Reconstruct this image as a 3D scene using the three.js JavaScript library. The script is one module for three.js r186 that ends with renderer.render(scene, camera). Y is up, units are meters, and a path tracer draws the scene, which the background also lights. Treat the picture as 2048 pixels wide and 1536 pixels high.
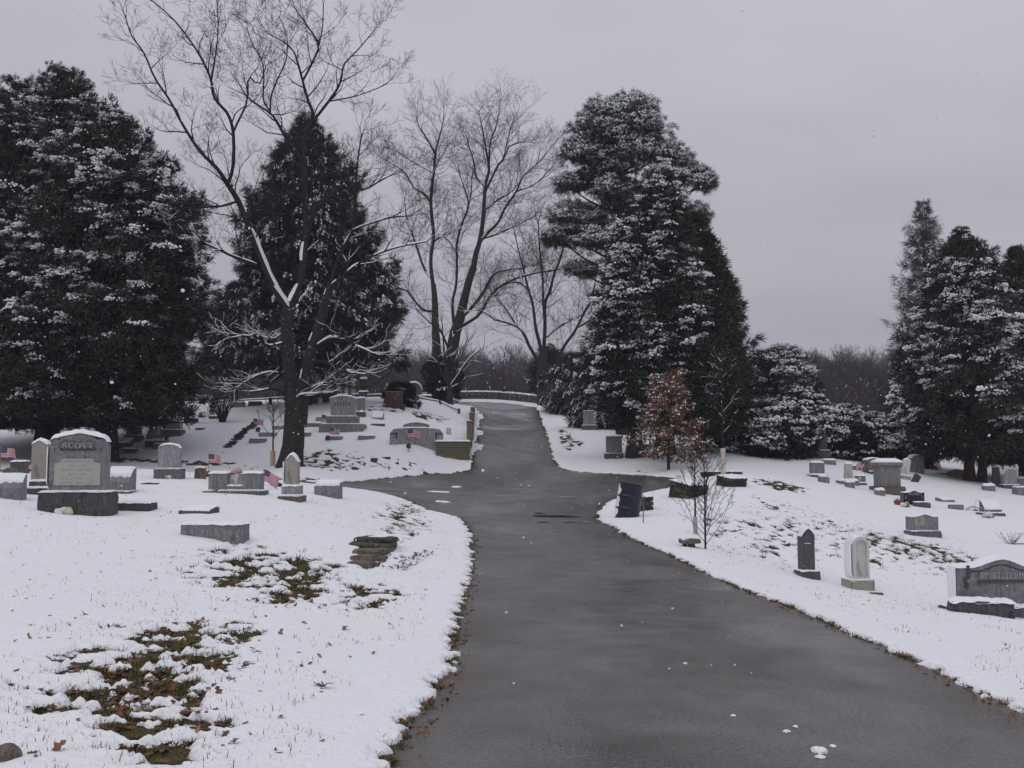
import * as THREE from 'three';
import { mergeGeometries, mergeVertices, toCreasedNormals } from 'three/addons/utils/BufferGeometryUtils.js';
import { FontLoader } from 'three/addons/loaders/FontLoader.js';
import { TextGeometry } from 'three/addons/geometries/TextGeometry.js';

// ---------------------------------------------------------------- camera, sky, sun, exposure
const SKY_L = 0.372;
const scene = new THREE.Scene();
const camera = new THREE.PerspectiveCamera(40.0, 4 / 3, 0.1, 2000);
camera.position.set(0, 1.6, 0);
camera.lookAt(0, 1.6 + 162 / 2110, -1);
const renderer = new THREE.WebGLRenderer();
renderer.toneMapping = THREE.LinearToneMapping;
renderer.toneMappingExposure = 1.0;
renderer.shadowMap.enabled = true;

function rng(seed) {
  let a = seed >>> 0;
  return () => { a = (a + 0x6D2B79F5) >>> 0; let t = a; t = Math.imul(t ^ (t >>> 15), t | 1); t ^= t + Math.imul(t ^ (t >>> 7), t | 61); return ((t ^ (t >>> 14)) >>> 0) / 4294967296; };
}
const clamp = (v, a, b) => v < a ? a : v > b ? b : v;
const lerp = (a, b, t) => a + (b - a) * t;
const sstep = (a, b, v) => { const t = clamp((v - a) / (b - a), 0, 1); return t * t * (3 - 2 * t); };
// gradient noise, seeded
const PERM = new Uint8Array(512), GX = new Float32Array(256), GY = new Float32Array(256);
{
  const r = rng(77); const p = [...Array(256).keys()];
  for (let i = 255; i > 0; i--) { const j = Math.floor(r() * (i + 1)); [p[i], p[j]] = [p[j], p[i]]; }
  for (let i = 0; i < 512; i++) PERM[i] = p[i & 255];
  for (let i = 0; i < 256; i++) { const a = r() * Math.PI * 2; GX[i] = Math.cos(a); GY[i] = Math.sin(a); }
}
function noise(x, y) {
  const xi = Math.floor(x), yi = Math.floor(y), fx = x - xi, fy = y - yi, X = xi & 255, Y = yi & 255;
  const a = PERM[PERM[X] + Y], b = PERM[PERM[(X + 1) & 255] + Y], c = PERM[PERM[X] + ((Y + 1) & 255)], d = PERM[PERM[(X + 1) & 255] + ((Y + 1) & 255)];
  const u = fx * fx * fx * (fx * (fx * 6 - 15) + 10), v = fy * fy * fy * (fy * (fy * 6 - 15) + 10);
  const n0 = GX[a] * fx + GY[a] * fy, n1 = GX[b] * (fx - 1) + GY[b] * fy, n2 = GX[c] * fx + GY[c] * (fy - 1), n3 = GX[d] * (fx - 1) + GY[d] * (fy - 1);
  return 1.41 * lerp(lerp(n0, n1, u), lerp(n2, n3, u), v);
}
const fbm = (x, y, o = 4) => { let s = 0, a = 1, t = 0; for (let i = 0; i < o; i++) { s += a * noise(x, y); t += a; a *= 0.5; x = x * 2.03 + 17.3; y = y * 2.03 - 9.1; } return s / t * 1.5; };

{ // one overcast sky: brightest overhead, half of that at the horizon, with faint cloud bands
  const W = 1024, H = 512, d = new Float32Array(W * H * 4);
  for (let j = 0; j < H; j++) {
    const el = ((j + 0.5) / H - 0.5) * Math.PI, s = Math.max(0, Math.sin(el));
    for (let i = 0; i < W; i++) {
      const az = (i + 0.5) / W * Math.PI * 2, k = 1 / (0.12 + s);
      const cx = Math.cos(az) * Math.cos(el) * k, cz = Math.sin(az) * Math.cos(el) * k;
      const n = fbm(cx * 0.55 + 3, cz * 0.9 + 5, 5) * 0.75 + 0.35 * fbm(cx * 1.9, cz * 2.6, 3);
      const L = SKY_L * (1 + 1.1 * s) * (1 + 0.13 * n);
      const o = (j * W + i) * 4;
      d[o] = L * 1.0; d[o + 1] = L * 1.0; d[o + 2] = L * 1.125; d[o + 3] = 1;
    }
  }
  const t = new THREE.DataTexture(d, W, H, THREE.RGBAFormat, THREE.FloatType);
  t.mapping = THREE.EquirectangularReflectionMapping; t.magFilter = THREE.LinearFilter; t.minFilter = THREE.LinearFilter; t.wrapS = THREE.RepeatWrapping; t.needsUpdate = true;
  scene.background = t; scene.environment = t;
}
const sun = new THREE.DirectionalLight(new THREE.Color(1.0, 0.97, 0.96), 0.5);
sun.position.set(-30, 75, 10); sun.target.position.set(0, 0, -30);
sun.castShadow = true; sun.shadow.radius = 70; sun.shadow.mapSize.set(2048, 2048);
Object.assign(sun.shadow.camera, { left: -70, right: 70, top: 70, bottom: -70, near: 1, far: 220 });
scene.add(sun, sun.target);
scene.fog = new THREE.FogExp2(new THREE.Color().setRGB(0.6, 0.59, 0.68), 0.0008);
// ---------------------------------------------------------------- terrain: a thin-plate surface through surveyed heights (x, distance north, height)
const SURVEY = [
  [-0.68, 5.60, 0.035], [0.97, 5.60, 0.035], [3.08, 5.90, 0.048], [-0.50, 9.10, 0.035], [1.17, 9.10, 0.035], [3.17, 9.10, 0.035],
  [-0.62, 12.50, 0.025], [1.03, 12.50, 0.025], [3.02, 12.50, 0.025], [-0.71, 18.00, 0.083], [0.81, 18.00, 0.083], [2.75, 18.00, 0.083],
  [-0.95, 24.00, 0.249], [0.66, 25.00, 0.309], [2.07, 25.00, 0.309], [-0.87, 29.00, 0.646], [1.04, 29.00, 0.646], [3.30, 31.00, 0.798],
  [5.14, 33.40, 1.003], [-2.84, 31.00, 0.798], [-5.05, 33.00, 1.010], [-1.36, 36.50, 1.377], [1.31, 36.50, 1.377], [-1.52, 43.50, 2.216],
  [1.65, 43.00, 2.107], [-1.66, 53.00, 3.604], [1.53, 53.00, 3.604], [-2.16, 61.50, 4.946], [1.49, 61.50, 4.946], [-3.88, 66.00, 5.411],
  [-0.75, 66.00, 5.505], [1.73, 65.00, 5.229], [-0.81, 71.00, 5.902], [-3.55, 72.00, 5.928], [1.82, 68.50, 5.522], [-2.27, 8.20, 0.189],
  [-3.18, 7.80, 0.258], [-5.00, 12.20, 0.345], [-4.27, 15.30, 0.489], [-7.41, 18.00, 0.688], [-8.59, 17.80, 0.989], [-2.30, 11.60, 0.139],
  [-3.93, 14.60, 0.370], [-3.39, 17.00, 0.564], [-2.75, 17.50, 0.517], [-1.80, 22.00, 0.259], [-1.22, 14.90, 0.068], [-0.86, 9.00, 0.052],
  [-3.94, 25.00, 0.895], [-2.93, 25.50, 0.642], [-4.70, 21.50, 0.893], [-5.75, 22.00, 0.979], [-4.89, 27.00, 1.028], [-6.18, 26.50, 1.188],
  [-7.27, 25.50, 1.216], [-9.62, 27.00, 1.473], [-11.34, 26.00, 1.355], [-13.87, 24.00, 1.318], [-4.57, 8.00, 0.224], [-12.32, 36.00, 1.770],
  [-9.76, 36.00, 1.600], [-7.13, 34.00, 1.568], [-5.43, 35.50, 1.349], [-2.69, 37.00, 1.461], [-1.64, 37.00, 1.443], [-4.28, 37.80, 2.331],
  [-2.51, 38.10, 2.337], [-1.79, 38.30, 2.269], [-1.94, 41.50, 2.579], [-8.31, 18.30, 0.732], [-6.64, 18.00, 0.671], [-16.16, 37.00, 1.862],
  [-3.44, 37.50, 2.343], [-6.14, 40.00, 2.771], [-8.45, 38.50, 2.363], [-12.12, 41.00, 2.859], [-13.55, 37.50, 1.918], [-13.14, 40.00, 2.582],
  [-12.07, 44.00, 3.326], [-12.68, 52.00, 4.503], [-14.70, 46.00, 3.666], [-20.14, 46.00, 3.339], [-7.93, 50.00, 4.558], [-5.22, 47.00, 4.001],
  [-3.31, 54.00, 4.538], [-4.98, 57.00, 5.108], [-2.27, 46.00, 3.121], [2.77, 26.00, 0.319], [3.35, 18.50, 0.093], [5.15, 23.00, 0.413],
  [4.24, 28.50, 0.662], [5.96, 29.00, 0.850], [6.79, 33.00, 1.289], [5.10, 18.50, -0.431], [5.82, 18.00, -0.543], [6.12, 14.00, -0.422],
  [5.68, 21.00, -0.072], [7.46, 20.50, -0.318], [3.47, 7.30, 0.010], [4.29, 9.00, -0.072], [4.44, 11.50, -0.114], [10.03, 26.00, -0.167],
  [7.87, 29.00, 0.510], [9.88, 31.00, 0.580], [12.04, 34.00, 0.641], [12.15, 32.00, 0.367], [13.05, 29.00, 0.144], [13.76, 26.00, -0.228],
  [10.58, 37.00, 1.112], [10.45, 42.00, 1.897], [12.08, 41.50, 1.796], [13.90, 40.00, 1.317], [16.37, 43.00, 1.296], [17.29, 40.00, 0.885],
  [18.21, 38.00, 0.617], [3.90, 40.00, 1.883], [5.02, 38.50, 1.872], [3.55, 48.00, 3.142], [2.00, 44.00, 2.430], [3.02, 55.00, 3.992],
  [7.87, 42.00, 2.194], [12.39, 55.00, 2.768], [17.59, 55.00, 2.508], [24.85, 60.00, 2.024], [27.76, 50.00, 0.894], [-1.50, 2.00, 0.000],
  [0.50, 2.00, 0.000], [2.50, 2.00, 0.000], [-8.00, -5.00, 0.400], [8.00, -5.00, -0.200], [0.00, -8.00, 0.000], [-8.00, 31.50, 1.120],
  [-14.00, 31.50, 1.380], [-22.00, 31.50, 1.500], [-8.00, 34.00, 1.250], [-14.00, 34.00, 1.500], [-22.00, 34.00, 1.650], [-40.00, 70.00, 5.000],
  [-20.00, 76.00, 5.600], [0.00, 78.00, 4.600], [20.00, 75.00, 3.500], [45.00, 75.00, 1.500], [-80.00, 100.00, 3.000], [0.00, 115.00, 1.000],
  [80.00, 100.00, -1.000], [-90.00, 160.00, 5.000], [0.00, 160.00, 5.000], [90.00, 160.00, 5.000], [-150.00, 220.00, 14.000], [0.00, 220.00, 13.000],
  [150.00, 220.00, 13.000], [0.00, 400.00, 24.000], [-300.00, 400.00, 24.000], [300.00, 400.00, 24.000], [-40.00, 30.00, 2.500], [-45.00, 0.00, 1.500],
  [45.00, 0.00, -2.000], [45.00, 35.00, -1.000], [0.00, -40.00, -1.000], [-90.00, -90.00, 0.000], [90.00, -90.00, -3.000], [-200.00, 50.00, 4.000],
  [200.00, 50.00, -4.000], [-300.00, -300.00, 0.000], [300.00, -300.00, -3.000], [0.00, 700.00, 30.000]
];
const TPS = (() => {
  const n = SURVEY.length, N = n + 3, A = [], S = 0.05;
  const U = r2 => r2 < 1e-9 ? 0 : 0.5 * r2 * Math.log(r2);
  for (let i = 0; i < N; i++) A.push(new Float64Array(N + 1));
  for (let i = 0; i < n; i++) {
    const [x, d, h] = SURVEY[i];
    for (let j = 0; j < n; j++) { const dx = (x - SURVEY[j][0]) * S, dd = (d - SURVEY[j][1]) * S; A[i][j] = U(dx * dx + dd * dd); }
    A[i][i] += 0.002; A[i][n] = A[n][i] = 1; A[i][n + 1] = A[n + 1][i] = x * S; A[i][n + 2] = A[n + 2][i] = d * S; A[i][N] = h;
  }
  for (let c = 0; c < N; c++) {
    let p = c; for (let r = c + 1; r < N; r++) if (Math.abs(A[r][c]) > Math.abs(A[p][c])) p = r;
    [A[c], A[p]] = [A[p], A[c]];
    for (let r = 0; r < N; r++) if (r !== c && A[r][c] !== 0) { const f = A[r][c] / A[c][c]; for (let k = c; k <= N; k++) A[r][k] -= f * A[c][k]; }
  }
  const w = A.map((row, i) => row[N] / row[i]);
  const px = SURVEY.map(s => s[0] * S), pd = SURVEY.map(s => s[1] * S);
  return (x, d) => {
    x *= S; d *= S; let s = w[n] + w[n + 1] * x + w[n + 2] * d;
    for (let i = 0; i < n; i++) { const a = x - px[i], b = d - pd[i], r2 = a * a + b * b; if (r2 > 1e-9) s += w[i] * 0.5 * r2 * Math.log(r2); }
    return s;
  };
})();
const ground = (x, z) => TPS(x, -z);   // bare ground height
const ROAD_EDGE = [[-0.95, 12.00], [-0.85, 0.00], [-0.64, -5.60], [-0.62, -6.10], [-0.59, -6.53], [-0.54, -7.05], [-0.49, -8.10], [-0.50, -9.07], [-0.55, -10.44], [-0.58, -12.48], [-0.60, -15.15], [-0.66, -17.81], [-0.90, -22.90], [-1.12, -24.50], [-1.47, -25.19], [-1.97, -25.45], [-2.60, -27.00], [-3.40, -28.20], [-4.40, -29.30], [-5.80, -30.20], [-8.00, -30.40], [-14.00, -30.40], [-30.00, -30.60], [-30.00, -33.10], [-14.00, -32.90], [-8.50, -32.90], [-5.79, -31.94], [-4.51, -34.83], [-2.64, -36.32], [-1.46, -36.76], [-1.34, -37.22], [-1.32, -38.34], [-1.49, -46.90], [-1.60, -54.37], [-2.30, -60.00], [-3.50, -62.50], [-6.00, -64.30], [-12.00, -65.50], [-30.00, -67.00], [-30.00, -70.00], [-12.00, -69.00], [-6.00, -68.00], [-2.00, -66.80], [0.40, -65.00], [1.35, -62.00], [1.51, -55.06], [1.55, -46.79], [1.58, -42.85], [1.51, -38.03], [1.74, -36.79], [2.33, -36.31], [3.31, -35.78], [4.43, -35.23], [5.21, -34.36], [5.30, -33.05], [4.74, -31.27], [3.95, -30.33], [3.00, -29.49], [2.52, -28.34], [2.12, -26.58], [2.03, -25.04], [2.26, -21.23], [2.45, -18.86], [2.79, -17.19], [3.11, -15.56], [3.06, -12.42], [3.17, -10.85], [3.22, -9.50], [3.25, -8.45], [3.24, -7.52], [3.24, -6.86], [3.05, -5.90], [3.20, 0.00], [3.20, 12.00]];   // outline of the asphalt (x, z)
const BARE = [[-2.54, -7.52, 0.68, 0.81, 1.05], [-2.37, -6.67, 0.47, 0.55, 1.10], [-2.59, -8.75, 0.50, 0.99, 1.05], [-1.95, -6.07, 0.37, 0.36, 1.00], [-1.87, -5.59, 0.32, 0.23, 1.10], [-2.58, -6.35, 0.42, 0.22, 0.75], [-2.92, -7.41, 0.46, 0.32, 0.70], [-3.41, -9.09, 0.43, 0.46, 0.70], [-3.01, -6.72, 0.25, 0.20, 0.60], [-2.50, -5.78, 0.25, 0.16, 0.60], [-3.06, -13.47, 0.96, 1.74, 1.05], [-2.49, -11.97, 0.43, 1.04, 1.05], [-3.81, -14.64, 0.62, 0.85, 0.75], [-2.37, -13.50, 0.38, 1.04, 0.85], [-1.60, -12.28, 0.41, 1.32, 0.95], [-2.00, -11.16, 0.32, 0.52, 0.60], [-2.55, -24.17, 0.46, 2.99, 0.85], [-2.04, -20.79, 0.44, 3.38, 0.80], [-1.92, -16.07, 0.53, 2.01, 0.60], [-3.12, -20.46, 0.58, 1.51, 0.40], [-6.40, -36.19, 1.54, 1.66, 0.85], [-4.55, -36.45, 1.90, 0.51, 0.75], [-5.61, -35.59, 1.52, 0.68, 0.60], [-8.21, -37.42, 1.06, 0.50, 0.50], [-8.79, -35.50, 1.01, 0.49, 0.70], [7.38, -23.22, 2.42, 3.29, 0.80], [7.25, -25.85, 1.59, 3.82, 0.75], [8.96, -22.30, 0.85, 2.68, 0.95], [7.89, -22.23, 1.05, 2.53, 0.80], [4.83, -22.52, 1.17, 3.71, 0.70], [3.99, -20.93, 0.69, 2.31, 0.60], [5.15, -21.25, 0.91, 1.25, 0.60], [9.72, -28.06, 1.60, 1.51, 0.55], [5.99, -20.08, 1.14, 0.75, 0.50], [7.54, -19.49, 1.11, 0.63, 0.45], [6.46, -27.64, 1.05, 1.69, 0.55], [8.05, -31.82, 0.83, 1.17, 1.10], [8.76, -30.18, 0.72, 0.50, 0.60], [2.33, -46.33, 0.35, 3.79, 0.95], [2.86, -44.46, 0.29, 1.41, 0.80], [3.80, -43.13, 0.82, 0.96, 0.30], [4.32, -35.77, 1.02, 0.41, 0.70], [4.03, -25.49, 0.72, 3.22, 0.35], [-3.04, -44.55, 0.63, 3.38, 0.30], [-6.20, -47.67, 2.03, 1.53, 0.90], [-3.74, -48.11, 1.14, 1.91, 0.90], [-3.72, -24.34, 0.23, 0.84, 0.30], [-10.14, -39.37, 0.26, 2.87, 0.60], [11.95, -30.71, 0.17, 1.01, 0.20], [5.21, -14.53, 0.41, 1.94, 0.35], [3.44, -7.98, 0.45, 0.43, 0.30], [-1.29, -16.81, 0.48, 2.74, 0.30], [-1.94, -23.73, 0.67, 3.24, 0.40], [-11.75, -35.84, 1.87, 0.44, 1.20], [-10.30, -36.07, 1.03, 0.29, 1.10], [-13.35, -36.02, 1.02, 0.73, 1.10], [-5.88, -32.47, 0.92, 0.35, 1.00], [-3.95, -9.14, 0.56, 0.81, 0.45], [-2.73, -6.11, 0.29, 0.28, 0.60], [-3.26, -11.54, 0.66, 0.91, 0.50], [-2.06, -9.52, 0.54, 0.73, 0.40], [-1.95, -6.71, 0.32, 0.45, 0.50], [-4.88, -14.34, 1.02, 0.71, 0.35]];   // thin snow: x, z, half width, half depth, strength
// ---------------------------------------------------------------- ground, road and snow sheets
function roadSD(x, z) {            // metres inside the asphalt (negative outside)
  let d2 = 1e9, inside = false;
  for (let i = 0, n = ROAD_EDGE.length, j = n - 1; i < n; j = i++) {
    const ax = ROAD_EDGE[j][0], az = ROAD_EDGE[j][1], bx = ROAD_EDGE[i][0], bz = ROAD_EDGE[i][1];
    const ex = bx - ax, ez = bz - az, t = clamp(((x - ax) * ex + (z - az) * ez) / (ex * ex + ez * ez), 0, 1);
    const dx = x - ax - ex * t, dz = z - az - ez * t, q = dx * dx + dz * dz; if (q < d2) d2 = q;
    if ((az > z) !== (bz > z) && x < ax + ex * (z - az) / ez) inside = !inside;
  }
  return inside ? Math.sqrt(d2) : -Math.sqrt(d2);
}
function bareness(x, z) {
  let b = 0;
  for (const [cx, cz, rx, rz, s] of BARE) {
    const u = (x - cx) / rx, v = (z - cz) / rz, q = u * u + v * v;
    if (q < 2.2) b = Math.max(b, s * (1 - sstep(0.15, 2.2, q)));
  }
  return b;
}
// depth of snow over the ground; below zero there is none
function snowDepth(x, z, sd) {
  const far = -z;
  const n1 = fbm(x * 1.1 + 0.35 * z, z * 0.75, 3);
  const n2 = fbm(x * 3.4 + 1.0 * z + 9, z * 3.6 - 0.5 * x, 3);
  const n3 = noise(x * 13 + 3, z * 11), n4 = noise(x * 27, z * 25 + 5);
  const lump = 0.55 * n2 + 0.33 * n3 + (far < 20 ? 0.16 * n4 : 0);
  const b = bareness(x, z);
  let c = 1.35 - 1.5 * b + (0.3 + 1.9 * b) * lump + 0.3 * n1;
  if (n2 * 0.6 + n3 * 0.55 + 0.3 * n1 > 0.80) c -= 1.4;               // small gaps where stubble stands through
  const e = -sd + 0.10 * n2 + 0.07 * n3 + 0.035 * n4 - 0.015 - 0.07 * noise(x * 0.9, z * 0.9 + 40);
  const depth = 0.034 * clamp(c * 1.5, -1, 1) + 0.011 * (c > 0 ? Math.min(1, c * 2) : 0) * (1 + 0.45 * n1) + Math.min(1, Math.max(0, c)) * (0.0045 * n3 + 0.009 * n2 + 0.008 * noise(x * 1.9 + 7, z * 2.3));
  const edge = e < 0 ? -0.05 : 0.052 * Math.sqrt(clamp(e / 0.11, 0, 1)) + clamp(e, 0, 3) * 0.012;
  return Math.min(depth, edge - 0.006);
}
const snowSurface = (x, z) => ground(x, z) + Math.max(0, snowDepth(x, z, roadSD(x, z)));

function polarAxes(near, far, ratio, fineStep) {      // radii grow with distance; directions are dense to the north, coarse elsewhere
  const R = []; for (let r = near; r < far; r *= 1 + ratio) R.push(r);
  for (let r = far; r < 900; r *= 1.12) R.push(r);
  const T = []; const half = 0.60;
  for (let t = -half; t <= half; t += fineStep) T.push(t);
  const rest = 2 * Math.PI - 2 * half; for (let i = 1; i < 60; i++) T.push(half + rest * i / 60);
  return { R, T, fine: Math.floor(2 * half / fineStep) + 1 };
}
function sheet(R, T, heightAt, colorAt, keep, closed) {
  const nr = R.length, nt = T.length, pos = new Float32Array(nr * nt * 3), uv = new Float32Array(nr * nt * 2), col = colorAt ? new Float32Array(nr * nt * 3) : null, ok = new Uint8Array(nr * nt);
  const c3 = [0, 0, 0];
  for (let i = 0; i < nr; i++) for (let j = 0; j < nt; j++) {
    const k = i * nt + j, x = R[i] * Math.sin(T[j]), z = -R[i] * Math.cos(T[j]);
    const y = heightAt(x, z, k);
    pos[k * 3] = x; pos[k * 3 + 1] = y; pos[k * 3 + 2] = z; uv[k * 2] = x; uv[k * 2 + 1] = z;
    ok[k] = keep ? (keep(k, x, z) ? 1 : 0) : 1;
    if (col) { colorAt(x, z, c3, k); col[k * 3] = c3[0]; col[k * 3 + 1] = c3[1]; col[k * 3 + 2] = c3[2]; }
  }
  const idx = [], m = closed ? nt : nt - 1;
  for (let i = 0; i < nr - 1; i++) for (let j = 0; j < m; j++) {
    const a = i * nt + j, b = i * nt + (j + 1) % nt, c = a + nt, d = b + nt;
    if (ok[a] | ok[b] | ok[c] | ok[d]) idx.push(a, b, c, b, d, c);
  }
  // keep only used vertices
  const map = new Int32Array(nr * nt).fill(-1); let used = 0;
  for (const v of idx) if (map[v] < 0) map[v] = used++;
  const g = new THREE.BufferGeometry(), P = new Float32Array(used * 3), V = new Float32Array(used * 2), C = col ? new Float32Array(used * 3) : null;
  for (let k = 0; k < map.length; k++) if (map[k] >= 0) { const q = map[k]; P.set(pos.subarray(k * 3, k * 3 + 3), q * 3); V.set(uv.subarray(k * 2, k * 2 + 2), q * 2); if (C) C.set(col.subarray(k * 3, k * 3 + 3), q * 3); }
  g.setAttribute('position', new THREE.BufferAttribute(P, 3)); g.setAttribute('uv', new THREE.BufferAttribute(V, 2));
  if (C) g.setAttribute('color', new THREE.BufferAttribute(C, 3));
  g.setIndex(idx.map(v => map[v])); g.computeVertexNormals();
  return g;
}
function texture(n, fn, srgb, metres) {            // a tiling computed texture, metres per tile
  const d = new Uint8Array(n * n * 4), o = [0, 0, 0];
  for (let j = 0; j < n; j++) for (let i = 0; i < n; i++) { fn(i / n, j / n, o); const k = (j * n + i) * 4; d[k] = clamp(o[0] * 255, 0, 255); d[k + 1] = clamp(o[1] * 255, 0, 255); d[k + 2] = clamp(o[2] * 255, 0, 255); d[k + 3] = 255; }
  const t = new THREE.DataTexture(d, n, n); t.wrapS = t.wrapT = THREE.RepeatWrapping; t.magFilter = THREE.LinearFilter; t.minFilter = THREE.LinearMipmapLinearFilter; t.generateMipmaps = true;
  if (srgb) t.colorSpace = THREE.SRGBColorSpace; if (metres) t.repeat.set(1 / metres, 1 / metres); t.needsUpdate = true; return t;
}
const tileNoise = (u, v, f) => { // periodic noise, f whole cells a tile
  const x = u * f, y = v * f, xi = Math.floor(x), yi = Math.floor(y), fx = x - xi, fy = y - yi;
  const g = (a, b) => { const h = PERM[PERM[((a % f) + f) % f & 255] + (((b % f) + f) % f & 255)]; return [GX[h], GY[h]]; };
  const u1 = fx * fx * (3 - 2 * fx), v1 = fy * fy * (3 - 2 * fy);
  const A = g(xi, yi), B = g(xi + 1, yi), C = g(xi, yi + 1), D = g(xi + 1, yi + 1);
  return 1.41 * lerp(lerp(A[0] * fx + A[1] * fy, B[0] * (fx - 1) + B[1] * fy, u1), lerp(C[0] * fx + C[1] * (fy - 1), D[0] * (fx - 1) + D[1] * (fy - 1), u1), v1);
};
function structure(name, g, m, label) { const o = new THREE.Mesh(g, m); o.name = name; o.userData = { kind: 'structure', label }; o.castShadow = o.receiveShadow = true; scene.add(o); return o; }

const rgb = (r, g, b) => new THREE.Color().setRGB(r, g, b);
const snowBump = texture(512, (u, v, o) => { o[0] = o[1] = o[2] = 0.5 + 0.22 * tileNoise(u, v, 24) + 0.2 * tileNoise(u, v, 61) + 0.16 * tileNoise(u, v, 150); }, false, 1.7);
const snowMat = new THREE.MeshStandardMaterial({ color: rgb(0.82, 0.83, 0.845), roughness: 0.85, bumpMap: snowBump, bumpScale: 0.02 });
const snowMatFar = new THREE.MeshStandardMaterial({ color: rgb(0.82, 0.83, 0.845), roughness: 0.85 });
{
  const ax = polarAxes(2.6, 120, 0.0034, 0.0028), axG = polarAxes(2.6, 120, 0.0068, 0.0056);
  // turf and soil under the snow
  const turf = texture(512, (u, v, o) => {
    const a = tileNoise(u, v, 40), b = tileNoise(u, v, 120), c = tileNoise(u, v, 9); const t = clamp(0.5 + 0.5 * a + 0.35 * c, 0, 1), k = 0.85 + 0.5 * b;
    o[0] = lerp(0.23, 0.40, t) * k; o[1] = lerp(0.26, 0.31, t) * k; o[2] = lerp(0.12, 0.20, t) * k;
  }, true, 1.3);
  const turfBump = texture(512, (u, v, o) => { o[0] = o[1] = o[2] = 0.5 + 0.3 * tileNoise(u, v, 50) + 0.25 * tileNoise(u, v, 130); }, false, 1.1);
  const g = sheet(axG.R, axG.T, (x, z) => ground(x, z) - (z < -115 || z > 0 || Math.abs(x) > -z ? 0 : 0), null, null, true);
  structure('ground', g, new THREE.MeshStandardMaterial({ map: turf, bumpMap: turfBump, bumpScale: 0.03, roughness: 1 }), 'brown and green turf showing through thin snow');
  // asphalt
  const inRoad = R => R.R.filter(r => r < 75);
  const grain = texture(1024, (u, v, o) => {
    const a = tileNoise(u, v, 250), b = tileNoise(u, v, 97), c = tileNoise(u, v, 11), d = tileNoise(u, v, 4);
    const q = 0.72 + 0.15 * a + 0.11 * b + 0.07 * c + 0.05 * d; o[0] = q; o[1] = q; o[2] = q;
  }, true, 3.1);
  const grainBump = texture(512, (u, v, o) => { o[0] = o[1] = o[2] = 0.5 + 0.35 * tileNoise(u, v, 120) + 0.2 * tileNoise(u, v, 60); }, false, 1.4);
  const damp = texture(1024, (u, v, o) => { const q = 0.50 + 0.34 * tileNoise(u, v, 5) + 0.2 * tileNoise(u, v, 13) + 0.1 * tileNoise(u, v, 40); o[0] = o[1] = o[2] = q; }, false, 11);
  const sdR = [];
  const axR = polarAxes(2.6, 75, 0.0068, 0.0056); axR.R = axR.R.filter(r => r < 76); 
  const rg = sheet(axR.R, axR.T, (x, z, k) => { const sd = roadSD(x, z); sdR[k] = sd; const n = 0.06 * noise(x * 3, z * 3) + 0.05 * noise(x * 8, z * 8); return ground(x, z) + clamp((sd + n) * 0.12, -0.03, 0.014); },
    (x, z, o, k) => {
      const a = fbm(x * 0.35, z * 0.22, 4), b = fbm(x * 1.2 + 5, z * 0.8, 3), sd = sdR[k];
      const litter = sstep(0.8, 0.0, sd) * clamp(0.5 + 0.9 * b, 0, 1), wet = sstep(0.05, 0.4, fbm(x * 0.55 + 9, z * 0.3, 4) + 0.25 * b + (z < -24 && z > -38 ? 0.1 : -0.12));            // leaf mould and soil trodden along the edges
      const wear = 0.5 + 0.5 * Math.cos((x - 1.2 - 0.15 * noise(z * 0.2, 4)) * 3.4), base = 0.215 * (1 + 0.26 * a + 0.14 * b + 0.10 * wear * sstep(0.4, 1.2, sd)) * (1 - 0.24 * wet);   // two paler wheel tracks, old patches
      o[0] = lerp(base * 1.0, 0.15, litter * 0.8); o[1] = lerp(base * 0.98, 0.105, litter * 0.8); o[2] = lerp(base * (0.945 - 0.05 * wet), 0.065, litter * 0.8);
    }, (k) => sdR[k] > -0.5, false);
  structure('road', rg, new THREE.MeshStandardMaterial({ vertexColors: true, map: grain, bumpMap: grainBump, bumpScale: 0.003, roughness: 0.8, roughnessMap: damp }), 'narrow damp asphalt lane with a crossing, climbing to the back');
  // snow
  const dep = [];
  const sg = sheet(ax.R, ax.T, (x, z, k) => { const d = (z < -70 || Math.abs(x) > 45 || z > 8) ? 0.05 : snowDepth(x, z, roadSD(x, z)); dep[k] = d; return ground(x, z) + d; }, null, k => dep[k] > -0.002, true);
  structure('snow', sg, snowMat, 'thin wet snow lying over the lawns');
}
// ---------------------------------------------------------------- helpers for building things
const V3 = (x, y, z) => new THREE.Vector3(x, y, z);
const taken = {};
function numbered(name) { const n = taken[name] = (taken[name] ?? -1) + 1; return n ? `${name}_${String(n).padStart(3, '0')}` : name; }
function thing(name, label, category, x, y, z, turn = 0, group) {
  const o = new THREE.Group(); o.name = numbered(name); o.position.set(x, y, z); o.rotation.y = turn;
  o.userData = { label, category }; if (group) o.userData.group = group; scene.add(o); return o;
}
function part(name, g, m, parent, stuff) { const o = new THREE.Mesh(g, m); o.name = name; o.castShadow = o.receiveShadow = true; if (stuff) o.userData.kind = 'stuff'; parent.add(o); return o; }
function copies(name, g, m, list, parent, colors) {          // many tiny alike pieces joined into one part
  const o = new THREE.InstancedMesh(g, m, list.length); o.name = name; o.userData.kind = 'stuff'; o.castShadow = o.receiveShadow = true;
  list.forEach((q, i) => o.setMatrixAt(i, q)); if (colors) colors.forEach((c, i) => o.setColorAt(i, c));
  o.instanceMatrix.needsUpdate = true; parent.add(o); return o;
}
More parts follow.
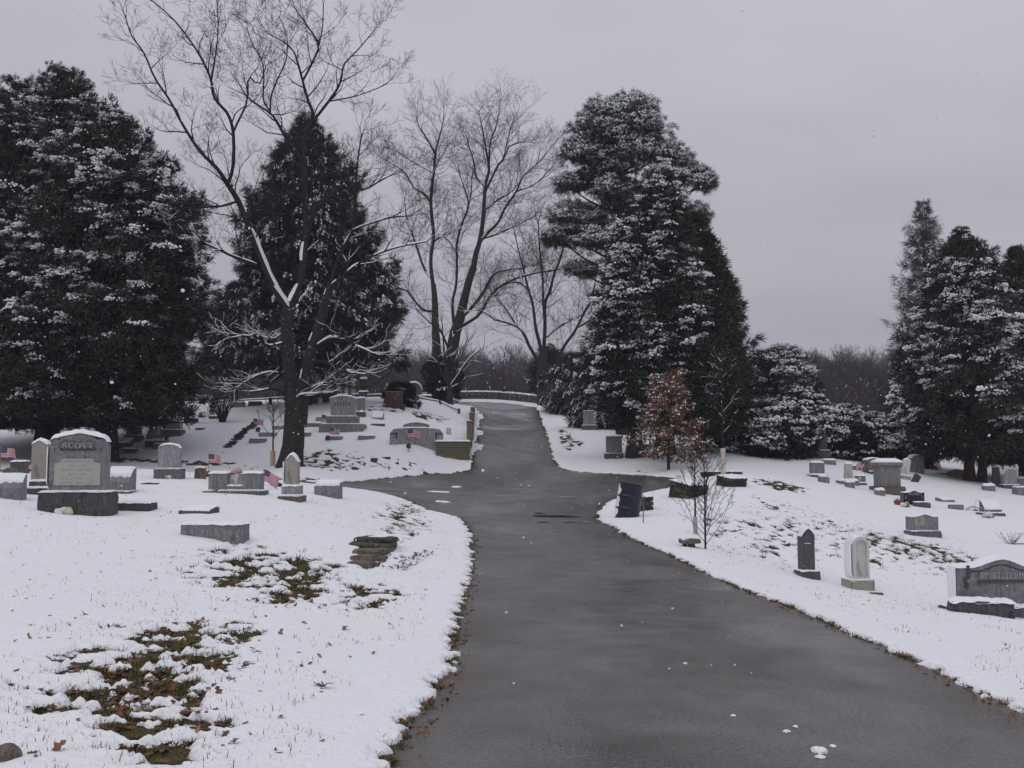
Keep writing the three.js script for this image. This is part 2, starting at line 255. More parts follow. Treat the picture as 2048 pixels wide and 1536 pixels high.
class Acc {                                                     // collects triangles
  constructor() { this.p = []; this.n = []; this.u = []; this.i = []; }
  vert(x, y, z, nx, ny, nz, u, v) { this.p.push(x, y, z); this.n.push(nx, ny, nz); this.u.push(u, v); return this.p.length / 3 - 1; }
  geo() {
    const g = new THREE.BufferGeometry(); g.setAttribute('position', new THREE.Float32BufferAttribute(this.p, 3)); g.setAttribute('normal', new THREE.Float32BufferAttribute(this.n, 3)); g.setAttribute('uv', new THREE.Float32BufferAttribute(this.u, 2)); g.setIndex(this.i); return g;
  }
}
const _t = V3(0, 0, 0), _a = V3(0, 0, 0), _b = V3(0, 0, 0), _r = V3(0, 0, 0);
function frameAt(pts, i) { _t.copy(pts[Math.min(i + 1, pts.length - 1)]).sub(pts[Math.max(i - 1, 0)]).normalize(); return _t; }
function tube(acc, pts, rad, sides, rough = 0, seed = 0) {
  const n = pts.length; let ref = Math.abs(frameAt(pts, 0).y) > 0.9 ? V3(1, 0, 0) : V3(0, 1, 0), prev = -1, len = 0;
  for (let i = 0; i < n; i++) {
    frameAt(pts, i); _a.copy(ref).addScaledVector(_t, -ref.dot(_t)).normalize(); ref = _a.clone(); _b.crossVectors(_t, _a);
    if (i) len += pts[i].distanceTo(pts[i - 1]);
    const start = acc.p.length / 3, m = rough ? sides + 1 : sides;
    for (let k = 0; k < m; k++) {
      const th = k / sides * Math.PI * 2, c = Math.cos(th), s = Math.sin(th);
      let r = rad[i]; if (rough) r *= 1 + rough * (noise((k % sides) * 1.1 + seed, len * 1.3) + 0.6 * noise((k % sides) * 2.7 + seed, len * 5));
      const nx = _a.x * c + _b.x * s, ny = _a.y * c + _b.y * s, nz = _a.z * c + _b.z * s;
      acc.vert(pts[i].x + nx * r, pts[i].y + ny * r, pts[i].z + nz * r, nx, ny, nz, k / sides * 2, len);
    }
    if (prev >= 0) for (let k = 0; k < sides; k++) { const k2 = rough ? k + 1 : (k + 1) % sides; acc.i.push(prev + k, prev + k2, start + k, prev + k2, start + k2, start + k); }
    prev = start;
  }
}
// a ridge of snow along the upper side of a branch
function snowRidge(acc, pts, rad, thick, opt = {}) {
  const wind = opt.wind || 0, steep = opt.steep || 0.86, seed = opt.seed || 0; let run = [];
  const flush = () => {
    if (run.length > 1) {
      let prev = -1;
      run.forEach((q, i) => {
        const taper = (i === 0 || i === run.length - 1) ? 0.15 : 1, s0 = acc.p.length / 3;
        for (let k = 0; k < 5; k++) {
          const th = (k - 2) * q.a, c = Math.cos(th), s = Math.sin(th), r = q.r * 1.01 + q.h * taper * Math.max(0, c * 1.25 - 0.35);
          const nx = q.up.x * c + q.si.x * s, ny = q.up.y * c + q.si.y * s, nz = q.up.z * c + q.si.z * s;
          acc.vert(q.p.x + nx * r, q.p.y + ny * r, q.p.z + nz * r, nx, ny, nz, k, i);
        }
        if (prev >= 0) for (let k = 0; k < 4; k++) acc.i.push(prev + k, prev + k + 1, s0 + k, prev + k + 1, s0 + k + 1, s0 + k);
        prev = s0;
      });
    }
    run = [];
  };
  for (let i = 0; i < pts.length; i++) {
    frameAt(pts, i); const up = V3(-0.75 * wind, 1, 0.35 * wind); up.addScaledVector(_t, -up.dot(_t)); const l = up.length(); up.normalize();
    const gate = noise(pts[i].x * 1.7 + seed, pts[i].y * 1.7 + pts[i].z) + (opt.bias || 0) - (opt.top ? 1.2 * sstep(opt.top * 0.72, opt.top, pts[i].y) : 0);
    if (Math.abs(_t.y) > steep || gate < -0.25 || (opt.bottom && pts[i].y < opt.bottom)) { flush(); continue; }
    const sheer = sstep(0.72, 0.9, Math.abs(_t.y)); if (gate < -0.25 + 0.45 * sheer) { flush(); continue; }
    run.push({ a: opt.wide || lerp(0.62, 0.36, sheer), p: pts[i], r: rad[i], up, si: V3(0, 0, 0).crossVectors(_t, up), h: (thick + rad[i] * 0.35) * clamp(0.55 + 0.8 * gate, 0.25, 1.2) * (0.35 + 0.65 * Math.sqrt(Math.max(0, 1 - _t.y * _t.y))) });
  }
  flush();
}
// a bare crown: boughs given as [x, y, z, radius] lists, everything finer grown from them
function growBare(boughs, o) {
  const R = rng(o.seed), wood = new Acc(), snow = new Acc(); let twigs = 0;
  const up = o.up ?? 0.12;
  function branch(start, dir, len, r0, level) {
    const seg = level >= o.levels ? 3 : level === o.levels - 1 ? 4 : 6, pts = [start.clone()], rad = [r0], d = dir.clone(), tip = Math.max(o.tip, r0 * 0.25);
    for (let i = 1; i <= seg; i++) {
      const w = 0.20 + 0.05 * level; d.x += (R() - 0.5) * w * 2; d.y += (R() - 0.5) * w * 2 + up; d.z += (R() - 0.5) * w * 2; d.normalize();
      pts.push(pts[i - 1].clone().addScaledVector(d, len / seg)); rad.push(lerp(r0, tip, i / seg));
    }
    emit(pts, rad, level);
  }
  function emit(pts, rad, level) {
    const big = rad[0] > 0.16; tube(wood, pts, rad, level === 0 ? (big ? 14 : 8) : level === 1 ? 5 : 3, level === 0 && rad[0] > 0.05 ? 0.10 : 0, level * 7 + twigs);
    if (o.snow && level <= o.snowLevels) snowRidge(snow, pts, rad, o.snow * (level === 0 ? 1 : 0.6), { wind: o.wind, steep: o.steep, bias: o.snowBias ?? 0, seed: twigs, top: o.snowTop, bottom: o.snowBottom });
    if (level >= o.levels) { twigs++; return; }
    let total = 0; for (let i = 1; i < pts.length; i++) total += pts[i].distanceTo(pts[i - 1]);
    const gap = o.gap[Math.min(level, o.gap.length - 1)]; let s = total * (level === 0 ? (o.clear ?? 0.3) : 0.18) + R() * gap;
    let side = R() * 6.28;
    const kids = [];
    while (s < total) { kids.push(s); s += gap * (0.6 + 0.8 * R()); }
    for (let q = 0; q < (level < 2 ? 2 : 2); q++) kids.push(total * 0.985);
    for (const at of kids) {
      let a = at, i = 1; while (i < pts.length - 1 && a > pts[i].distanceTo(pts[i - 1])) { a -= pts[i].distanceTo(pts[i - 1]); i++; }
      const f = clamp(a / pts[i].distanceTo(pts[i - 1]), 0, 1), p = pts[i - 1].clone().lerp(pts[i], f), r = lerp(rad[i - 1], rad[i], f);
      if (level === 0 && r > o.maxParent) continue;
      const dir = pts[i].clone().sub(pts[i - 1]).normalize(); side += 2.4 + R();
      let ax = V3(Math.cos(side), 0.2, Math.sin(side)); ax.addScaledVector(dir, -ax.dot(dir)).normalize();
      const ang = at > total * 0.95 ? 0.25 + 0.3 * R() : 0.55 + 0.5 * R(); dir.multiplyScalar(Math.cos(ang)).addScaledVector(ax, Math.sin(ang));
      const L = o.len[Math.min(level, o.len.length - 1)] * (0.55 + 0.75 * R()) * (level === 0 ? clamp(0.55 + r * 9, 0.5, 1.25) : clamp(1.15 - 0.5 * at / total, 0.5, 1.2));
      branch(p, dir, L, Math.max(o.tip, Math.min(r * 0.62, o.maxChild[Math.min(level, o.maxChild.length - 1)])), level + 1);
    }
  }
  for (const b of boughs) {                                     // smooth the bough through its points
    const c = new THREE.CatmullRomCurve3(b.map(q => V3(q[0], q[1], q[2])), false, 'centripetal'), n = Math.max(6, Math.round(c.getLength() / (o.step ?? 0.45))), pts = [], rad = [];
    for (let i = 0; i <= n; i++) { const t = i / n; pts.push(c.getPoint(t)); const k = t * (b.length - 1), j = Math.min(b.length - 2, Math.floor(k)); rad.push(lerp(b[j][3], b[j + 1][3], k - j)); }
    emit(pts, rad, 0);
  }
  return { wood: wood.geo(), snow: snow.i.length ? snow.geo() : null };
}
const barkMap = texture(512, (u, v, o) => { const a = tileNoise(u, v, 24) + 0.6 * tileNoise(u, v * 0.5, 64), b = tileNoise(u, v, 6), c = tileNoise(u, v, 130); const q = 0.58 + 0.42 * a + 0.24 * c; const l = sstep(0.28, 0.55, b + 0.3 * c); o[0] = lerp(q, 0.86, l * 0.5); o[1] = lerp(q * 0.97, 0.9, l * 0.5); o[2] = lerp(q * 0.94, 0.84, l * 0.5); }, true);
const barkBump = texture(256, (u, v, o) => { o[0] = o[1] = o[2] = 0.5 + 0.4 * tileNoise(u, v, 18) + 0.25 * tileNoise(u, v, 50); }, false);
const bark = (r, g, b) => new THREE.MeshStandardMaterial({ color: rgb(r, g, b), map: barkMap, bumpMap: barkBump, bumpScale: 0.06, roughness: 1 });
const barkDark = bark(0.108, 0.095, 0.090), barkGrey = bark(0.15, 0.13, 0.125), barkTan = bark(0.32, 0.25, 0.16), barkCedar = bark(0.15, 0.085, 0.055);
const branchSnow = new THREE.MeshStandardMaterial({ color: rgb(0.82, 0.83, 0.845), roughness: 0.9 });

// foliage pieces: fans of small pointed leaves, and the snow that lies on such a fan
function fan(seed, n, len, wid, spread, droop, flat) {
  const R = rng(seed), P = [], I = [], N = [];
  for (let k = 0; k < n; k++) {
    const az = R() * 6.283, t = Math.sqrt(R()) * spread, L = len * (0.5 + 0.6 * R()), w = wid * (0.6 + 0.7 * R());
    const d = V3(Math.cos(t), Math.sin(t) * Math.sin(az) * flat + 0.15 * flat, Math.sin(t) * Math.cos(az)).normalize();
    const s = V3(R() - 0.5, R() - 0.5, R() - 0.5).cross(d).normalize().multiplyScalar(w), o = V3(R() * len * 0.5, (R() - 0.5) * len * 0.25 * flat, (R() - 0.5) * len * 0.5);
    const m = o.clone().addScaledVector(d, L * 0.5), e = o.clone().addScaledVector(d, L); m.y -= droop * L * 0.25; e.y -= droop * L;
    const b = P.length / 3; for (const q of [o, m.clone().add(s), e, m.clone().sub(s)]) P.push(q.x, q.y, q.z);
    const nn = V3(0, 0, 0).crossVectors(s, d).normalize(); if (nn.y < 0) nn.negate(); for (let q = 0; q < 4; q++) N.push(nn.x, nn.y, nn.z);
    I.push(b, b + 1, b + 3, b + 1, b + 2, b + 3);
  }
  const g = new THREE.BufferGeometry(); g.setAttribute('position', new THREE.Float32BufferAttribute(P, 3)); g.setAttribute('normal', new THREE.Float32BufferAttribute(N, 3)); g.setIndex(I); return g;
}
function snowFan(seed, n, len, thick, spread, droop) {
  const R = rng(seed), gs = [];
  for (let k = 0; k < n; k++) {
    const g = new THREE.IcosahedronGeometry(1, 0), az = (R() - 0.5) * 2 * spread, L = len * (0.09 + 0.15 * R()), d = len * (0.05 + 0.8 * R());
    g.scale(L, thick * (0.6 + 0.8 * R()), thick * (0.8 + 0.9 * R())); g.rotateZ(-droop * 0.9 + (R() - 0.5) * 0.9); g.rotateY(az + (R() - 0.5) * 0.8); g.translate(Math.cos(az) * d, 0.4 * thick - droop * d * 0.6 + (R() - 0.5) * 0.30 * len, -Math.sin(az) * d);
    g.deleteAttribute('uv'); gs.push(mergeVertices(g.deleteAttribute('normal')));
  }
  const m = mergeGeometries(gs); m.computeVertexNormals(); return m;
}
const leafMat = (r, g, b, rough = 0.8) => new THREE.MeshStandardMaterial({ color: rgb(r, g, b), roughness: rough, side: THREE.DoubleSide });
const M4 = new THREE.Matrix4(), QX = new THREE.Quaternion(), XAX = V3(1, 0, 0);
function aim(p, d, roll, s) { QX.setFromUnitVectors(XAX, d); const q2 = new THREE.Quaternion().setFromAxisAngle(d, roll); q2.multiply(QX); return new THREE.Matrix4().compose(p, q2, V3(s, s, s)); }
function aimUp(p, d, s) { const yaw = Math.atan2(-d.z, d.x), pitch = Math.asin(clamp(d.y, -1, 1)); const q = new THREE.Quaternion().setFromEuler(new THREE.Euler(0, yaw, pitch, 'YXZ')); return new THREE.Matrix4().compose(p, q, V3(s, s, s)); }
// ---------------------------------------------------------------- trees
const FANS = {
  cedar: [fan(1, 26, 0.27, 0.0135, 1.2, 0.1, 0.95), fan(2, 26, 0.26, 0.0125, 1.35, 0.3, 0.9)],
  spruce: [fan(3, 28, 0.36, 0.013, 0.95, 0.55, 0.5), fan(4, 28, 0.38, 0.012, 1.05, 0.8, 0.45)],
  pine: [fan(5, 30, 0.22, 0.010, 1.5, -0.25, 1.0)],
  wispy: [fan(6, 18, 0.36, 0.012, 0.8, 0.9, 0.4)],
  yew: [fan(7, 24, 0.22, 0.0135, 1.1, -0.1, 0.9)],
};
const SNOWFANS = { cedar: [snowFan(11, 17, 0.30, 0.020, 1.5, 0.45), snowFan(12, 16, 0.29, 0.018, 1.1, 0.75), snowFan(17, 18, 0.27, 0.017, 2.6, 0.4)], spruce: [snowFan(13, 9, 0.36, 0.026, 0.8, 0.6), snowFan(18, 7, 0.4, 0.024, 0.5, 0.9)], pine: [snowFan(14, 10, 0.24, 0.024, 3, 0.1), snowFan(19, 9, 0.25, 0.022, 3, 0.2)], wispy: [snowFan(15, 5, 0.3, 0.018, 0.5, 0.7)], yew: [snowFan(16, 17, 0.26, 0.022, 1.6, 0.4), snowFan(20, 16, 0.25, 0.020, 2.6, 0.3)] };
SNOWFANS.dab = [snowFan(21, 3, 0.12, 0.028, 3, 0.1)];
const GREEN = { cedar: leafMat(0.044, 0.060, 0.042), spruce: leafMat(0.048, 0.066, 0.050), pine: leafMat(0.095, 0.125, 0.088), wispy: leafMat(0.07, 0.085, 0.07), yew: leafMat(0.036, 0.052, 0.036), browned: leafMat(0.058, 0.060, 0.034) };
function foliage(tree, kind, sprays, snows, R, mat) {
  const F = FANS[kind], S = SNOWFANS[kind];
  F.forEach((g, v) => {
    const list = sprays.filter((_, i) => i % F.length === v); if (!list.length) return;
    copies('foliage', g, mat || GREEN[kind], list, tree, list.map(() => { const k = 0.7 + 0.65 * R(), w = R() * 0.25; return rgb(k * (1 + w * 0.8), k, k * (1 - w * 0.3)); }));
  });
  S.forEach((g, v) => { const list = snows.filter((_, i) => i % S.length === v); if (list.length) copies('snow_on_foliage', g, branchSnow, list, tree); });
}
const SHAPES = {
  cedar: t => Math.min(1, 0.62 + 1.5 * t) * Math.pow(1 - t, 0.58) * 1.12,
  broad: t => Math.min(1, 0.66 + 1.5 * t) * Math.pow(1 - t, 0.43) * 1.06,
  column: t => Math.min(1, 0.7 + 0.9 * t) * Math.pow(Math.max(0, 1 - Math.pow(t, 1.5)), 0.85) * 1.08,
  cone: t => 0.07 + 0.93 * Math.pow(1 - t, 0.85),
  dome: t => Math.sqrt(Math.max(0, 1 - Math.pow(Math.abs(t - 0.28) / 0.75, 2.2))),
};
let SPRAYS = 0;
function evergreen(o) {
  const R = rng(o.seed), y0 = Math.min(ground(o.x, o.z), ground(o.x, o.z + 0.3)) - 0.05;
  const tree = thing(o.name, o.label, o.cat || 'tree', o.x, y0, o.z, 0, o.group);
  const wood = new Acc(), limbs = new Acc(), H = o.h, B = o.base, shape = SHAPES[o.shape || 'cedar'], tr = o.trunk || 0.2;
  const leaders = o.leaders || [[0, 0, 1]];
  const tp = [], tq = []; for (let i = 0; i <= 10; i++) { const f = i / 10; tp.push(V3((o.lean || 0) * f * f * H + 0.06 * noise(f * 3, o.seed), H * 0.97 * f, 0.06 * noise(f * 3, o.seed + 9))); tq.push(tr * (i === 0 ? 1.5 : i === 1 ? 1.05 : 1 - 0.93 * f)); }
  if (!o.noTrunk) tube(wood, tp, tq, 10, 0.14, o.seed);
  const sprays = [], snows = [], nb = o.branches; const kind = o.kind;
  const spacing = o.spacing || 0.22;
  for (let b = 0; b < nb; b++) {
    let t = b / nb; t = 1 - Math.pow(1 - t, 1.0 + 0.25); t = clamp(t + (R() - 0.5) * 0.03, 0, 0.995);
    const [lx, lz, lh] = leaders[Math.floor(R() * leaders.length)];
    const az = b * 2.39996 + R() * 0.7;
    const lump = 1 + 0.42 * noise(Math.cos(az) * 1.5 + o.seed, t * 6 + Math.sin(az) * 1.5) + 0.22 * noise(Math.cos(az) * 3.7 + o.seed, t * 15 + Math.sin(az) * 3.7);
    const top = B + (H * lh - B) * t, L = o.r * shape(t) * lump * (0.72 + 0.36 * R() + (R() < 0.08 ? 0.22 : 0)) * (o.sideScale ? o.sideScale(az, t) : 1) * (1 - 0.5 * sstep(0.85, 1, t)) + 0.08;
    const dir = V3(Math.cos(az), 0, Math.sin(az)), pts = [], rad = [], n = 6, droop = o.droop || 0, rise = o.rise ?? 0.5;
    const cx = lx * sstep(0, 0.6, t), cz = lz * sstep(0, 0.6, t), lean = (o.lean || 0) * Math.pow(top / H, 2) * H;
    const hung = kind === 'spruce' || kind === 'wispy';
    for (let i = 0; i <= n; i++) {
      const f = i / n; let y;
      if (kind === 'spruce' || kind === 'wispy') y = top + L * (0.18 * f - droop * Math.sin(f * 2.2) * 0.55 + 0.30 * droop * f * f * f);
      else y = top - L * rise * (1 - f) + L * 0.10 * Math.sin(f * 6 + b) - droop * L * f * f;
      if (!o.noTrunk && !hung) y = Math.max(y, B * 0.9 + 0.12);
      pts.push(V3(cx + lean + dir.x * L * f + 0.05 * L * noise(b, f * 3), y, cz + dir.z * L * f + 0.05 * L * noise(b + 50, f * 3))); rad.push(lerp(Math.min(0.055, 0.016 + L * 0.008), 0.006, f));
    }
    tube(limbs, pts, rad, 3);
    // shoots carry separate tufts; snow lies on whole tufts, on the upper and outer side of each
    const tip = pts[n - 1], lie = noise(tip.x * 0.7 + o.seed, tip.y * 0.8 + tip.z * 0.7) + 0.8 * noise(tip.x * 1.6, tip.y * 2.2 + tip.z * 1.6), bough = R() < (o.snow || 0) * 1.35 * sstep(-0.15, 0.3, lie + (o.snowAt ? o.snowAt(tip.x / o.r, t, tip.z / o.r) : 0));
    const hang = kind === 'spruce' || kind === 'wispy', cnt = Math.max(2, Math.round(L / spacing * (o.dense || 1)));
    for (let k = 0; k < cnt; k++) {
      const f = Math.pow((k + R()) / cnt, 0.66), fi = Math.min(n - 1, Math.floor(f * n)), c = pts[fi].clone().lerp(pts[fi + 1], f * n - fi);
      const w = hang ? 0.34 * L * (1 - f) + 0.06 : Math.min(0.5, 0.17 * L + 0.06), side = (R() - 0.5) * 2 * w;
      c.x += -dir.z * side; c.z += dir.x * side; c.y += hang ? -Math.abs(side) * 0.25 : (R() - 0.5) * w;
      if (c.y < B + (o.noTrunk ? -0.1 : 0.18) + 0.35 * noise(c.x * 1.2 + o.seed, c.z * 1.2)) continue;
      const clus = noise(c.x * 0.8 + o.seed, c.y * 0.95 + c.z * 0.8) + 0.9 * noise(c.x * 1.7, c.y * 2.9 + c.z * 1.7);
      const laden = R() < (bough ? 0.95 : 0.10) * Math.min(1, o.snow || 0) * sstep(0.1, 0.6, f) * (clus > -0.55 ? 1 : 0.3);
      const rc = (hang ? 0.16 : 0.20) * (0.7 + 0.7 * R()) * (o.scale || 1) * (1 - 0.55 * sstep(0.8, 1, t)), m = o.tuft || 5, load = 0.6 + 0.4 * R();
      for (let q = 0; q < m; q++) {
        const v = V3(R() - 0.5, R() - 0.5, R() - 0.5).multiplyScalar(2); if (v.length() > 1) v.normalize();
        const p = c.clone().add(V3(v.x * rc, v.y * rc * (hang ? 0.4 : 0.75), v.z * rc));
        const d = V3(dir.x * 0.9 - dir.z * side / (w + 0.2) * 0.7 + v.x * 0.9, (hang ? -0.3 : 0.2 + 0.3 * t) + v.y * 0.6 + (R() - 0.5) * 0.4, dir.z * 0.9 + dir.x * side / (w + 0.2) * 0.7 + v.z * 0.9).normalize();
        const sc = (o.scale || 1) * (0.75 + 0.55 * R()) * (1 - 0.5 * sstep(0.86, 1, t)); sprays.push(aim(p, d, R() * 6.28, sc));
        if (laden && v.y > -0.25 && R() < load) { const dd = V3(d.x + (R() - 0.5), d.y * 0.5 - 0.1, d.z + (R() - 0.5)).normalize(); snows.push(aimUp(p.add(V3(dir.x * 0.05 - 0.02, 0.05, dir.z * 0.05 + 0.02)), dd, sc * (0.95 + 0.55 * R()))); }
      }
    }
  }
  SPRAYS += sprays.length + snows.length;
  if (o.twin) { const q = tp.slice(0, 6).map((p, i) => p.clone().add(V3(o.twin * (1 + 0.12 * i), 0, 0.1))); tube(wood, q, tq.slice(0, 6).map(r => r * 0.85), 10, 0.14, o.seed + 3); }
  if (!o.noTrunk) part('trunk', wood.geo(), o.bark || barkDark, tree, !!o.twin);
  const crown = new THREE.Group(); crown.name = 'crown'; tree.add(crown);
  part('branches', limbs.geo(), barkDark, crown, true);
  foliage(crown, kind, sprays, snows, R, o.mat);
  return tree;
}
function bareTree(o) {
  const y0 = ground(o.x, o.z) - 0.06, tree = thing(o.name, o.label, o.cat || 'tree', o.x, y0, o.z, o.turn || 0, o.group);
  const lift = b => b.map(q => [q[0], q[1], q[2], q[3]]);
  const trunk = growBare(o.trunk.map(lift), { ...o.grow, seed: o.seed, levels: 0, snowBottom: 2.5 });
  part('trunk', trunk.wood, o.bark || barkDark, tree); if (trunk.snow) part('snow_on_trunk', trunk.snow, branchSnow, tree, true);
  const crown = new THREE.Group(); crown.name = 'crown'; tree.add(crown);
  const c = growBare(o.boughs.map(lift), { ...o.grow, seed: o.seed + 1 });
  part('branches', c.wood, o.bark || barkDark, crown, true); if (c.snow) part('snow_on_branches', c.snow, branchSnow, crown, true);
  return { tree, crown };
}

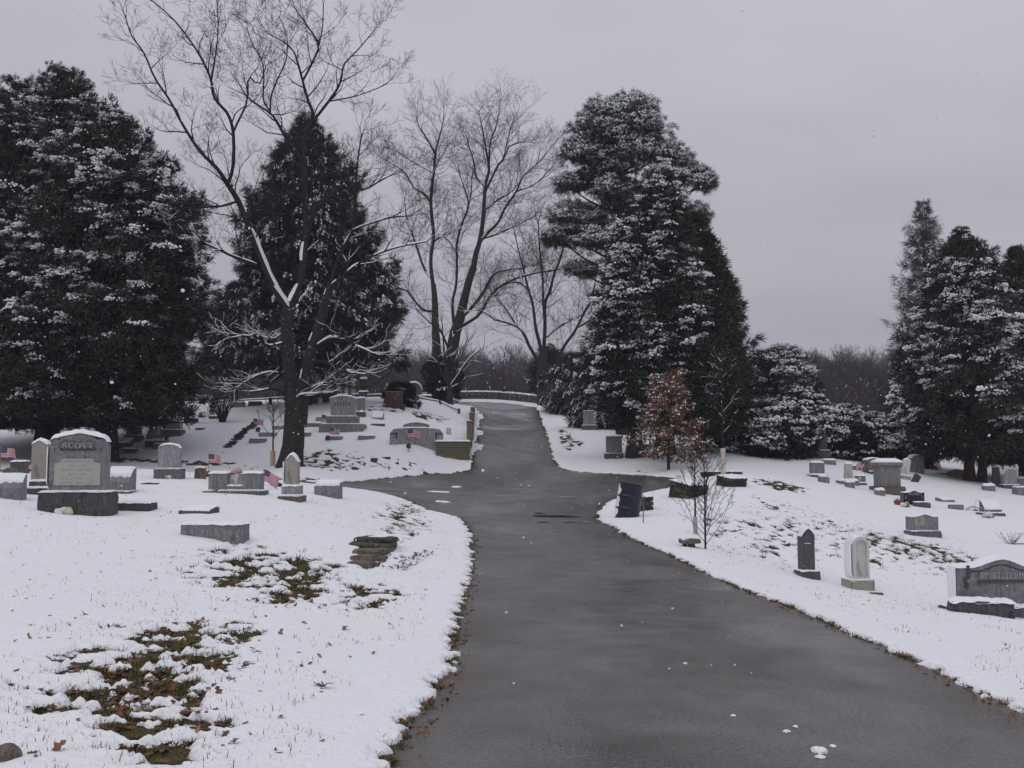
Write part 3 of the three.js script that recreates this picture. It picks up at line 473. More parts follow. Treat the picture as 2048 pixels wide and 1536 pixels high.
const TRACED = {
 near: { x: -7.34, z: -35.00, seed: 11, trunk: [[[-0.05, -0.08, 0.00, 0.491], [0.03, 0.33, 0.00, 0.398], [0.10, 0.91, 0.00, 0.352], [0.12, 1.57, 0.00, 0.332], [0.10, 2.24, 0.00, 0.305], [-0.05, 2.90, 0.00, 0.226], [-0.13, 3.91, 0.00, 0.206], [-0.18, 4.92, 0.00, 0.219], [-0.14, 5.39, 0.00, 0.199]], [[0.28, 1.41, 0.05, 0.265], [0.36, 2.24, 0.12, 0.265], [0.53, 3.07, 0.20, 0.206], [0.69, 3.91, 0.28, 0.186], [0.94, 4.66, 0.35, 0.166], [1.20, 5.59, 0.42, 0.139], [1.36, 6.11, 0.50, 0.119]]],
  boughs: [[[-0.14, 5.29, 0.00, 0.138], [-0.46, 5.76, 0.12, 0.106], [-0.86, 6.61, 0.25, 0.096], [-1.39, 7.97, 0.37, 0.096], [-1.80, 8.96, 0.49, 0.090], [-2.06, 9.37, 0.62, 0.080], [-2.42, 9.92, 0.74, 0.064], [-2.96, 10.47, 0.86, 0.053], [-3.54, 11.37, 0.98, 0.042], [-3.93, 12.12, 1.11, 0.037], [-4.39, 12.81, 1.23, 0.032], [-4.75, 13.65, 1.35, 0.027], [-5.09, 14.12, 1.48, 0.021], [-5.29, 14.79, 1.60, 0.016]], [[-2.06, 9.34, 0.80, 0.064], [-1.86, 9.80, 0.93, 0.058], [-1.82, 11.02, 1.07, 0.053], [-1.97, 11.60, 1.20, 0.048], [-2.40, 12.12, 1.33, 0.042], [-2.48, 12.69, 1.47, 0.037], [-2.84, 13.46, 1.60, 0.032], [-3.23, 14.04, 1.73, 0.027], [-3.70, 14.60, 1.87, 0.021], [-4.52, 15.28, 2.00, 0.016]], [[-2.48, 12.66, 1.40, 0.032], [-2.45, 13.55, 1.13, 0.027], [-2.45, 14.51, 0.87, 0.021], [-2.58, 15.71, 0.60, 0.016]], [[-1.82, 11.09, 1.00, 0.037], [-1.64, 11.27, 1.28, 0.037], [-1.26, 11.89, 1.56, 0.032], [-1.15, 12.60, 1.84, 0.027], [-0.74, 12.27, 2.12, 0.021], [-0.46, 12.80, 2.40, 0.016]], [[-0.14, 5.32, 0.00, 0.138], [0.20, 6.18, -0.08, 0.117], [0.35, 7.63, -0.15, 0.101], [0.33, 8.99, -0.23, 0.096], [0.28, 9.77, -0.31, 0.085], [0.24, 10.47, -0.38, 0.080], [0.19, 11.23, -0.46, 0.064], [0.48, 12.22, -0.54, 0.058], [0.29, 12.69, -0.62, 0.048], [0.07, 13.46, -0.69, 0.042], [-0.13, 14.12, -0.77, 0.037], [-0.30, 14.56, -0.85, 0.027], [-0.77, 14.98, -0.92, 0.021], [-1.27, 15.25, -1.00, 0.016]], [[0.22, 10.54, -0.60, 0.064], [-0.00, 10.80, -0.86, 0.064], [-0.47, 11.41, -1.11, 0.058], [-0.82, 11.98, -1.37, 0.053], [-1.19, 12.55, -1.63, 0.042], [-1.81, 13.02, -1.89, 0.032], [-2.24, 13.41, -2.14, 0.027], [-2.61, 14.02, -2.40, 0.016]], [[-1.19, 12.55, -1.40, 0.032], [-1.16, 13.07, -1.32, 0.032], [-0.94, 13.65, -1.24, 0.027], [-0.61, 14.37, -1.16, 0.021], [-0.59, 15.23, -1.08, 0.016], [-0.85, 15.86, -1.00, 0.011]], [[-1.22, 12.62, -1.40, 0.032], [-1.50, 13.07, -1.64, 0.032], [-1.56, 14.04, -1.88, 0.027], [-1.70, 14.70, -2.12, 0.021], [-2.09, 15.37, -2.36, 0.016], [-2.40, 16.13, -2.60, 0.011]], [[0.07, 13.49, -0.80, 0.037], [0.41, 13.98, -0.55, 0.037], [0.69, 14.56, -0.30, 0.032], [0.39, 15.04, -0.05, 0.027], [-0.08, 15.67, 0.20, 0.016]], [[0.69, 14.51, -0.30, 0.027], [0.87, 15.07, 0.00, 0.021], [0.94, 15.78, 0.30, 0.016]], [[0.48, 12.20, -1.00, 0.048], [0.90, 12.60, -0.73, 0.048], [1.27, 12.97, -0.47, 0.042], [1.49, 13.27, -0.20, 0.037], [1.62, 13.70, 0.07, 0.027], [2.09, 14.07, 0.33, 0.021], [2.73, 14.70, 0.60, 0.016]], [[0.99, 12.66, -0.60, 0.027], [1.86, 13.07, -1.20, 0.021], [2.61, 13.60, -1.80, 0.016]], [[1.36, 6.10, 0.50, 0.074], [1.52, 6.64, 0.65, 0.058], [1.81, 7.27, 0.80, 0.053], [2.13, 7.83, 0.95, 0.048], [2.23, 8.79, 1.10, 0.042], [2.29, 9.85, 1.25, 0.032], [2.45, 10.89, 1.40, 0.021]], [[1.36, 6.06, 0.50, 0.064], [1.79, 6.35, 0.68, 0.053], [2.14, 6.59, 0.87, 0.048], [2.58, 6.83, 1.05, 0.042], [3.16, 7.03, 1.23, 0.037], [3.75, 7.17, 1.42, 0.032], [4.62, 7.29, 1.60, 0.027]], [[2.13, 7.80, 1.00, 0.037], [2.76, 8.15, 0.60, 0.032], [3.35, 8.41, 0.20, 0.027], [3.94, 8.55, -0.20, 0.016]], [[0.87, 4.07, 0.30, 0.064], [1.38, 4.29, 0.68, 0.053], [1.82, 4.23, 1.05, 0.048], [2.29, 3.99, 1.43, 0.037], [2.96, 3.67, 1.80, 0.021]], [[0.74, 3.54, 0.20, 0.053], [1.24, 3.52, 0.50, 0.042], [1.83, 3.29, 0.80, 0.032], [2.15, 3.12, 1.10, 0.027], [2.65, 3.04, 1.40, 0.016]], [[-0.20, 4.24, 0.00, 0.058], [-0.72, 4.06, 0.40, 0.042], [-1.04, 4.33, 0.80, 0.037], [-1.74, 4.23, 1.20, 0.021]], [[-0.14, 4.66, 0.00, 0.042], [-0.61, 4.41, -0.33, 0.032], [-0.91, 4.44, -0.67, 0.027], [-1.33, 4.58, -1.00, 0.016]], [[0.38, 7.71, -0.20, 0.080], [0.51, 7.92, 0.08, 0.069], [0.62, 8.27, 0.36, 0.064], [0.94, 8.63, 0.64, 0.053], [1.37, 8.91, 0.92, 0.042], [1.71, 9.10, 1.20, 0.027]], [[0.40, 8.65, -0.30, 0.080], [0.53, 8.91, -0.52, 0.080], [0.95, 9.34, -0.73, 0.064], [1.48, 9.71, -0.95, 0.048], [2.17, 9.71, -1.17, 0.037], [2.64, 10.04, -1.38, 0.027], [3.10, 10.37, -1.60, 0.016]], [[-1.18, 6.78, 0.30, 0.064], [-1.50, 6.86, 0.67, 0.058], [-1.84, 6.96, 1.03, 0.048], [-2.64, 7.32, 1.40, 0.027]], [[-1.76, 8.82, 0.70, 0.042], [-2.16, 8.57, 1.07, 0.037], [-2.66, 8.45, 1.43, 0.032], [-3.08, 8.17, 1.80, 0.016]], [[-1.48, 8.14, 0.50, 0.048], [-1.40, 8.65, 0.13, 0.042], [-0.99, 8.91, -0.23, 0.037], [-0.49, 9.51, -0.60, 0.021]], [[-0.07, 2.40, 0.00, 0.053], [-0.37, 2.60, 0.33, 0.042], [-0.61, 2.62, 0.65, 0.037], [-0.97, 2.50, 0.98, 0.032], [-1.34, 2.50, 1.30, 0.016]], [[0.16, 2.30, 0.10, 0.053], [0.48, 2.44, 0.60, 0.042], [1.11, 2.44, 1.10, 0.027], [1.42, 2.40, 1.60, 0.016]], [[0.39, 2.49, 0.10, 0.037], [0.70, 2.74, -0.20, 0.032], [0.95, 2.90, -0.50, 0.027], [1.37, 2.87, -0.80, 0.016]], [[-0.22, 3.15, 0.00, 0.042], [-0.63, 3.20, 0.30, 0.032], [-1.05, 3.04, 0.60, 0.021], [-1.46, 2.74, 0.90, 0.016]]] },
 a: { x: -4.39, z: -66.00, seed: 21, trunk: [[[0.00, -0.13, 0.00, 0.425], [-0.13, 1.13, 0.00, 0.375], [-0.33, 3.02, 0.00, 0.300], [-0.40, 4.16, 0.00, 0.263], [-0.44, 5.21, 0.00, 0.225], [-0.47, 6.39, 0.00, 0.188], [-0.58, 7.63, 0.00, 0.163]]],
  boughs: [[[-0.58, 7.47, 0.00, 0.130], [-0.74, 8.75, 0.10, 0.120], [-0.71, 9.52, 0.20, 0.110], [-0.56, 10.65, 0.30, 0.110], [-0.73, 12.52, 0.40, 0.100], [-0.67, 13.68, 0.50, 0.090], [-0.49, 15.18, 0.60, 0.080], [-0.46, 15.86, 0.70, 0.070], [-0.18, 16.94, 0.80, 0.050], [0.04, 17.79, 0.90, 0.030], [0.10, 18.41, 1.00, 0.020]], [[-0.46, 15.80, 0.80, 0.060], [-0.92, 16.64, 1.07, 0.050], [-1.43, 17.33, 1.33, 0.030], [-1.56, 17.98, 1.60, 0.020]], [[-0.58, 14.62, 0.60, 0.060], [-1.19, 15.05, 0.30, 0.050], [-1.80, 15.40, 0.00, 0.040], [-2.54, 16.02, -0.30, 0.030], [-3.15, 16.48, -0.60, 0.020]], [[-0.76, 12.81, 0.30, 0.070], [-1.18, 13.30, 0.56, 0.060], [-1.85, 13.68, 0.82, 0.050], [-2.24, 14.43, 1.08, 0.040], [-2.69, 14.72, 1.34, 0.040], [-3.59, 15.27, 1.60, 0.020]], [[-0.61, 7.95, 0.00, 0.090], [-1.12, 8.53, -0.37, 0.080], [-1.67, 10.04, -0.73, 0.070], [-1.99, 10.94, -1.10, 0.060], [-2.22, 11.62, -1.47, 0.050], [-2.51, 12.45, -1.83, 0.040], [-2.68, 13.81, -2.20, 0.020]], [[-0.44, 5.88, 0.00, 0.080], [-1.26, 5.94, 0.50, 0.070], [-2.06, 7.00, 1.00, 0.060], [-2.69, 7.16, 1.50, 0.040], [-3.17, 7.47, 2.00, 0.030]], [[-0.56, 10.36, 0.00, 0.050], [-0.02, 10.84, -0.50, 0.040], [0.61, 10.20, -1.00, 0.030], [0.93, 9.72, -1.50, 0.020]], [[-0.71, 14.17, 0.40, 0.050], [-0.46, 14.56, 1.20, 0.040], [-0.08, 15.21, 2.00, 0.030]]] },
 b: { x: -4.01, z: -67.00, seed: 31, trunk: [[[0.00, -0.10, 0.00, 0.559], [-0.01, 1.18, 0.00, 0.457], [0.12, 2.62, 0.00, 0.406], [0.39, 4.55, 0.00, 0.368], [0.68, 5.42, 0.00, 0.318], [1.09, 7.30, 0.00, 0.241], [1.53, 8.76, 0.00, 0.229]]],
  boughs: [[[1.53, 8.66, 0.00, 0.183], [1.69, 9.67, -0.08, 0.173], [1.92, 10.45, -0.16, 0.152], [2.14, 11.92, -0.24, 0.132], [2.23, 13.53, -0.32, 0.112], [2.29, 14.29, -0.40, 0.102], [2.52, 15.31, -0.48, 0.081], [2.39, 16.23, -0.56, 0.071], [2.22, 17.16, -0.64, 0.061], [2.03, 18.32, -0.72, 0.041], [1.80, 19.35, -0.80, 0.020]], [[2.26, 13.76, -0.30, 0.081], [2.68, 14.52, 0.06, 0.071], [3.04, 15.21, 0.42, 0.071], [3.49, 15.67, 0.78, 0.061], [3.88, 16.40, 1.14, 0.041], [4.95, 16.53, 1.50, 0.020]], [[3.43, 15.60, 0.50, 0.051], [3.65, 16.46, 0.87, 0.041], [3.94, 17.56, 1.23, 0.030], [4.27, 18.29, 1.60, 0.020]], [[2.52, 15.24, -0.30, 0.061], [2.61, 16.99, 0.10, 0.051], [2.97, 17.79, 0.50, 0.041], [3.23, 18.95, 0.90, 0.020]], [[2.26, 14.15, -0.30, 0.071], [1.68, 14.85, -0.72, 0.061], [1.51, 16.00, -1.15, 0.051], [1.22, 16.99, -1.57, 0.041], [0.96, 17.95, -2.00, 0.020]], [[1.92, 10.38, 0.00, 0.112], [2.43, 10.94, 0.24, 0.102], [3.14, 11.59, 0.49, 0.091], [3.59, 12.51, 0.73, 0.081], [4.33, 13.53, 0.97, 0.061], [4.69, 14.38, 1.21, 0.051], [5.63, 15.14, 1.46, 0.041], [6.47, 16.07, 1.70, 0.020]], [[4.33, 13.50, 0.90, 0.051], [5.46, 13.76, 1.65, 0.041], [6.76, 14.91, 2.40, 0.020]], [[2.20, 12.51, -0.30, 0.071], [3.04, 13.36, -0.87, 0.061], [3.94, 14.05, -1.43, 0.041], [4.59, 14.98, -2.00, 0.020]], [[2.01, 10.61, 0.00, 0.081], [2.98, 11.07, -0.67, 0.071], [4.20, 11.76, -1.33, 0.051], [5.62, 12.61, -2.00, 0.020]], [[0.74, 5.52, 0.00, 0.122], [1.41, 6.07, 0.32, 0.112], [2.31, 7.20, 0.64, 0.091], [2.53, 7.65, 0.96, 0.081], [2.98, 8.17, 1.28, 0.071], [4.55, 8.43, 1.60, 0.041]], [[0.87, 5.03, 0.00, 0.152], [1.93, 5.68, 0.40, 0.122], [2.53, 6.62, 0.80, 0.102], [3.21, 7.30, 1.20, 0.091], [4.20, 7.75, 1.60, 0.081], [5.68, 8.07, 2.00, 0.061], [6.80, 8.14, 2.40, 0.030]], [[0.30, 5.03, 0.10, 0.102], [0.19, 6.52, -0.09, 0.091], [0.41, 7.65, -0.28, 0.081], [0.44, 9.57, -0.47, 0.081], [0.40, 10.22, -0.66, 0.081], [0.72, 11.76, -0.84, 0.071], [1.01, 12.51, -1.03, 0.061], [1.13, 13.36, -1.22, 0.051], [0.84, 14.38, -1.41, 0.041], [0.48, 15.47, -1.60, 0.020]], [[1.10, 12.84, -1.20, 0.051], [1.36, 13.82, -0.50, 0.041], [1.45, 15.14, 0.20, 0.020]], [[0.11, 3.10, 0.00, 0.081], [-0.60, 4.71, 0.67, 0.061], [-1.17, 5.03, 1.33, 0.051], [-1.88, 5.68, 2.00, 0.030]]] },
 c: { x: 1.91, z: -65.00, seed: 41, trunk: [[[-0.00, -0.12, 0.00, 0.370], [-0.09, 0.56, 0.00, 0.271], [-0.12, 1.80, 0.00, 0.246], [-0.09, 2.73, 0.00, 0.246], [0.07, 3.76, 0.00, 0.197]]],
  boughs: [[[-0.18, 2.57, 0.00, 0.118], [-0.49, 3.19, 0.17, 0.108], [-0.86, 3.76, 0.35, 0.099], [-1.17, 4.47, 0.52, 0.089], [-1.60, 4.91, 0.70, 0.079], [-2.41, 5.19, 0.88, 0.069], [-2.97, 5.29, 1.05, 0.059], [-3.78, 5.85, 1.22, 0.039], [-4.37, 5.79, 1.40, 0.020]], [[-0.05, 3.35, 0.00, 0.108], [-0.42, 4.91, -0.17, 0.099], [-0.52, 5.69, -0.34, 0.089], [-0.61, 6.48, -0.51, 0.079], [-0.95, 7.70, -0.69, 0.069], [-1.23, 8.99, -0.86, 0.059], [-1.48, 9.94, -1.03, 0.039], [-1.73, 11.21, -1.20, 0.020]], [[0.07, 3.66, 0.00, 0.118], [0.14, 5.19, 0.10, 0.108], [0.14, 6.48, 0.20, 0.099], [0.45, 7.20, 0.30, 0.089], [0.67, 8.14, 0.40, 0.079], [1.11, 9.25, 0.50, 0.069], [1.33, 10.26, 0.60, 0.049], [1.50, 11.52, 0.70, 0.030], [1.41, 12.80, 0.80, 0.020]], [[0.14, 5.22, 0.00, 0.069], [0.01, 6.48, 0.50, 0.069], [-0.04, 8.05, 1.00, 0.059], [-0.23, 9.62, 1.50, 0.049], [-0.32, 11.21, 2.00, 0.030]], [[0.00, 1.49, 0.00, 0.118], [0.44, 2.11, 0.21, 0.108], [0.87, 2.85, 0.42, 0.108], [1.31, 3.76, 0.64, 0.099], [1.90, 4.54, 0.85, 0.089], [2.40, 5.50, 1.06, 0.079], [2.84, 6.38, 1.27, 0.059], [3.13, 7.42, 1.49, 0.039], [3.26, 8.36, 1.70, 0.020]], [[2.12, 4.85, 0.90, 0.059], [3.21, 5.50, 1.70, 0.049], [3.93, 6.16, 2.50, 0.030]], [[0.26, 4.35, 0.00, 0.079], [0.82, 4.91, -0.50, 0.069], [1.53, 5.38, -1.00, 0.059], [2.31, 5.85, -1.50, 0.030]], [[-1.60, 4.91, 0.60, 0.049], [-2.35, 6.16, 0.20, 0.049], [-2.81, 6.79, -0.20, 0.039], [-3.13, 7.73, -0.60, 0.020]], [[-0.79, 7.26, -0.40, 0.049], [-1.41, 7.73, 0.13, 0.039], [-2.19, 7.57, 0.67, 0.030], [-2.97, 6.79, 1.20, 0.020]]] },
 e: { x: -3.29, z: -56.00, seed: 51, trunk: [[[0.00, -0.03, 0.00, 0.202], [-0.00, 0.45, 0.00, 0.149], [-0.01, 1.12, 0.00, 0.127]]],
  boughs: [[[-0.00, 1.04, 0.00, 0.085], [-0.19, 1.79, 0.15, 0.068], [-0.28, 2.59, 0.30, 0.051], [-0.34, 3.39, 0.45, 0.042], [-0.42, 4.47, 0.60, 0.025]], [[0.02, 1.04, 0.00, 0.076], [0.39, 1.52, 0.40, 0.059], [1.06, 2.46, 0.80, 0.042], [1.80, 2.99, 1.20, 0.025]], [[-0.00, 0.93, 0.00, 0.076], [0.66, 1.25, 0.40, 0.051], [0.95, 1.52, 0.80, 0.034]], [[-0.03, 1.12, 0.00, 0.076], [0.12, 2.05, -0.20, 0.059], [0.47, 2.86, -0.40, 0.042], [0.92, 3.66, -0.60, 0.025]], [[-0.06, 1.12, 0.00, 0.076], [-0.49, 1.92, 0.13, 0.059], [-0.68, 2.72, 0.27, 0.042], [-0.87, 3.39, 0.40, 0.025]], [[-0.03, 1.25, 0.00, 0.068], [-0.14, 2.19, -0.10, 0.051], [0.12, 3.39, -0.20, 0.034], [0.38, 4.47, -0.30, 0.017]], [[0.15, 1.31, 0.00, 0.051], [0.31, 1.92, 0.10, 0.042], [0.79, 3.13, 0.20, 0.025], [1.32, 3.88, 0.30, 0.017]]] },
};
const EVERGREENS = [
  { name: 'cedar_tree', label: 'broad dark cedar behind the rosette-topped monument, snow on its upper boughs', seed: 101, kind: 'cedar', shape: 'broad', branches: 560, trunk: 0.34, snow: 0.78, snowAt: (x, t) => 0.30 - 0.5 * x - 1.1 * sstep(0.6, 0.15, t), rise: 0.55, spacing: 0.30, x: -13.84, z: -36.00, h: 12.15, base: 1.44, r: 3.89 },
  { name: 'cedar_tree', label: 'tallest cedar at the left edge, with a pointed snowy top', seed: 102, kind: 'cedar', shape: 'broad', branches: 640, trunk: 0.34, snow: 0.78, snowAt: (x, t) => 0.30 - 1.0 * sstep(0.55, 0.12, t), rise: 0.5, spacing: 0.30, leaders: [[0, 0, 1], [-1.4, 0.3, 0.97], [0.3, -0.4, 1]], x: -16.94, z: -38.50, h: 14.46, base: 1.01, r: 4.38 },
  { name: 'cedar_tree', label: 'cedar cut off by the left picture edge, several thin leaders at its top', seed: 103, kind: 'cedar', branches: 330, trunk: 0.25, snow: 0.55, snowAt: (x, t) => 0.2 - 0.6 * sstep(0.5, 0.05, t), rise: 0.5, spacing: 0.32, leaders: [[0, 0, 1], [0.7, 0.2, 0.99], [1.1, 0, 0.96]], x: -18.12, z: -35.50, h: 12.62, base: 1.21, r: 2.52 },
  { name: 'spruce_tree', label: 'tall dark spruce behind the twin-stemmed bare tree', seed: 104, kind: 'spruce', shape: 'cone', branches: 430, trunk: 0.28, snow: 0.85, snowAt: (x, t) => 0.2 - 0.35 * x, droop: 0.75, spacing: 0.27, scale: 1.05, x: -9.60, z: -48.50, h: 13.79, base: 2.07, r: 4.71 },
  { name: 'cedar_tree', label: 'snow-flecked cedar right of the lane, trunk beside the grey stone', seed: 105, kind: 'cedar', shape: 'column', branches: 420, trunk: 0.26, snow: 0.7, snowAt: (x, t) => 0.22 - 0.4 * x - 0.6 * sstep(0.35, 0.05, t), rise: 0.55, spacing: 0.30, x: 4.50, z: -38.60, h: 9.40, base: 1.30, r: 1.79 },
  { name: 'cedar_tree', label: 'tall cedar in the middle of the right-hand clump, trunk behind the brown oak', seed: 106, kind: 'cedar', shape: 'column', branches: 520, trunk: 0.3, snow: 0.65, snowAt: (x, t) => 0.12 - 0.7 * x - 0.6 * sstep(0.35, 0.05, t), rise: 0.6, spacing: 0.30, x: 5.67, z: -39.20, h: 11.24, base: 1.16, r: 2.30 },
  { name: 'arborvitae', label: 'brownish green arborvitae nearly free of snow, right edge of the clump', seed: 107, kind: 'cedar', mat: GREEN.browned, shape: 'column', branches: 430, trunk: 0.2, snow: 0.07, rise: 0.8, spacing: 0.27, x: 7.32, z: -41.00, h: 9.45, base: 0.75, r: 1.79 },
  { name: 'spruce_tree', label: 'spruce behind the arborvitae, one drooping bough sticking out', seed: 108, kind: 'spruce', shape: 'cone', branches: 150, trunk: 0.2, snow: 0.12, droop: 0.7, spacing: 0.31, x: 9.82, z: -50.00, h: 8.63, base: 0.48, r: 2.04 },
  { name: 'hemlock_tree', label: 'snowy hemlock between the lane crest and the right-hand clump', seed: 109, kind: 'wispy', shape: 'cedar', branches: 260, tuft: 4, trunk: 0.2, snow: 0.95, snowAt: () => 0.35, droop: 0.5, spacing: 0.32, scale: 1.15, x: 3.42, z: -58.00, h: 3.42, base: 0.10, r: 1.98 },
  { name: 'hemlock_tree', label: 'low snowy hemlock above the pale square stone right of the lane', seed: 110, kind: 'wispy', shape: 'cedar', branches: 240, tuft: 4, trunk: 0.18, snow: 0.95, snowAt: () => 0.35, droop: 0.5, spacing: 0.30, x: 4.18, z: -50.00, h: 3.24, base: 0.14, r: 1.37 },
  { name: 'cedar_tree', label: 'dark cedar behind the many-stemmed bare tree at the crest', seed: 111, kind: 'cedar', shape: 'column', branches: 190, trunk: 0.2, snow: 0.4, rise: 0.5, spacing: 0.38, scale: 1.2, x: 2.67, z: -74.00, h: 4.90, base: 0.49, r: 1.61 },
  { name: 'spruce_tree', label: 'thin wispy spruce rising behind the right-hand cedars', seed: 112, kind: 'wispy', shape: 'cone', branches: 200, tuft: 3, trunk: 0.16, snow: 0.7, snowAt: () => 0.2, droop: 0.35, spacing: 0.33, scale: 1.1, x: 22.95, z: -58.00, h: 14.29, base: 1.94, r: 2.31 },
  { name: 'cedar_tree', label: 'snowy cedar at right with two bare trunks on the slope', seed: 113, kind: 'cedar', branches: 470, trunk: 0.17, twin: 0.42, bark: barkCedar, snow: 0.75, snowAt: (x, t) => 0.22 - 0.8 * sstep(0.45, 0.1, t), rise: 0.5, spacing: 0.30, x: 17.71, z: -41.00, h: 9.99, base: 1.07, r: 2.72 },
  { name: 'cedar_tree', label: 'cedar cut off by the right picture edge', seed: 114, kind: 'cedar', branches: 430, trunk: 0.18, bark: barkCedar, snow: 0.75, snowAt: (x, t) => 0.22 - 0.8 * sstep(0.45, 0.1, t), rise: 0.5, spacing: 0.31, x: 21.05, z: -43.50, h: 9.84, base: 0.82, r: 2.78 },
  { name: 'yew_bush', cat: 'bush', label: 'largest rounded yew, snow on its top, right of the white-guarded young tree', seed: 120, kind: 'yew', shape: 'dome', noTrunk: true, branches: 300, snow: 1.3, snowAt: (x, t) => 0.1 + 2.6 * (t - 0.5), rise: 0.9, spacing: 0.22, dense: 1.2, x: 10.26, z: -42.30, h: 2.28, base: 0.10, r: 1.60 },
  { name: 'yew_bush', cat: 'bush', label: 'narrow upright yew touching the largest yew on its right', seed: 121, kind: 'yew', shape: 'dome', noTrunk: true, branches: 210, snow: 1.2, snowAt: (x, t) => 2.4 * (t - 0.5), rise: 0.9, spacing: 0.24, x: 12.10, z: -44.00, h: 2.83, base: 0.10, r: 0.96 },
  { name: 'yew_bush', cat: 'bush', label: 'yew just right of the dark blocky monument', seed: 122, kind: 'yew', shape: 'dome', noTrunk: true, branches: 210, snow: 1.2, snowAt: (x, t) => 2.4 * (t - 0.5), rise: 0.9, spacing: 0.24, x: 13.90, z: -45.00, h: 2.34, base: 0.10, r: 1.07 },
  { name: 'yew_bush', cat: 'bush', label: 'snow-laden yew behind the pair of pale little columns', seed: 123, kind: 'yew', shape: 'dome', noTrunk: true, branches: 230, snow: 1.3, snowAt: (x, t) => 0.15 + 2.2 * (t - 0.45), rise: 0.8, spacing: 0.24, x: 15.64, z: -46.00, h: 2.23, base: 0.10, r: 1.22 },
  { name: 'yew_bush', cat: 'bush', label: 'snow-laden yew behind the hipped-top monument', seed: 124, kind: 'yew', shape: 'dome', noTrunk: true, branches: 230, snow: 1.3, snowAt: (x, t) => 0.15 + 2.2 * (t - 0.45), rise: 0.8, spacing: 0.24, x: 17.25, z: -46.50, h: 1.96, base: 0.10, r: 1.23 },
  { name: 'cedar_tree', label: 'small rounded snowy cedar behind the yews', seed: 125, kind: 'cedar', shape: 'dome', branches: 260, trunk: 0.14, snow: 1.1, snowAt: () => 0.3, rise: 0.5, spacing: 0.31, x: 13.55, z: -53.00, h: 5.11, base: 1.07, r: 1.61 },
  { name: 'spruce_tree', label: 'loose bluish spruce low behind the yews, before the far wood', seed: 126, kind: 'wispy', shape: 'cone', branches: 190, trunk: 0.12, snow: 0.55, snowAt: () => 0.15, droop: 0.5, spacing: 0.33, scale: 1.1, x: 21.18, z: -56.00, h: 6.07, base: 0.73, r: 1.75 },
  { name: 'boxwood_bush', cat: 'bush', label: 'small green bush beside the red granite stone', seed: 127, kind: 'yew', shape: 'dome', noTrunk: true, branches: 90, snow: 0.5, rise: 0.8, spacing: 0.24, x: -5.38, z: -51.00, h: 1.13, base: 0.15, r: 0.51 },
  { name: 'ivy_clump', cat: 'bush', label: 'dark reddish ivy round the foot of the central bare trees', seed: 128, kind: 'yew', mat: leafMat(0.05, 0.032, 0.026), shape: 'dome', noTrunk: true, branches: 150, snow: 0.25, rise: 0.8, spacing: 0.33, scale: 1.3, x: -4.23, z: -63.50, h: 2.86, base: 0.31, r: 0.78 },
  { name: 'cedar_tree', label: 'half-hidden evergreen at the right edge behind the pale arched stone', seed: 129, kind: 'cedar', branches: 200, trunk: 0.16, snow: 0.3, rise: 0.5, spacing: 0.33, x: 25.21, z: -50.00, h: 7.36, base: 1.16, r: 2.13 },
  { name: 'spruce_tree', label: 'dark low evergreen between the big cedar and the spruce', seed: 130, kind: 'spruce', shape: 'cone', branches: 150, trunk: 0.14, snow: 0.55, snowAt: () => 0.1, droop: 0.7, spacing: 0.33, x: -13.70, z: -52.00, h: 6.33, base: 1.78, r: 1.97 }
];
const PINE = { x: 4.82, z: -46.50, h: 15.36, pads: [[0.05, 15.01, 0.99, 0.62], [-0.74, 14.32, 0.84, 0.57], [0.84, 14.55, 0.88, 0.66], [-1.31, 13.86, 0.93, 0.53], [-0.07, 13.70, 1.10, 0.66], [1.28, 13.63, 0.99, 0.75], [-1.65, 13.17, 0.71, 0.44], [1.83, 12.82, 0.77, 0.53], [-1.77, 12.41, 0.88, 0.35], [-1.20, 12.55, 0.66, 0.31], [2.50, 12.25, 0.77, 0.44], [1.04, 12.55, 0.99, 0.62], [-1.77, 11.63, 0.75, 0.31], [-0.98, 11.79, 0.97, 0.44], [-2.22, 11.27, 0.57, 0.22], [3.28, 11.79, 0.88, 0.40], [3.50, 11.18, 0.57, 0.48], [2.04, 11.45, 0.99, 0.48], [0.47, 11.45, 0.99, 0.53], [-1.78, 10.20, 0.99, 0.40], [-2.45, 9.63, 0.88, 0.35], [-1.11, 9.86, 1.10, 0.57], [-2.01, 8.95, 0.99, 0.44], [-1.00, 8.49, 0.99, 0.53], [-2.68, 8.72, 0.66, 0.31], [3.26, 9.86, 0.75, 0.44], [-1.57, 7.59, 0.88, 0.40], [0.04, 12.82, 1.01, 0.66], [-0.15, 12.02, 1.01, 0.57], [0.35, 10.65, 0.93, 0.57], [-0.38, 10.88, 0.93, 0.53], [-0.64, 13.40, 0.88, 0.57], [0.60, 13.17, 0.93, 0.62]] };
const OAK = { x: 5.29, z: -35.80, h: 3.51 };
const SAPLINGS = [
  { x: 3.46, z: -19.04, h: 1.74, seed: 181, n: 34, from: 0.10, r: 0.016, spread: 0.5, rise: 1.25, label: 'bushy leafless young tree nearest the lane on the right' },
  { x: 3.66, z: -21.22, h: 1.66, seed: 182, n: 12, from: 0.42, r: 0.019, spread: 0.5, rise: 0.5, guard: [0.40, 0.045], guardMat: 'grey', label: 'thin leafless young tree with a grey sleeve, just behind the bushy one' },
  { x: 6.54, z: -32.77, h: 3.97, seed: 183, n: 18, from: 0.36, r: 0.022, spread: 0.85, rise: 1.5, snow: 0.002, tip: 0.004, guard: [0.92, 0.075], bark: barkGrey, label: 'snow-lined young tree with a tall white guard behind the stone walls' },
  { x: -8.00, z: -35.37, h: 2.41, seed: 184, n: 11, from: 0.4, r: 0.028, spread: 0.7, rise: 1.1, tip: 0.005, guard: [0.56, 0.085], guardMat: 'orange', bark: barkGrey, label: 'young tree with a pale orange guard beside the twin-stemmed trunk' }
];
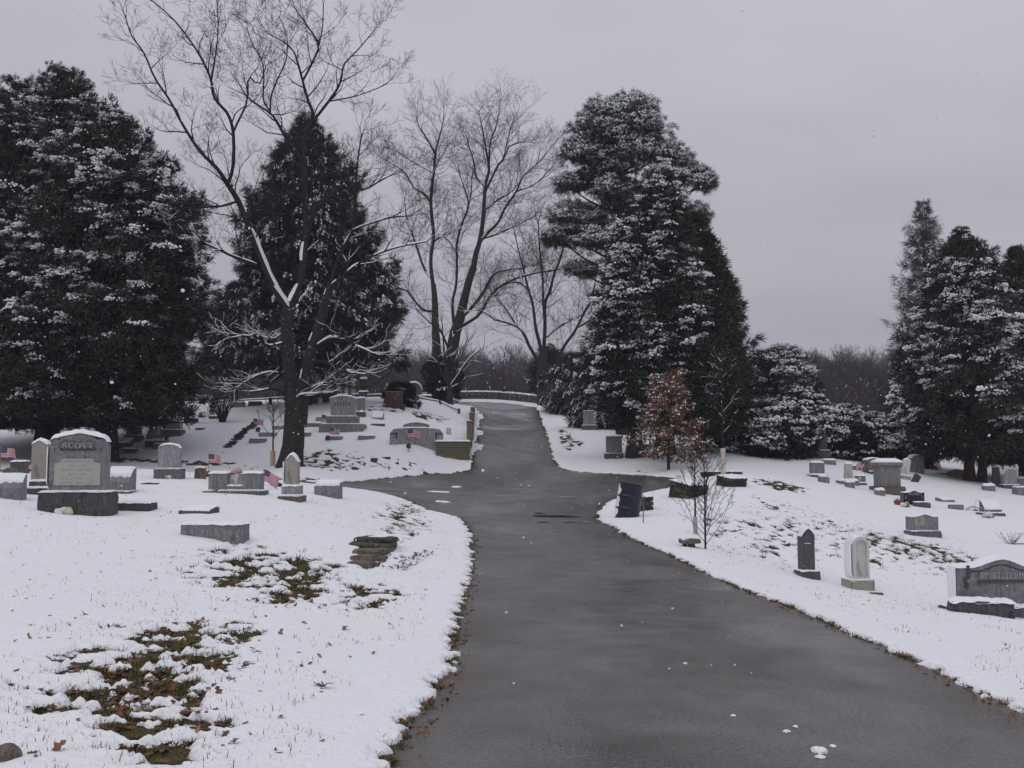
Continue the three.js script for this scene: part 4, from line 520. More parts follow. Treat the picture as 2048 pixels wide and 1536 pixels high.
const SHRUB = { x: -12.08, z: -44.00, r: 0.93, h: 1.65 };
const STONES = [
  { label: 'slant-faced grey marker cut off by the left edge, snow plastered on its face', x: -9.40, z: -19.64, w: 0.68, h: 0.46, d: 0.34, name: 'grave_marker', cat: 'grave marker', kind: 'slant', keep: 0.62, front: 0.45, turn: 0.12 },
  { label: 'tall narrow weathered stone with gabled top behind the rosette monument', x: -9.25, z: -20.78, w: 0.29, h: 0.80, d: 0.26, tiers: [[0.56, 0.16, 0.50, 'rough', 'dark'], [0.35, 0.13, 0.36, 'rough', 'dark']], top: 'gable', mat: 'worn', turn: 0.1, snow: 0.05 },
  { label: 'slant marker with half its snow slid off, right of the rosette monument', x: -8.02, z: -21.69, w: 0.53, h: 0.47, d: 0.34, tiers: [[0.61, 0.06, 0.50, 'rough', 'base']], name: 'grave_marker', cat: 'grave marker', kind: 'slant', keep: 0.66, front: 0.4, turn: -0.12, mat: 'granite', faceSnow: 0.045 },
  { label: 'low rough marker touching the rosette monument base', x: -6.87, z: -19.41, w: 0.67, h: 0.17, d: 0.34, name: 'grave_marker', cat: 'grave marker', kind: 'block', mat: 'pitch', turn: -0.1, snow: 0.06 },
  { label: 'low sloping marker half buried in snow, second from the lane bank', x: -5.56, z: -18.86, w: 0.62, h: 0.14, d: 0.34, name: 'grave_marker', cat: 'grave marker', kind: 'slant', front: 0.5, mat: 'dark', keep: 1.0, turn: -0.28 },
  { label: 'long low grey granite marker nearest the camera on the left lawn', x: -4.33, z: -15.52, w: 0.95, h: 0.23, d: 0.32, name: 'grave_marker', cat: 'grave marker', kind: 'block', mat: 'granite', turn: -0.2, snow: 0.04, amp: 0.01 },
  { label: 'round-shouldered grey stone on a broad base with flowers at its foot', x: -8.03, z: -24.83, w: 0.49, h: 0.58, d: 0.24, tiers: [[0.63, 0.26, 0.42, 'smooth', 'base']], top: 'shoulder', mat: 'light', turn: 0.05 },
  { label: 'small flat slab left of the round-shouldered stone', x: -7.94, z: -23.25, w: 0.35, h: 0.07, d: 0.25, name: 'grave_marker', cat: 'grave marker', kind: 'block', mat: 'dark', snow: 0.01, turn: 0.2 },
  { label: 'low pale ledger stone under snow behind the twin tablets', x: -6.38, z: -24.40, w: 1.08, h: 0.21, d: 0.40, name: 'grave_marker', cat: 'grave marker', kind: 'block', mat: 'light', snow: 0.06, turn: 0.12, sink: 0.06 },
  { label: 'thick rough stone with a round snow cushion at the end of the left lawn', x: -4.13, z: -23.85, w: 0.56, h: 0.34, d: 0.36, kind: 'slant', keep: 0.8, front: 0.72, mat: 'granite', faceSnow: 0.06, turn: -0.08 },
  { label: 'round-topped sandstone marker behind the left-edge slant marker', x: -11.88, z: -25.10, w: 0.38, h: 0.19, d: 0.20, name: 'grave_marker', cat: 'grave marker', top: 'round', mat: 'brown', snow: 0.0 },
  { label: 'dark stepped stone behind the two flags at left', x: -12.15, z: -26.15, w: 0.37, h: 0.32, d: 0.30, kind: 'block', mat: 'dark', snow: 0.04 },
  { label: 'small dark stone far left behind the rosette monument', x: -20.31, z: -46.15, w: 0.48, h: 0.15, d: 0.30, kind: 'block', mat: 'dark', snow: 0.02 },
  { label: 'grey stone on a broad base half hidden under the cedar boughs', x: -14.23, z: -39.75, w: 0.49, h: 0.34, d: 0.30, tiers: [[0.60, 0.30, 0.50, 'rough', 'base']], mat: 'dark', top: 'arch' },
  { label: 'slant stone right against the cedar trunk', x: -14.26, z: -38.78, w: 0.59, h: 0.40, d: 0.36, kind: 'slant', keep: 0.7, mat: 'dark', turn: -0.2 },
  { label: 'dark wedge marker lowest under the cedar', x: -13.68, z: -37.77, w: 0.50, h: 0.23, d: 0.34, name: 'grave_marker', cat: 'grave marker', kind: 'slant', keep: 0.35, mat: 'dark', turn: 0.12, front: 0.6 },
  { label: 'thin slab just above the wedge marker under the cedar', x: -13.91, z: -38.35, w: 0.36, h: 0.11, d: 0.30, name: 'grave_marker', cat: 'grave marker', kind: 'block', mat: 'granite', snow: 0.04 },
  { label: 'wide grey monument behind the wooden cross-like stake', x: -13.02, z: -40.50, w: 0.69, h: 0.36, d: 0.34, tiers: [[0.84, 0.30, 0.60, 'rough', 'base']], mat: 'light', top: 'arch' },
  { label: 'narrow two-tier stone left of the wide grey monument', x: -13.61, z: -40.20, w: 0.38, h: 0.38, d: 0.30, tiers: [[0.53, 0.19, 0.40, 'smooth', 'worn'], [0.45, 0.15, 0.36, 'smooth', 'worn']], mat: 'worn' },
  { label: 'long dark marker below the narrow two-tier stone', x: -13.08, z: -38.78, w: 0.70, h: 0.26, d: 0.36, name: 'grave_marker', cat: 'grave marker', kind: 'block', mat: 'dark', snow: 0.05 },
  { label: 'small marker right behind the round-shouldered stone', x: -12.74, z: -38.37, w: 0.47, h: 0.22, d: 0.34, name: 'grave_marker', cat: 'grave marker', kind: 'block', mat: 'granite', snow: 0.05 },
  { label: 'single flat marker alone on the open slope', x: -12.30, z: -41.62, w: 0.33, h: 0.10, d: 0.25, name: 'grave_marker', cat: 'grave marker', kind: 'block', mat: 'dark', snow: 0.01, turn: -0.3 },
  { label: 'dark marker at the right fringe of the cedar boughs', x: -13.44, z: -44.17, w: 0.54, h: 0.21, d: 0.34, name: 'grave_marker', cat: 'grave marker', kind: 'block', mat: 'dark', snow: 0.05 },
  { label: 'low marker left of the tan shrub', x: -13.25, z: -45.67, w: 0.52, h: 0.17, d: 0.34, name: 'grave_marker', cat: 'grave marker', kind: 'block', mat: 'granite', snow: 0.04 },
  { label: 'small stone at the foot of the tan shrub', x: -12.78, z: -45.15, w: 0.34, h: 0.15, d: 0.30, name: 'grave_marker', cat: 'grave marker', kind: 'block', mat: 'dark', snow: 0.04 },
  { label: 'snow-covered block behind the tan shrub', x: -13.07, z: -50.18, w: 0.66, h: 0.28, d: 0.36, kind: 'block', mat: 'granite', snow: 0.08 },
  { label: 'dark oblong block alone on the upper left slope', x: -12.36, z: -50.68, w: 0.60, h: 0.24, d: 0.36, kind: 'block', mat: 'dark', snow: 0.04 },
  { label: 'short dark post-shaped stone on the upper left slope', x: -11.71, z: -51.07, w: 0.17, h: 0.36, d: 0.14, kind: 'block', mat: 'dark', snow: 0.0 },
  { label: 'left one of the markers in the row left of the twin-stemmed tree', x: -9.32, z: -38.77, w: 0.60, h: 0.20, d: 0.34, name: 'grave_marker', cat: 'grave marker', kind: 'block', mat: 'granite', snow: 0.05 },
  { label: 'upper marker of the two left of the twin-stemmed tree', x: -9.19, z: -39.77, w: 0.64, h: 0.19, d: 0.34, name: 'grave_marker', cat: 'grave marker', kind: 'block', mat: 'light', snow: 0.04 },
  { label: 'marker peeping out at the left side of the twin-stemmed trunk', x: -9.09, z: -41.17, w: 0.47, h: 0.17, d: 0.34, name: 'grave_marker', cat: 'grave marker', kind: 'block', mat: 'light', snow: 0.04 },
  { label: 'marker peeping out at the right side of the twin-stemmed trunk', x: -7.72, z: -39.57, w: 0.37, h: 0.19, d: 0.34, name: 'grave_marker', cat: 'grave marker', kind: 'block', mat: 'granite', snow: 0.05 },
  { label: 'low block left of the urn-shaped monument base', x: -7.78, z: -41.67, w: 0.55, h: 0.18, d: 0.34, name: 'grave_marker', cat: 'grave marker', kind: 'block', mat: 'granite', snow: 0.06, turn: -0.1 },
  { label: 'stone with a flag just left of the urn-shaped monument', x: -7.81, z: -43.15, w: 0.41, h: 0.20, d: 0.30, name: 'grave_marker', cat: 'grave marker', kind: 'block', mat: 'worn', snow: 0.06 },
  { label: 'big urn-shaped grey monument flaring towards its top on two steps', x: -6.51, z: -40.68, w: 0.99, h: 0.80, d: 0.55, tiers: [[1.67, 0.34, 1.10, 'smooth', 'granite'], [1.16, 0.30, 0.80, 'smooth', 'granite']], mat: 'light', top: 'arch', flare: 0.14, snow: 0.06 },
  { label: 'left of two equal markers below the urn-shaped monument', x: -6.54, z: -38.82, w: 0.60, h: 0.18, d: 0.34, name: 'grave_marker', cat: 'grave marker', kind: 'block', mat: 'granite', snow: 0.05, turn: -0.05 },
  { label: 'right of two equal markers below the urn-shaped monument', x: -5.31, z: -38.56, w: 0.60, h: 0.18, d: 0.34, name: 'grave_marker', cat: 'grave marker', kind: 'block', mat: 'granite', snow: 0.05, turn: -0.05 },
  { label: 'flat dark marker between the urn-shaped monument and the wide tablet', x: -5.42, z: -42.69, w: 0.56, h: 0.12, d: 0.30, name: 'grave_marker', cat: 'grave marker', kind: 'block', mat: 'dark', snow: 0.03 },
  { label: 'tilted pale slab covered in snow right of the urn-shaped monument', x: -5.66, z: -44.54, w: 0.46, h: 0.36, d: 0.30, kind: 'slant', keep: 1.0, front: 0.25, mat: 'light', turn: -0.15 },
  { label: 'upright grey stone behind the urn-shaped monument at right', x: -6.41, z: -44.75, w: 0.32, h: 0.59, d: 0.30, tiers: [[0.38, 0.25, 0.50, 'rough', 'dark']], mat: 'granite', snow: 0.07 },
  { label: 'wide grey tablet with stepped shoulders and dark carved corners', x: -3.41, z: -37.75, w: 1.89, h: 0.75, d: 0.30, mat: 'light', top: 'steps', snow: 0.035 },
  { label: 'grey tablet directly behind the wide stepped one', x: -3.95, z: -43.65, w: 1.07, h: 0.37, d: 0.30, mat: 'granite', top: 'arch', snow: 0.04 },
  { label: 'little white tombstone on a separate foot, right of the wide tablet', x: -2.58, z: -43.15, w: 0.18, h: 0.41, d: 0.14, tiers: [[0.26, 0.12, 0.30, 'smooth', 'worn']], mat: 'white', top: 'flat', snow: 0.05, side: 0.02 },
  { label: 'polished red granite stone with a pale carved figure', x: -5.40, z: -48.25, w: 0.80, h: 0.61, d: 0.30, tiers: [[1.00, 0.18, 0.50, 'smooth', 'red']], mat: 'red', top: 'flat', waist: 0.02, snow: 0.01 },
  { label: 'low red granite slab above the pair of grey tablets', x: -4.00, z: -46.65, w: 0.44, h: 0.11, d: 0.30, name: 'grave_marker', cat: 'grave marker', kind: 'block', mat: 'red', snow: 0.0 },
  { label: 'slim white column stone with a ball finial on the upper slope', x: -6.31, z: -53.12, w: 0.30, h: 0.65, d: 0.24, mat: 'white', top: 'gable', snow: 0.05 },
  { label: 'dark arched monument high on the slope before the far wood', x: -5.44, z: -58.45, w: 0.88, h: 0.77, d: 0.50, tiers: [[1.04, 0.22, 0.90, 'smooth', 'dark']], mat: 'dark', top: 'round', snow: 0.09 },
  { label: 'block of stone right of the dark arched monument', x: -4.65, z: -57.25, w: 0.59, h: 0.27, d: 0.50, kind: 'block', mat: 'brown', snow: 0.1 },
  { label: 'dark bulky stone left behind the urn-shaped monument', x: -8.69, z: -49.75, w: 0.80, h: 0.61, d: 0.50, kind: 'block', mat: 'dark', snow: 0.05 },
  { label: 'dark stone left of the bulky dark stone, a white card before it', x: -9.15, z: -49.20, w: 0.42, h: 0.51, d: 0.40, kind: 'block', mat: 'dark', snow: 0.03 },
  { label: 'mossy yellowish stone with a snow hat behind the urn-shaped monument', x: -7.79, z: -55.25, w: 0.36, h: 0.68, d: 0.30, tiers: [[0.47, 0.31, 0.50, 'rough', 'dark']], kind: 'block', mat: 'mossy', snow: 0.12 },
  { label: 'slim yellowish shaft under the spruce boughs', x: -8.45, z: -56.10, w: 0.24, h: 0.96, d: 0.20, kind: 'block', mat: 'worn', snow: 0.05, taper: 0.2 },
  { label: 'slimmer yellowish shaft left of its twin under the spruce', x: -8.98, z: -57.10, w: 0.19, h: 1.08, d: 0.20, kind: 'block', mat: 'worn', snow: 0.05, taper: 0.2 },
  { label: 'dark upright stone on a base beside the left cedar trunk', x: 3.75, z: -38.90, w: 0.57, h: 0.62, d: 0.32, tiers: [[0.68, 0.22, 0.60, 'rough', 'dark']], mat: 'granite', top: 'flat', snow: 0.03 },
  { label: 'pale square stone on a rough boulder base above the lane', x: 3.55, z: -48.38, w: 0.57, h: 0.66, d: 0.34, tiers: [[0.73, 0.25, 0.60, 'rough', 'brown']], mat: 'light', top: 'flat', waist: 0.015 },
  { label: 'low snow-covered block left of the pale square stone', x: 2.94, z: -50.52, w: 0.52, h: 0.19, d: 0.35, name: 'grave_marker', cat: 'grave marker', kind: 'block', mat: 'light', snow: 0.08 },
  { label: 'low dark kerb stone between the two cedar trunks', x: 5.11, z: -42.20, w: 0.80, h: 0.20, d: 0.40, name: 'grave_marker', cat: 'grave marker', kind: 'block', mat: 'dark', snow: 0.06 },
  { label: 'small stone peeping out right of the dark kerb stone', x: 5.80, z: -42.15, w: 0.24, h: 0.20, d: 0.30, name: 'grave_marker', cat: 'grave marker', kind: 'block', mat: 'granite', snow: 0.04 },
  { label: 'low dark stone under the arborvitae', x: 7.42, z: -41.70, w: 0.71, h: 0.20, d: 0.40, name: 'grave_marker', cat: 'grave marker', kind: 'block', mat: 'dark', snow: 0.06, turn: 0.25 },
  { label: 'dark blocky monument standing between the yews', x: 12.13, z: -42.35, w: 0.75, h: 0.71, d: 0.70, tiers: [[0.99, 0.36, 1.10, 'rough', 'dark']], mat: 'dark', top: 'flat', flare: -0.1, snow: 0.06 },
  { label: 'small stone under the narrow upright yew', x: 11.14, z: -41.55, w: 0.31, h: 0.24, d: 0.30, name: 'grave_marker', cat: 'grave marker', kind: 'block', mat: 'brown', snow: 0.0 },
  { label: 'low square block right of the dark blocky monument', x: 12.08, z: -40.38, w: 0.48, h: 0.21, d: 0.35, name: 'grave_marker', cat: 'grave marker', kind: 'block', mat: 'granite', snow: 0.07 },
  { label: 'square grey stone on a base, left end of the right lawn', x: 10.73, z: -37.25, w: 0.46, h: 0.42, d: 0.30, tiers: [[0.60, 0.14, 0.50, 'rough', 'base']], mat: 'granite', top: 'flat', snow: 0.06 },
  { label: 'small upright block just below the square grey stone', x: 10.35, z: -35.18, w: 0.27, h: 0.27, d: 0.36, name: 'grave_marker', cat: 'grave marker', kind: 'slant', keep: 0.5, front: 0.7, mat: 'granite', turn: 0.1 },
  { label: 'stained pale pillar flared at its foot', x: 11.70, z: -36.83, w: 0.29, h: 0.56, d: 0.26, tiers: [[0.36, 0.10, 0.45, 'smooth', 'worn']], kind: 'block', taper: 0.22, mat: 'marble', snow: 0.07 },
  { label: 'long flat base stone before the stained pale pillar', x: 11.35, z: -35.85, w: 0.67, h: 0.17, d: 0.50, name: 'grave_marker', cat: 'grave marker', kind: 'block', mat: 'granite', snow: 0.08 },
  { label: 'little block standing before the long flat base stone', x: 11.01, z: -34.55, w: 0.26, h: 0.21, d: 0.30, name: 'grave_marker', cat: 'grave marker', kind: 'block', mat: 'granite', snow: 0.08 },
  { label: 'two-step stone right of the stained pale pillar', x: 11.91, z: -36.25, w: 0.34, h: 0.24, d: 0.36, tiers: [[0.39, 0.10, 0.50, 'smooth', 'base']], kind: 'block', mat: 'granite', snow: 0.06, turn: -0.2 },
  { label: 'low block up the slope behind the stained pale pillar', x: 12.89, z: -39.77, w: 0.38, h: 0.19, d: 0.35, name: 'grave_marker', cat: 'grave marker', kind: 'block', mat: 'granite', snow: 0.07 },
  { label: 'reddish round-topped stone with a flag at its left', x: 13.38, z: -39.30, w: 0.63, h: 0.48, d: 0.40, tiers: [[0.55, 0.15, 0.60, 'rough', 'dark']], mat: 'rose', top: 'arch', snow: 0.04, turn: 0.2 },
  { label: 'large grey monument with a hipped snowy roof on a tall rough base', x: 12.16, z: -34.35, w: 0.64, h: 0.67, d: 0.70, tiers: [[0.83, 0.29, 1.10, 'rough', 'brown']], mat: 'granite', top: 'flat', snow: 0.0 },
  { label: 'little block in front of the hipped monument at left', x: 11.56, z: -33.35, w: 0.25, h: 0.20, d: 0.30, name: 'grave_marker', cat: 'grave marker', kind: 'block', mat: 'granite', snow: 0.08 },
  { label: 'polished black stone with a white script name', x: 11.97, z: -31.72, w: 0.66, h: 0.36, d: 0.24, mat: 'black', top: 'serp', snow: 0.03, turn: 0.12, sink: 0.1 },
  { label: 'rough block in front of the black stone at right', x: 12.04, z: -31.20, w: 0.44, h: 0.18, d: 0.40, name: 'grave_marker', cat: 'grave marker', kind: 'block', mat: 'dark', snow: 0.02, turn: -0.15 },
  { label: 'grey stone with a pale plaque on the open right lawn', x: 9.98, z: -25.87, w: 0.73, h: 0.40, d: 0.26, tiers: [[0.80, 0.17, 0.42, 'rough', 'base']], mat: 'granite', top: 'serp', snow: 0.02, turn: 0.18 },
  { label: 'wedge marker alone behind the stone with the pale plaque', x: 13.62, z: -33.37, w: 0.50, h: 0.16, d: 0.34, name: 'grave_marker', cat: 'grave marker', kind: 'slant', keep: 1, front: 0.5, mat: 'granite', turn: 0.4 },
  { label: 'flat tilted marker left of the wire basket', x: 13.12, z: -31.37, w: 0.41, h: 0.15, d: 0.34, name: 'grave_marker', cat: 'grave marker', kind: 'block', mat: 'granite', snow: 0.0, turn: -0.25 },
  { label: 'snow-faced stone with flowers on a rust-coloured base', x: 13.37, z: -29.65, w: 0.50, h: 0.33, d: 0.30, tiers: [[0.64, 0.11, 0.50, 'rough', 'brown']], kind: 'slant', keep: 0.95, front: 0.2, mat: 'rose', turn: 0.1 },
  { label: 'thin white shaft leaning right behind the hipped monument', x: 14.31, z: -38.65, w: 0.26, h: 0.62, d: 0.16, tiers: [[0.36, 0.16, 0.30, 'smooth', 'worn']], mat: 'white', top: 'gable', snow: 0.05, tilt: -0.16 },
  { label: 'grey die with a rounded snowy cap behind the leaning white shaft', x: 16.11, z: -42.23, w: 0.52, h: 0.72, d: 0.45, mat: 'granite', top: 'shoulder', snow: 0.08 },
  { label: 'reddish slab leaning over in the snow', x: 14.44, z: -38.06, w: 0.25, h: 0.32, d: 0.12, kind: 'block', mat: 'red', snow: 0.0, tilt: -0.55 },
  { label: 'reddish stone left of the right cedar trunk', x: 17.77, z: -42.35, w: 0.60, h: 0.34, d: 0.30, mat: 'rose', top: 'arch', snow: 0.04 },
  { label: 'pale round-topped stone at the right edge under the cedar', x: 18.32, z: -39.05, w: 0.48, h: 0.59, d: 0.30, tiers: [[0.63, 0.18, 0.50, 'rough', 'dark']], mat: 'light', top: 'round', snow: 0.04 },
  { label: 'dark obelisk-like shaft left of the pale round-topped stone', x: 18.12, z: -39.65, w: 0.30, h: 0.75, d: 0.30, kind: 'block', mat: 'dark', taper: 0.3, snow: 0.03 },
  { label: 'snow-covered block before the dark shaft at the right edge', x: 16.81, z: -37.40, w: 0.39, h: 0.21, d: 0.40, name: 'grave_marker', cat: 'grave marker', kind: 'block', mat: 'granite', snow: 0.1, turn: -0.2 },
  { label: 'grey stone cut off by the right edge beside the cedar', x: 17.65, z: -36.70, w: 0.52, h: 0.31, d: 0.40, mat: 'granite', top: 'flat', snow: 0.05 },
  { label: 'small white-topped stone right of the pale round-topped stone', x: 19.71, z: -41.15, w: 0.27, h: 0.31, d: 0.30, kind: 'block', mat: 'light', snow: 0.1 },
  { label: 'narrow dark pointed stone, snow in its carving, on the lower right lawn', x: 5.16, z: -18.68, w: 0.24, h: 0.74, d: 0.20, tiers: [[0.35, 0.16, 0.36, 'rough', 'dark']], mat: 'dark', top: 'gothic', snow: 0.025, turn: 0.16 },
  { label: 'white marble stone with an arched recess on the lower right lawn', x: 5.90, z: -18.21, w: 0.29, h: 0.73, d: 0.24, tiers: [[0.41, 0.19, 0.42, 'smooth', 'worn']], mat: 'white', top: 'round', snow: 0.03, side: 0.05, turn: 0.16 },
  { label: 'flat marker lying right of the white marble stone', x: 6.03, z: -17.70, w: 0.25, h: 0.03, d: 0.20, name: 'grave_marker', cat: 'grave marker', kind: 'block', mat: 'dark', snow: 0.0, turn: -0.2 }
];
const SPOT = { rosette: [-7.55, -18.15], bouquet: [-7.15, -17.21], twin: [-5.74, -21.81], pillar: [-7.45, -25.17], lancet: [-4.48, -21.37], mck: [7.05, -15.30], mckfoot: [6.55, -14.80], drum: [2.71, -24.94], rod: [2.83, -22.92], pier: [3.29, -26.60], wallA: [4.65, -28.20], wallB: [6.30, -30.30], wallC: [6.61, -33.20], slab: [3.17, -19.05], ruin: [-1.97, -14.81], corner: [-2.10, -37.40], cornerTop: [-2.07, -56.00], hip: [12.11, -34.20], stake1: [5.52, -37.20], boulder: [-2.51, -5.34], flagA: [-7.60, -26.50], flagB: [-5.57, -23.50], flagC: [-9.84, -40.50], flagD: [-12.33, -25.50], flagE: [-11.08, -24.00], flagF: [-6.83, -39.60], flagG: [-7.69, -42.60], flagH: [-3.63, -37.20], flagI: [-3.65, -43.00], flagJ: [12.85, -38.60], flagK: [16.34, -41.00], roses: [-8.01, -24.74], redflower: [-7.45, -25.89], basketflower: [11.26, -31.00], yellowflower: [11.33, -30.60], potflower: [12.95, -28.90], hook: [13.52, -31.00], toy: [-5.39, -24.50], cross: [-12.96, -39.00], card: [-8.86, -48.60], medal1: [-6.69, -38.40], medal2: [-9.67, -40.20], bed: [11.87, -25.12], kerb1: [-7.01, -52.00], kerb2: [-4.02, -55.00], lowwall: [17.23, -43.40], strip0: [-10.25, -38.07], strip1: [-10.38, -43.47], farwallL: [-4.42, -69.50], farwallR: [0.85, -69.00], farwallE: [2.08, -64.50] };
const FALLEN = [[-2.80, -10.12, 0.064], [-2.45, -9.48, 0.059], [-2.47, -8.66, 0.071], [-2.34, -7.59, 0.061], [-1.95, -6.90, 0.058], [-1.92, -6.94, 0.071], [-1.95, -6.71, 0.092], [-1.83, -6.71, 0.087], [-1.84, -6.29, 0.086], [-1.76, -6.39, 0.064], [-2.29, -7.36, 0.076], [-2.16, -7.25, 0.066], [-2.02, -7.54, 0.062], [-1.87, -7.51, 0.059], [-1.86, -7.35, 0.064], [-1.26, -7.06, 0.092], [-1.21, -7.00, 0.088], [-2.63, -11.04, 0.087], [-2.45, -10.93, 0.087], [-2.39, -11.24, 0.063], [-2.44, -12.00, 0.067], [-2.35, -11.83, 0.080], [-2.41, -12.50, 0.084], [-2.13, -11.29, 0.089], [-2.03, -11.15, 0.090], [-1.94, -10.80, 0.058], [-1.91, -10.93, 0.079], [-2.19, -10.79, 0.082], [-2.24, -10.65, 0.075], [-2.88, -10.83, 0.062], [-4.29, -12.64, 0.074], [-4.35, -13.65, 0.059], [-2.28, -9.33, 0.092], [-2.37, -9.87, 0.090], [-2.10, -9.02, 0.077], [-1.96, -8.11, 0.067], [-1.90, -8.01, 0.091], [-2.11, -8.31, 0.078], [-1.85, -15.26, 0.090], [-1.86, -15.59, 0.089], [-1.81, -15.81, 0.075], [-1.89, -16.19, 0.072], [-1.89, -16.87, 0.079], [-1.81, -15.04, 0.072], [-1.87, -14.81, 0.061], [-1.91, -17.33, 0.067], [-1.54, -11.61, 0.088], [-1.49, -11.86, 0.057], [-1.37, -11.35, 0.057], [-1.31, -11.95, 0.080], [-1.21, -11.55, 0.066], [-1.66, -12.25, 0.076], [-1.44, -11.23, 0.074], [-2.39, -6.78, 0.069], [-2.17, -6.38, 0.095], [-2.12, -6.13, 0.063], [-2.07, -6.24, 0.072], [-2.38, -6.67, 0.063], [-2.19, -6.02, 0.080], [-2.15, -6.66, 0.066], [-2.05, -6.51, 0.069], [-3.24, -7.52, 0.085], [-3.65, -8.11, 0.068], [-3.78, -9.48, 0.077], [-2.31, -5.50, 0.091], [-1.75, -5.83, 0.059], [-1.73, -5.94, 0.057], [-1.98, -6.47, 0.064], [-2.35, -6.99, 0.086], [-2.23, -6.82, 0.080], [-2.67, -7.18, 0.064], [-2.64, -7.33, 0.068], [-1.47, -5.74, 0.062], [-1.35, -6.29, 0.073], [-1.43, -7.98, 0.057], [-1.47, -8.67, 0.083], [-1.48, -9.52, 0.091], [-1.89, -9.78, 0.093], [-1.94, -8.96, 0.084]];
const CLODS = [[1.66, -5.83, 0.09, 0.10, 'largest clod of snow on the near lane, lower right'], [1.63, -5.71, 0.05, 0.06, 'clod of snow just below the largest one on the lane'], [1.76, -5.92, 0.03, 0.05, 'small clod right above the largest one on the lane'], [1.67, -6.35, 0.03, 0.04, 'clod of snow left of the largest group on the lane'], [1.59, -6.24, 0.04, 0.04, 'flat clod of snow in the near lane left of the group'], [1.36, -6.63, 0.03, 0.04, 'single small clod in the middle of the near lane'], [1.35, -8.37, 0.03, 0.04, 'tiny clod of snow halfway up the near lane'], [1.73, -11.52, 0.03, 0.04, 'little clod of snow farther up the lane centre'], [-0.06, -11.29, 0.03, 0.04, 'little clod of snow near the left lane edge'], [-2.19, -32.30, 0.84, 0.35, 'long streak of snow left in the crossing'], [-1.81, -34.34, 0.42, 0.30, 'short streak of snow at the end of the long one in the crossing'], [-1.81, -27.64, 0.45, 0.30, 'lower streak of snow in the left arm of the crossing'], [-1.27, -38.80, 0.48, 1.20, 'patch of snow at the foot of the ribbed wall'], [-1.47, -46.33, 0.57, 1.00, 'second patch of snow beside the ribbed wall'], [-1.71, -54.58, 0.62, 1.20, 'highest patch of snow on the left lane edge']];
const PUDDLES = [[1.11, -25.80, 1.16, 0.50], [1.50, -24.30, 0.58, 0.22], [1.56, -29.85, 0.65, 0.35], [0.69, -26.34, 0.37, 0.25], [1.24, -32.52, 0.46, 0.20], [0.64, -24.47, 0.39, 0.16]];
for (const e of EVERGREENS) evergreen(e);
{ // traced bare trees
  const fine = { levels: 4, gap: [0.42, 0.30, 0.24, 0.24], len: [1.35, 0.75, 0.42, 0.26], maxChild: [0.028, 0.012, 0.006, 0.0045], tip: 0.0035, maxParent: 0.17, clear: 0.18, snow: 0.024, snowLevels: 2, up: 0.05, wind: 0.55, steep: 0.985, snowBias: 0.15, step: 0.3, snowTop: 9.5 };
  const t = TRACED.near;
  const { tree } = bareTree({ ...t, name: 'bare_tree', label: 'large twin-stemmed bare tree with snow in its fork, left of the lane', grow: fine });
  { // flecks of snow caught in the bark
    const R = rng(145), list = []; for (let k = 0; k < 170; k++) { const b = t.trunk[R() < 0.7 ? 0 : 1], i = Math.floor(R() * (b.length - 1)), f = R(), p = b[i].map((v, j) => lerp(v, b[i + 1][j], f)), a = -0.35 + R() * 3.6, r = p[3] * (1.0 + 0.04 * R()); if (p[1] < 0.25) continue; const s = 0.2 + 0.5 * R() * R(); if (noise(p[1] * 2.1, a * 2) < 0.05) continue; M4.compose(V3(p[0] + Math.cos(a) * r, p[1], p[2] + Math.sin(a) * r), new THREE.Quaternion().setFromEuler(new THREE.Euler(0, -a, 1.2 * (R() - 0.5))), V3(s * 0.5, s * (0.7 + R()), s)); list.push(M4.clone()); }
    copies('snow_flecks', SNOWFANS.dab[0], branchSnow, list, tree);
    const S = new Acc(), smooth = (b, m) => { const c = new THREE.CatmullRomCurve3(b.slice(0, m).map(q => V3(q[0], q[1], q[2]))), p = c.getPoints(14), r = p.map((_, i) => { const k = i / 14 * (m - 1), j = Math.min(m - 2, Math.floor(k)); return lerp(b[j][3], b[j + 1][3], k - j); }); return [p, r]; };   // snow lodged in the fork
    const [pa, ra] = smooth(t.boughs[0], 4), [pb, rb] = smooth(t.boughs[4], 3); snowRidge(S, pa, ra, 0.09, { bias: 0.6, steep: 0.99, wide: 0.55 }); snowRidge(S, pb, rb, 0.08, { bias: 0.35, steep: 0.999, wind: 0.9, wide: 0.5 }); part('fork_snow', S.geo(), branchSnow, tree, true);
  }
  const mid = { levels: 3, gap: [0.34, 0.26, 0.24], len: [1.9, 1.1, 0.62], maxChild: [0.022, 0.010, 0.0065], tip: 0.0045, maxParent: 0.3, clear: 0.15, snow: 0.03, snowLevels: 1, up: 0.035, wind: 0.35, steep: 0.93, step: 0.5 };
  bareTree({ ...TRACED.a, name: 'bare_tree', label: 'left of the two tall bare trees at the crest, straight grey trunk', bark: barkGrey, grow: mid });
  bareTree({ ...TRACED.b, name: 'bare_tree', label: 'tallest bare tree at the crest, thick trunk leaning right', bark: barkGrey, grow: mid });
  bareTree({ ...TRACED.c, name: 'bare_tree', label: 'spreading many-stemmed bare tree right of the lane crest', bark: barkGrey, grow: mid });
  bareTree({ ...TRACED.e, name: 'bare_tree', label: 'small bare tree with snow-lined forks by the low chain kerb', bark: barkGrey, grow: { ...mid, levels: 2, gap: [0.4, 0.3], len: [1.0, 0.6], snow: 0.035, clear: 0.3, maxChild: [0.016, 0.009], wind: 0.2, snowBias: 0.3 } });
}
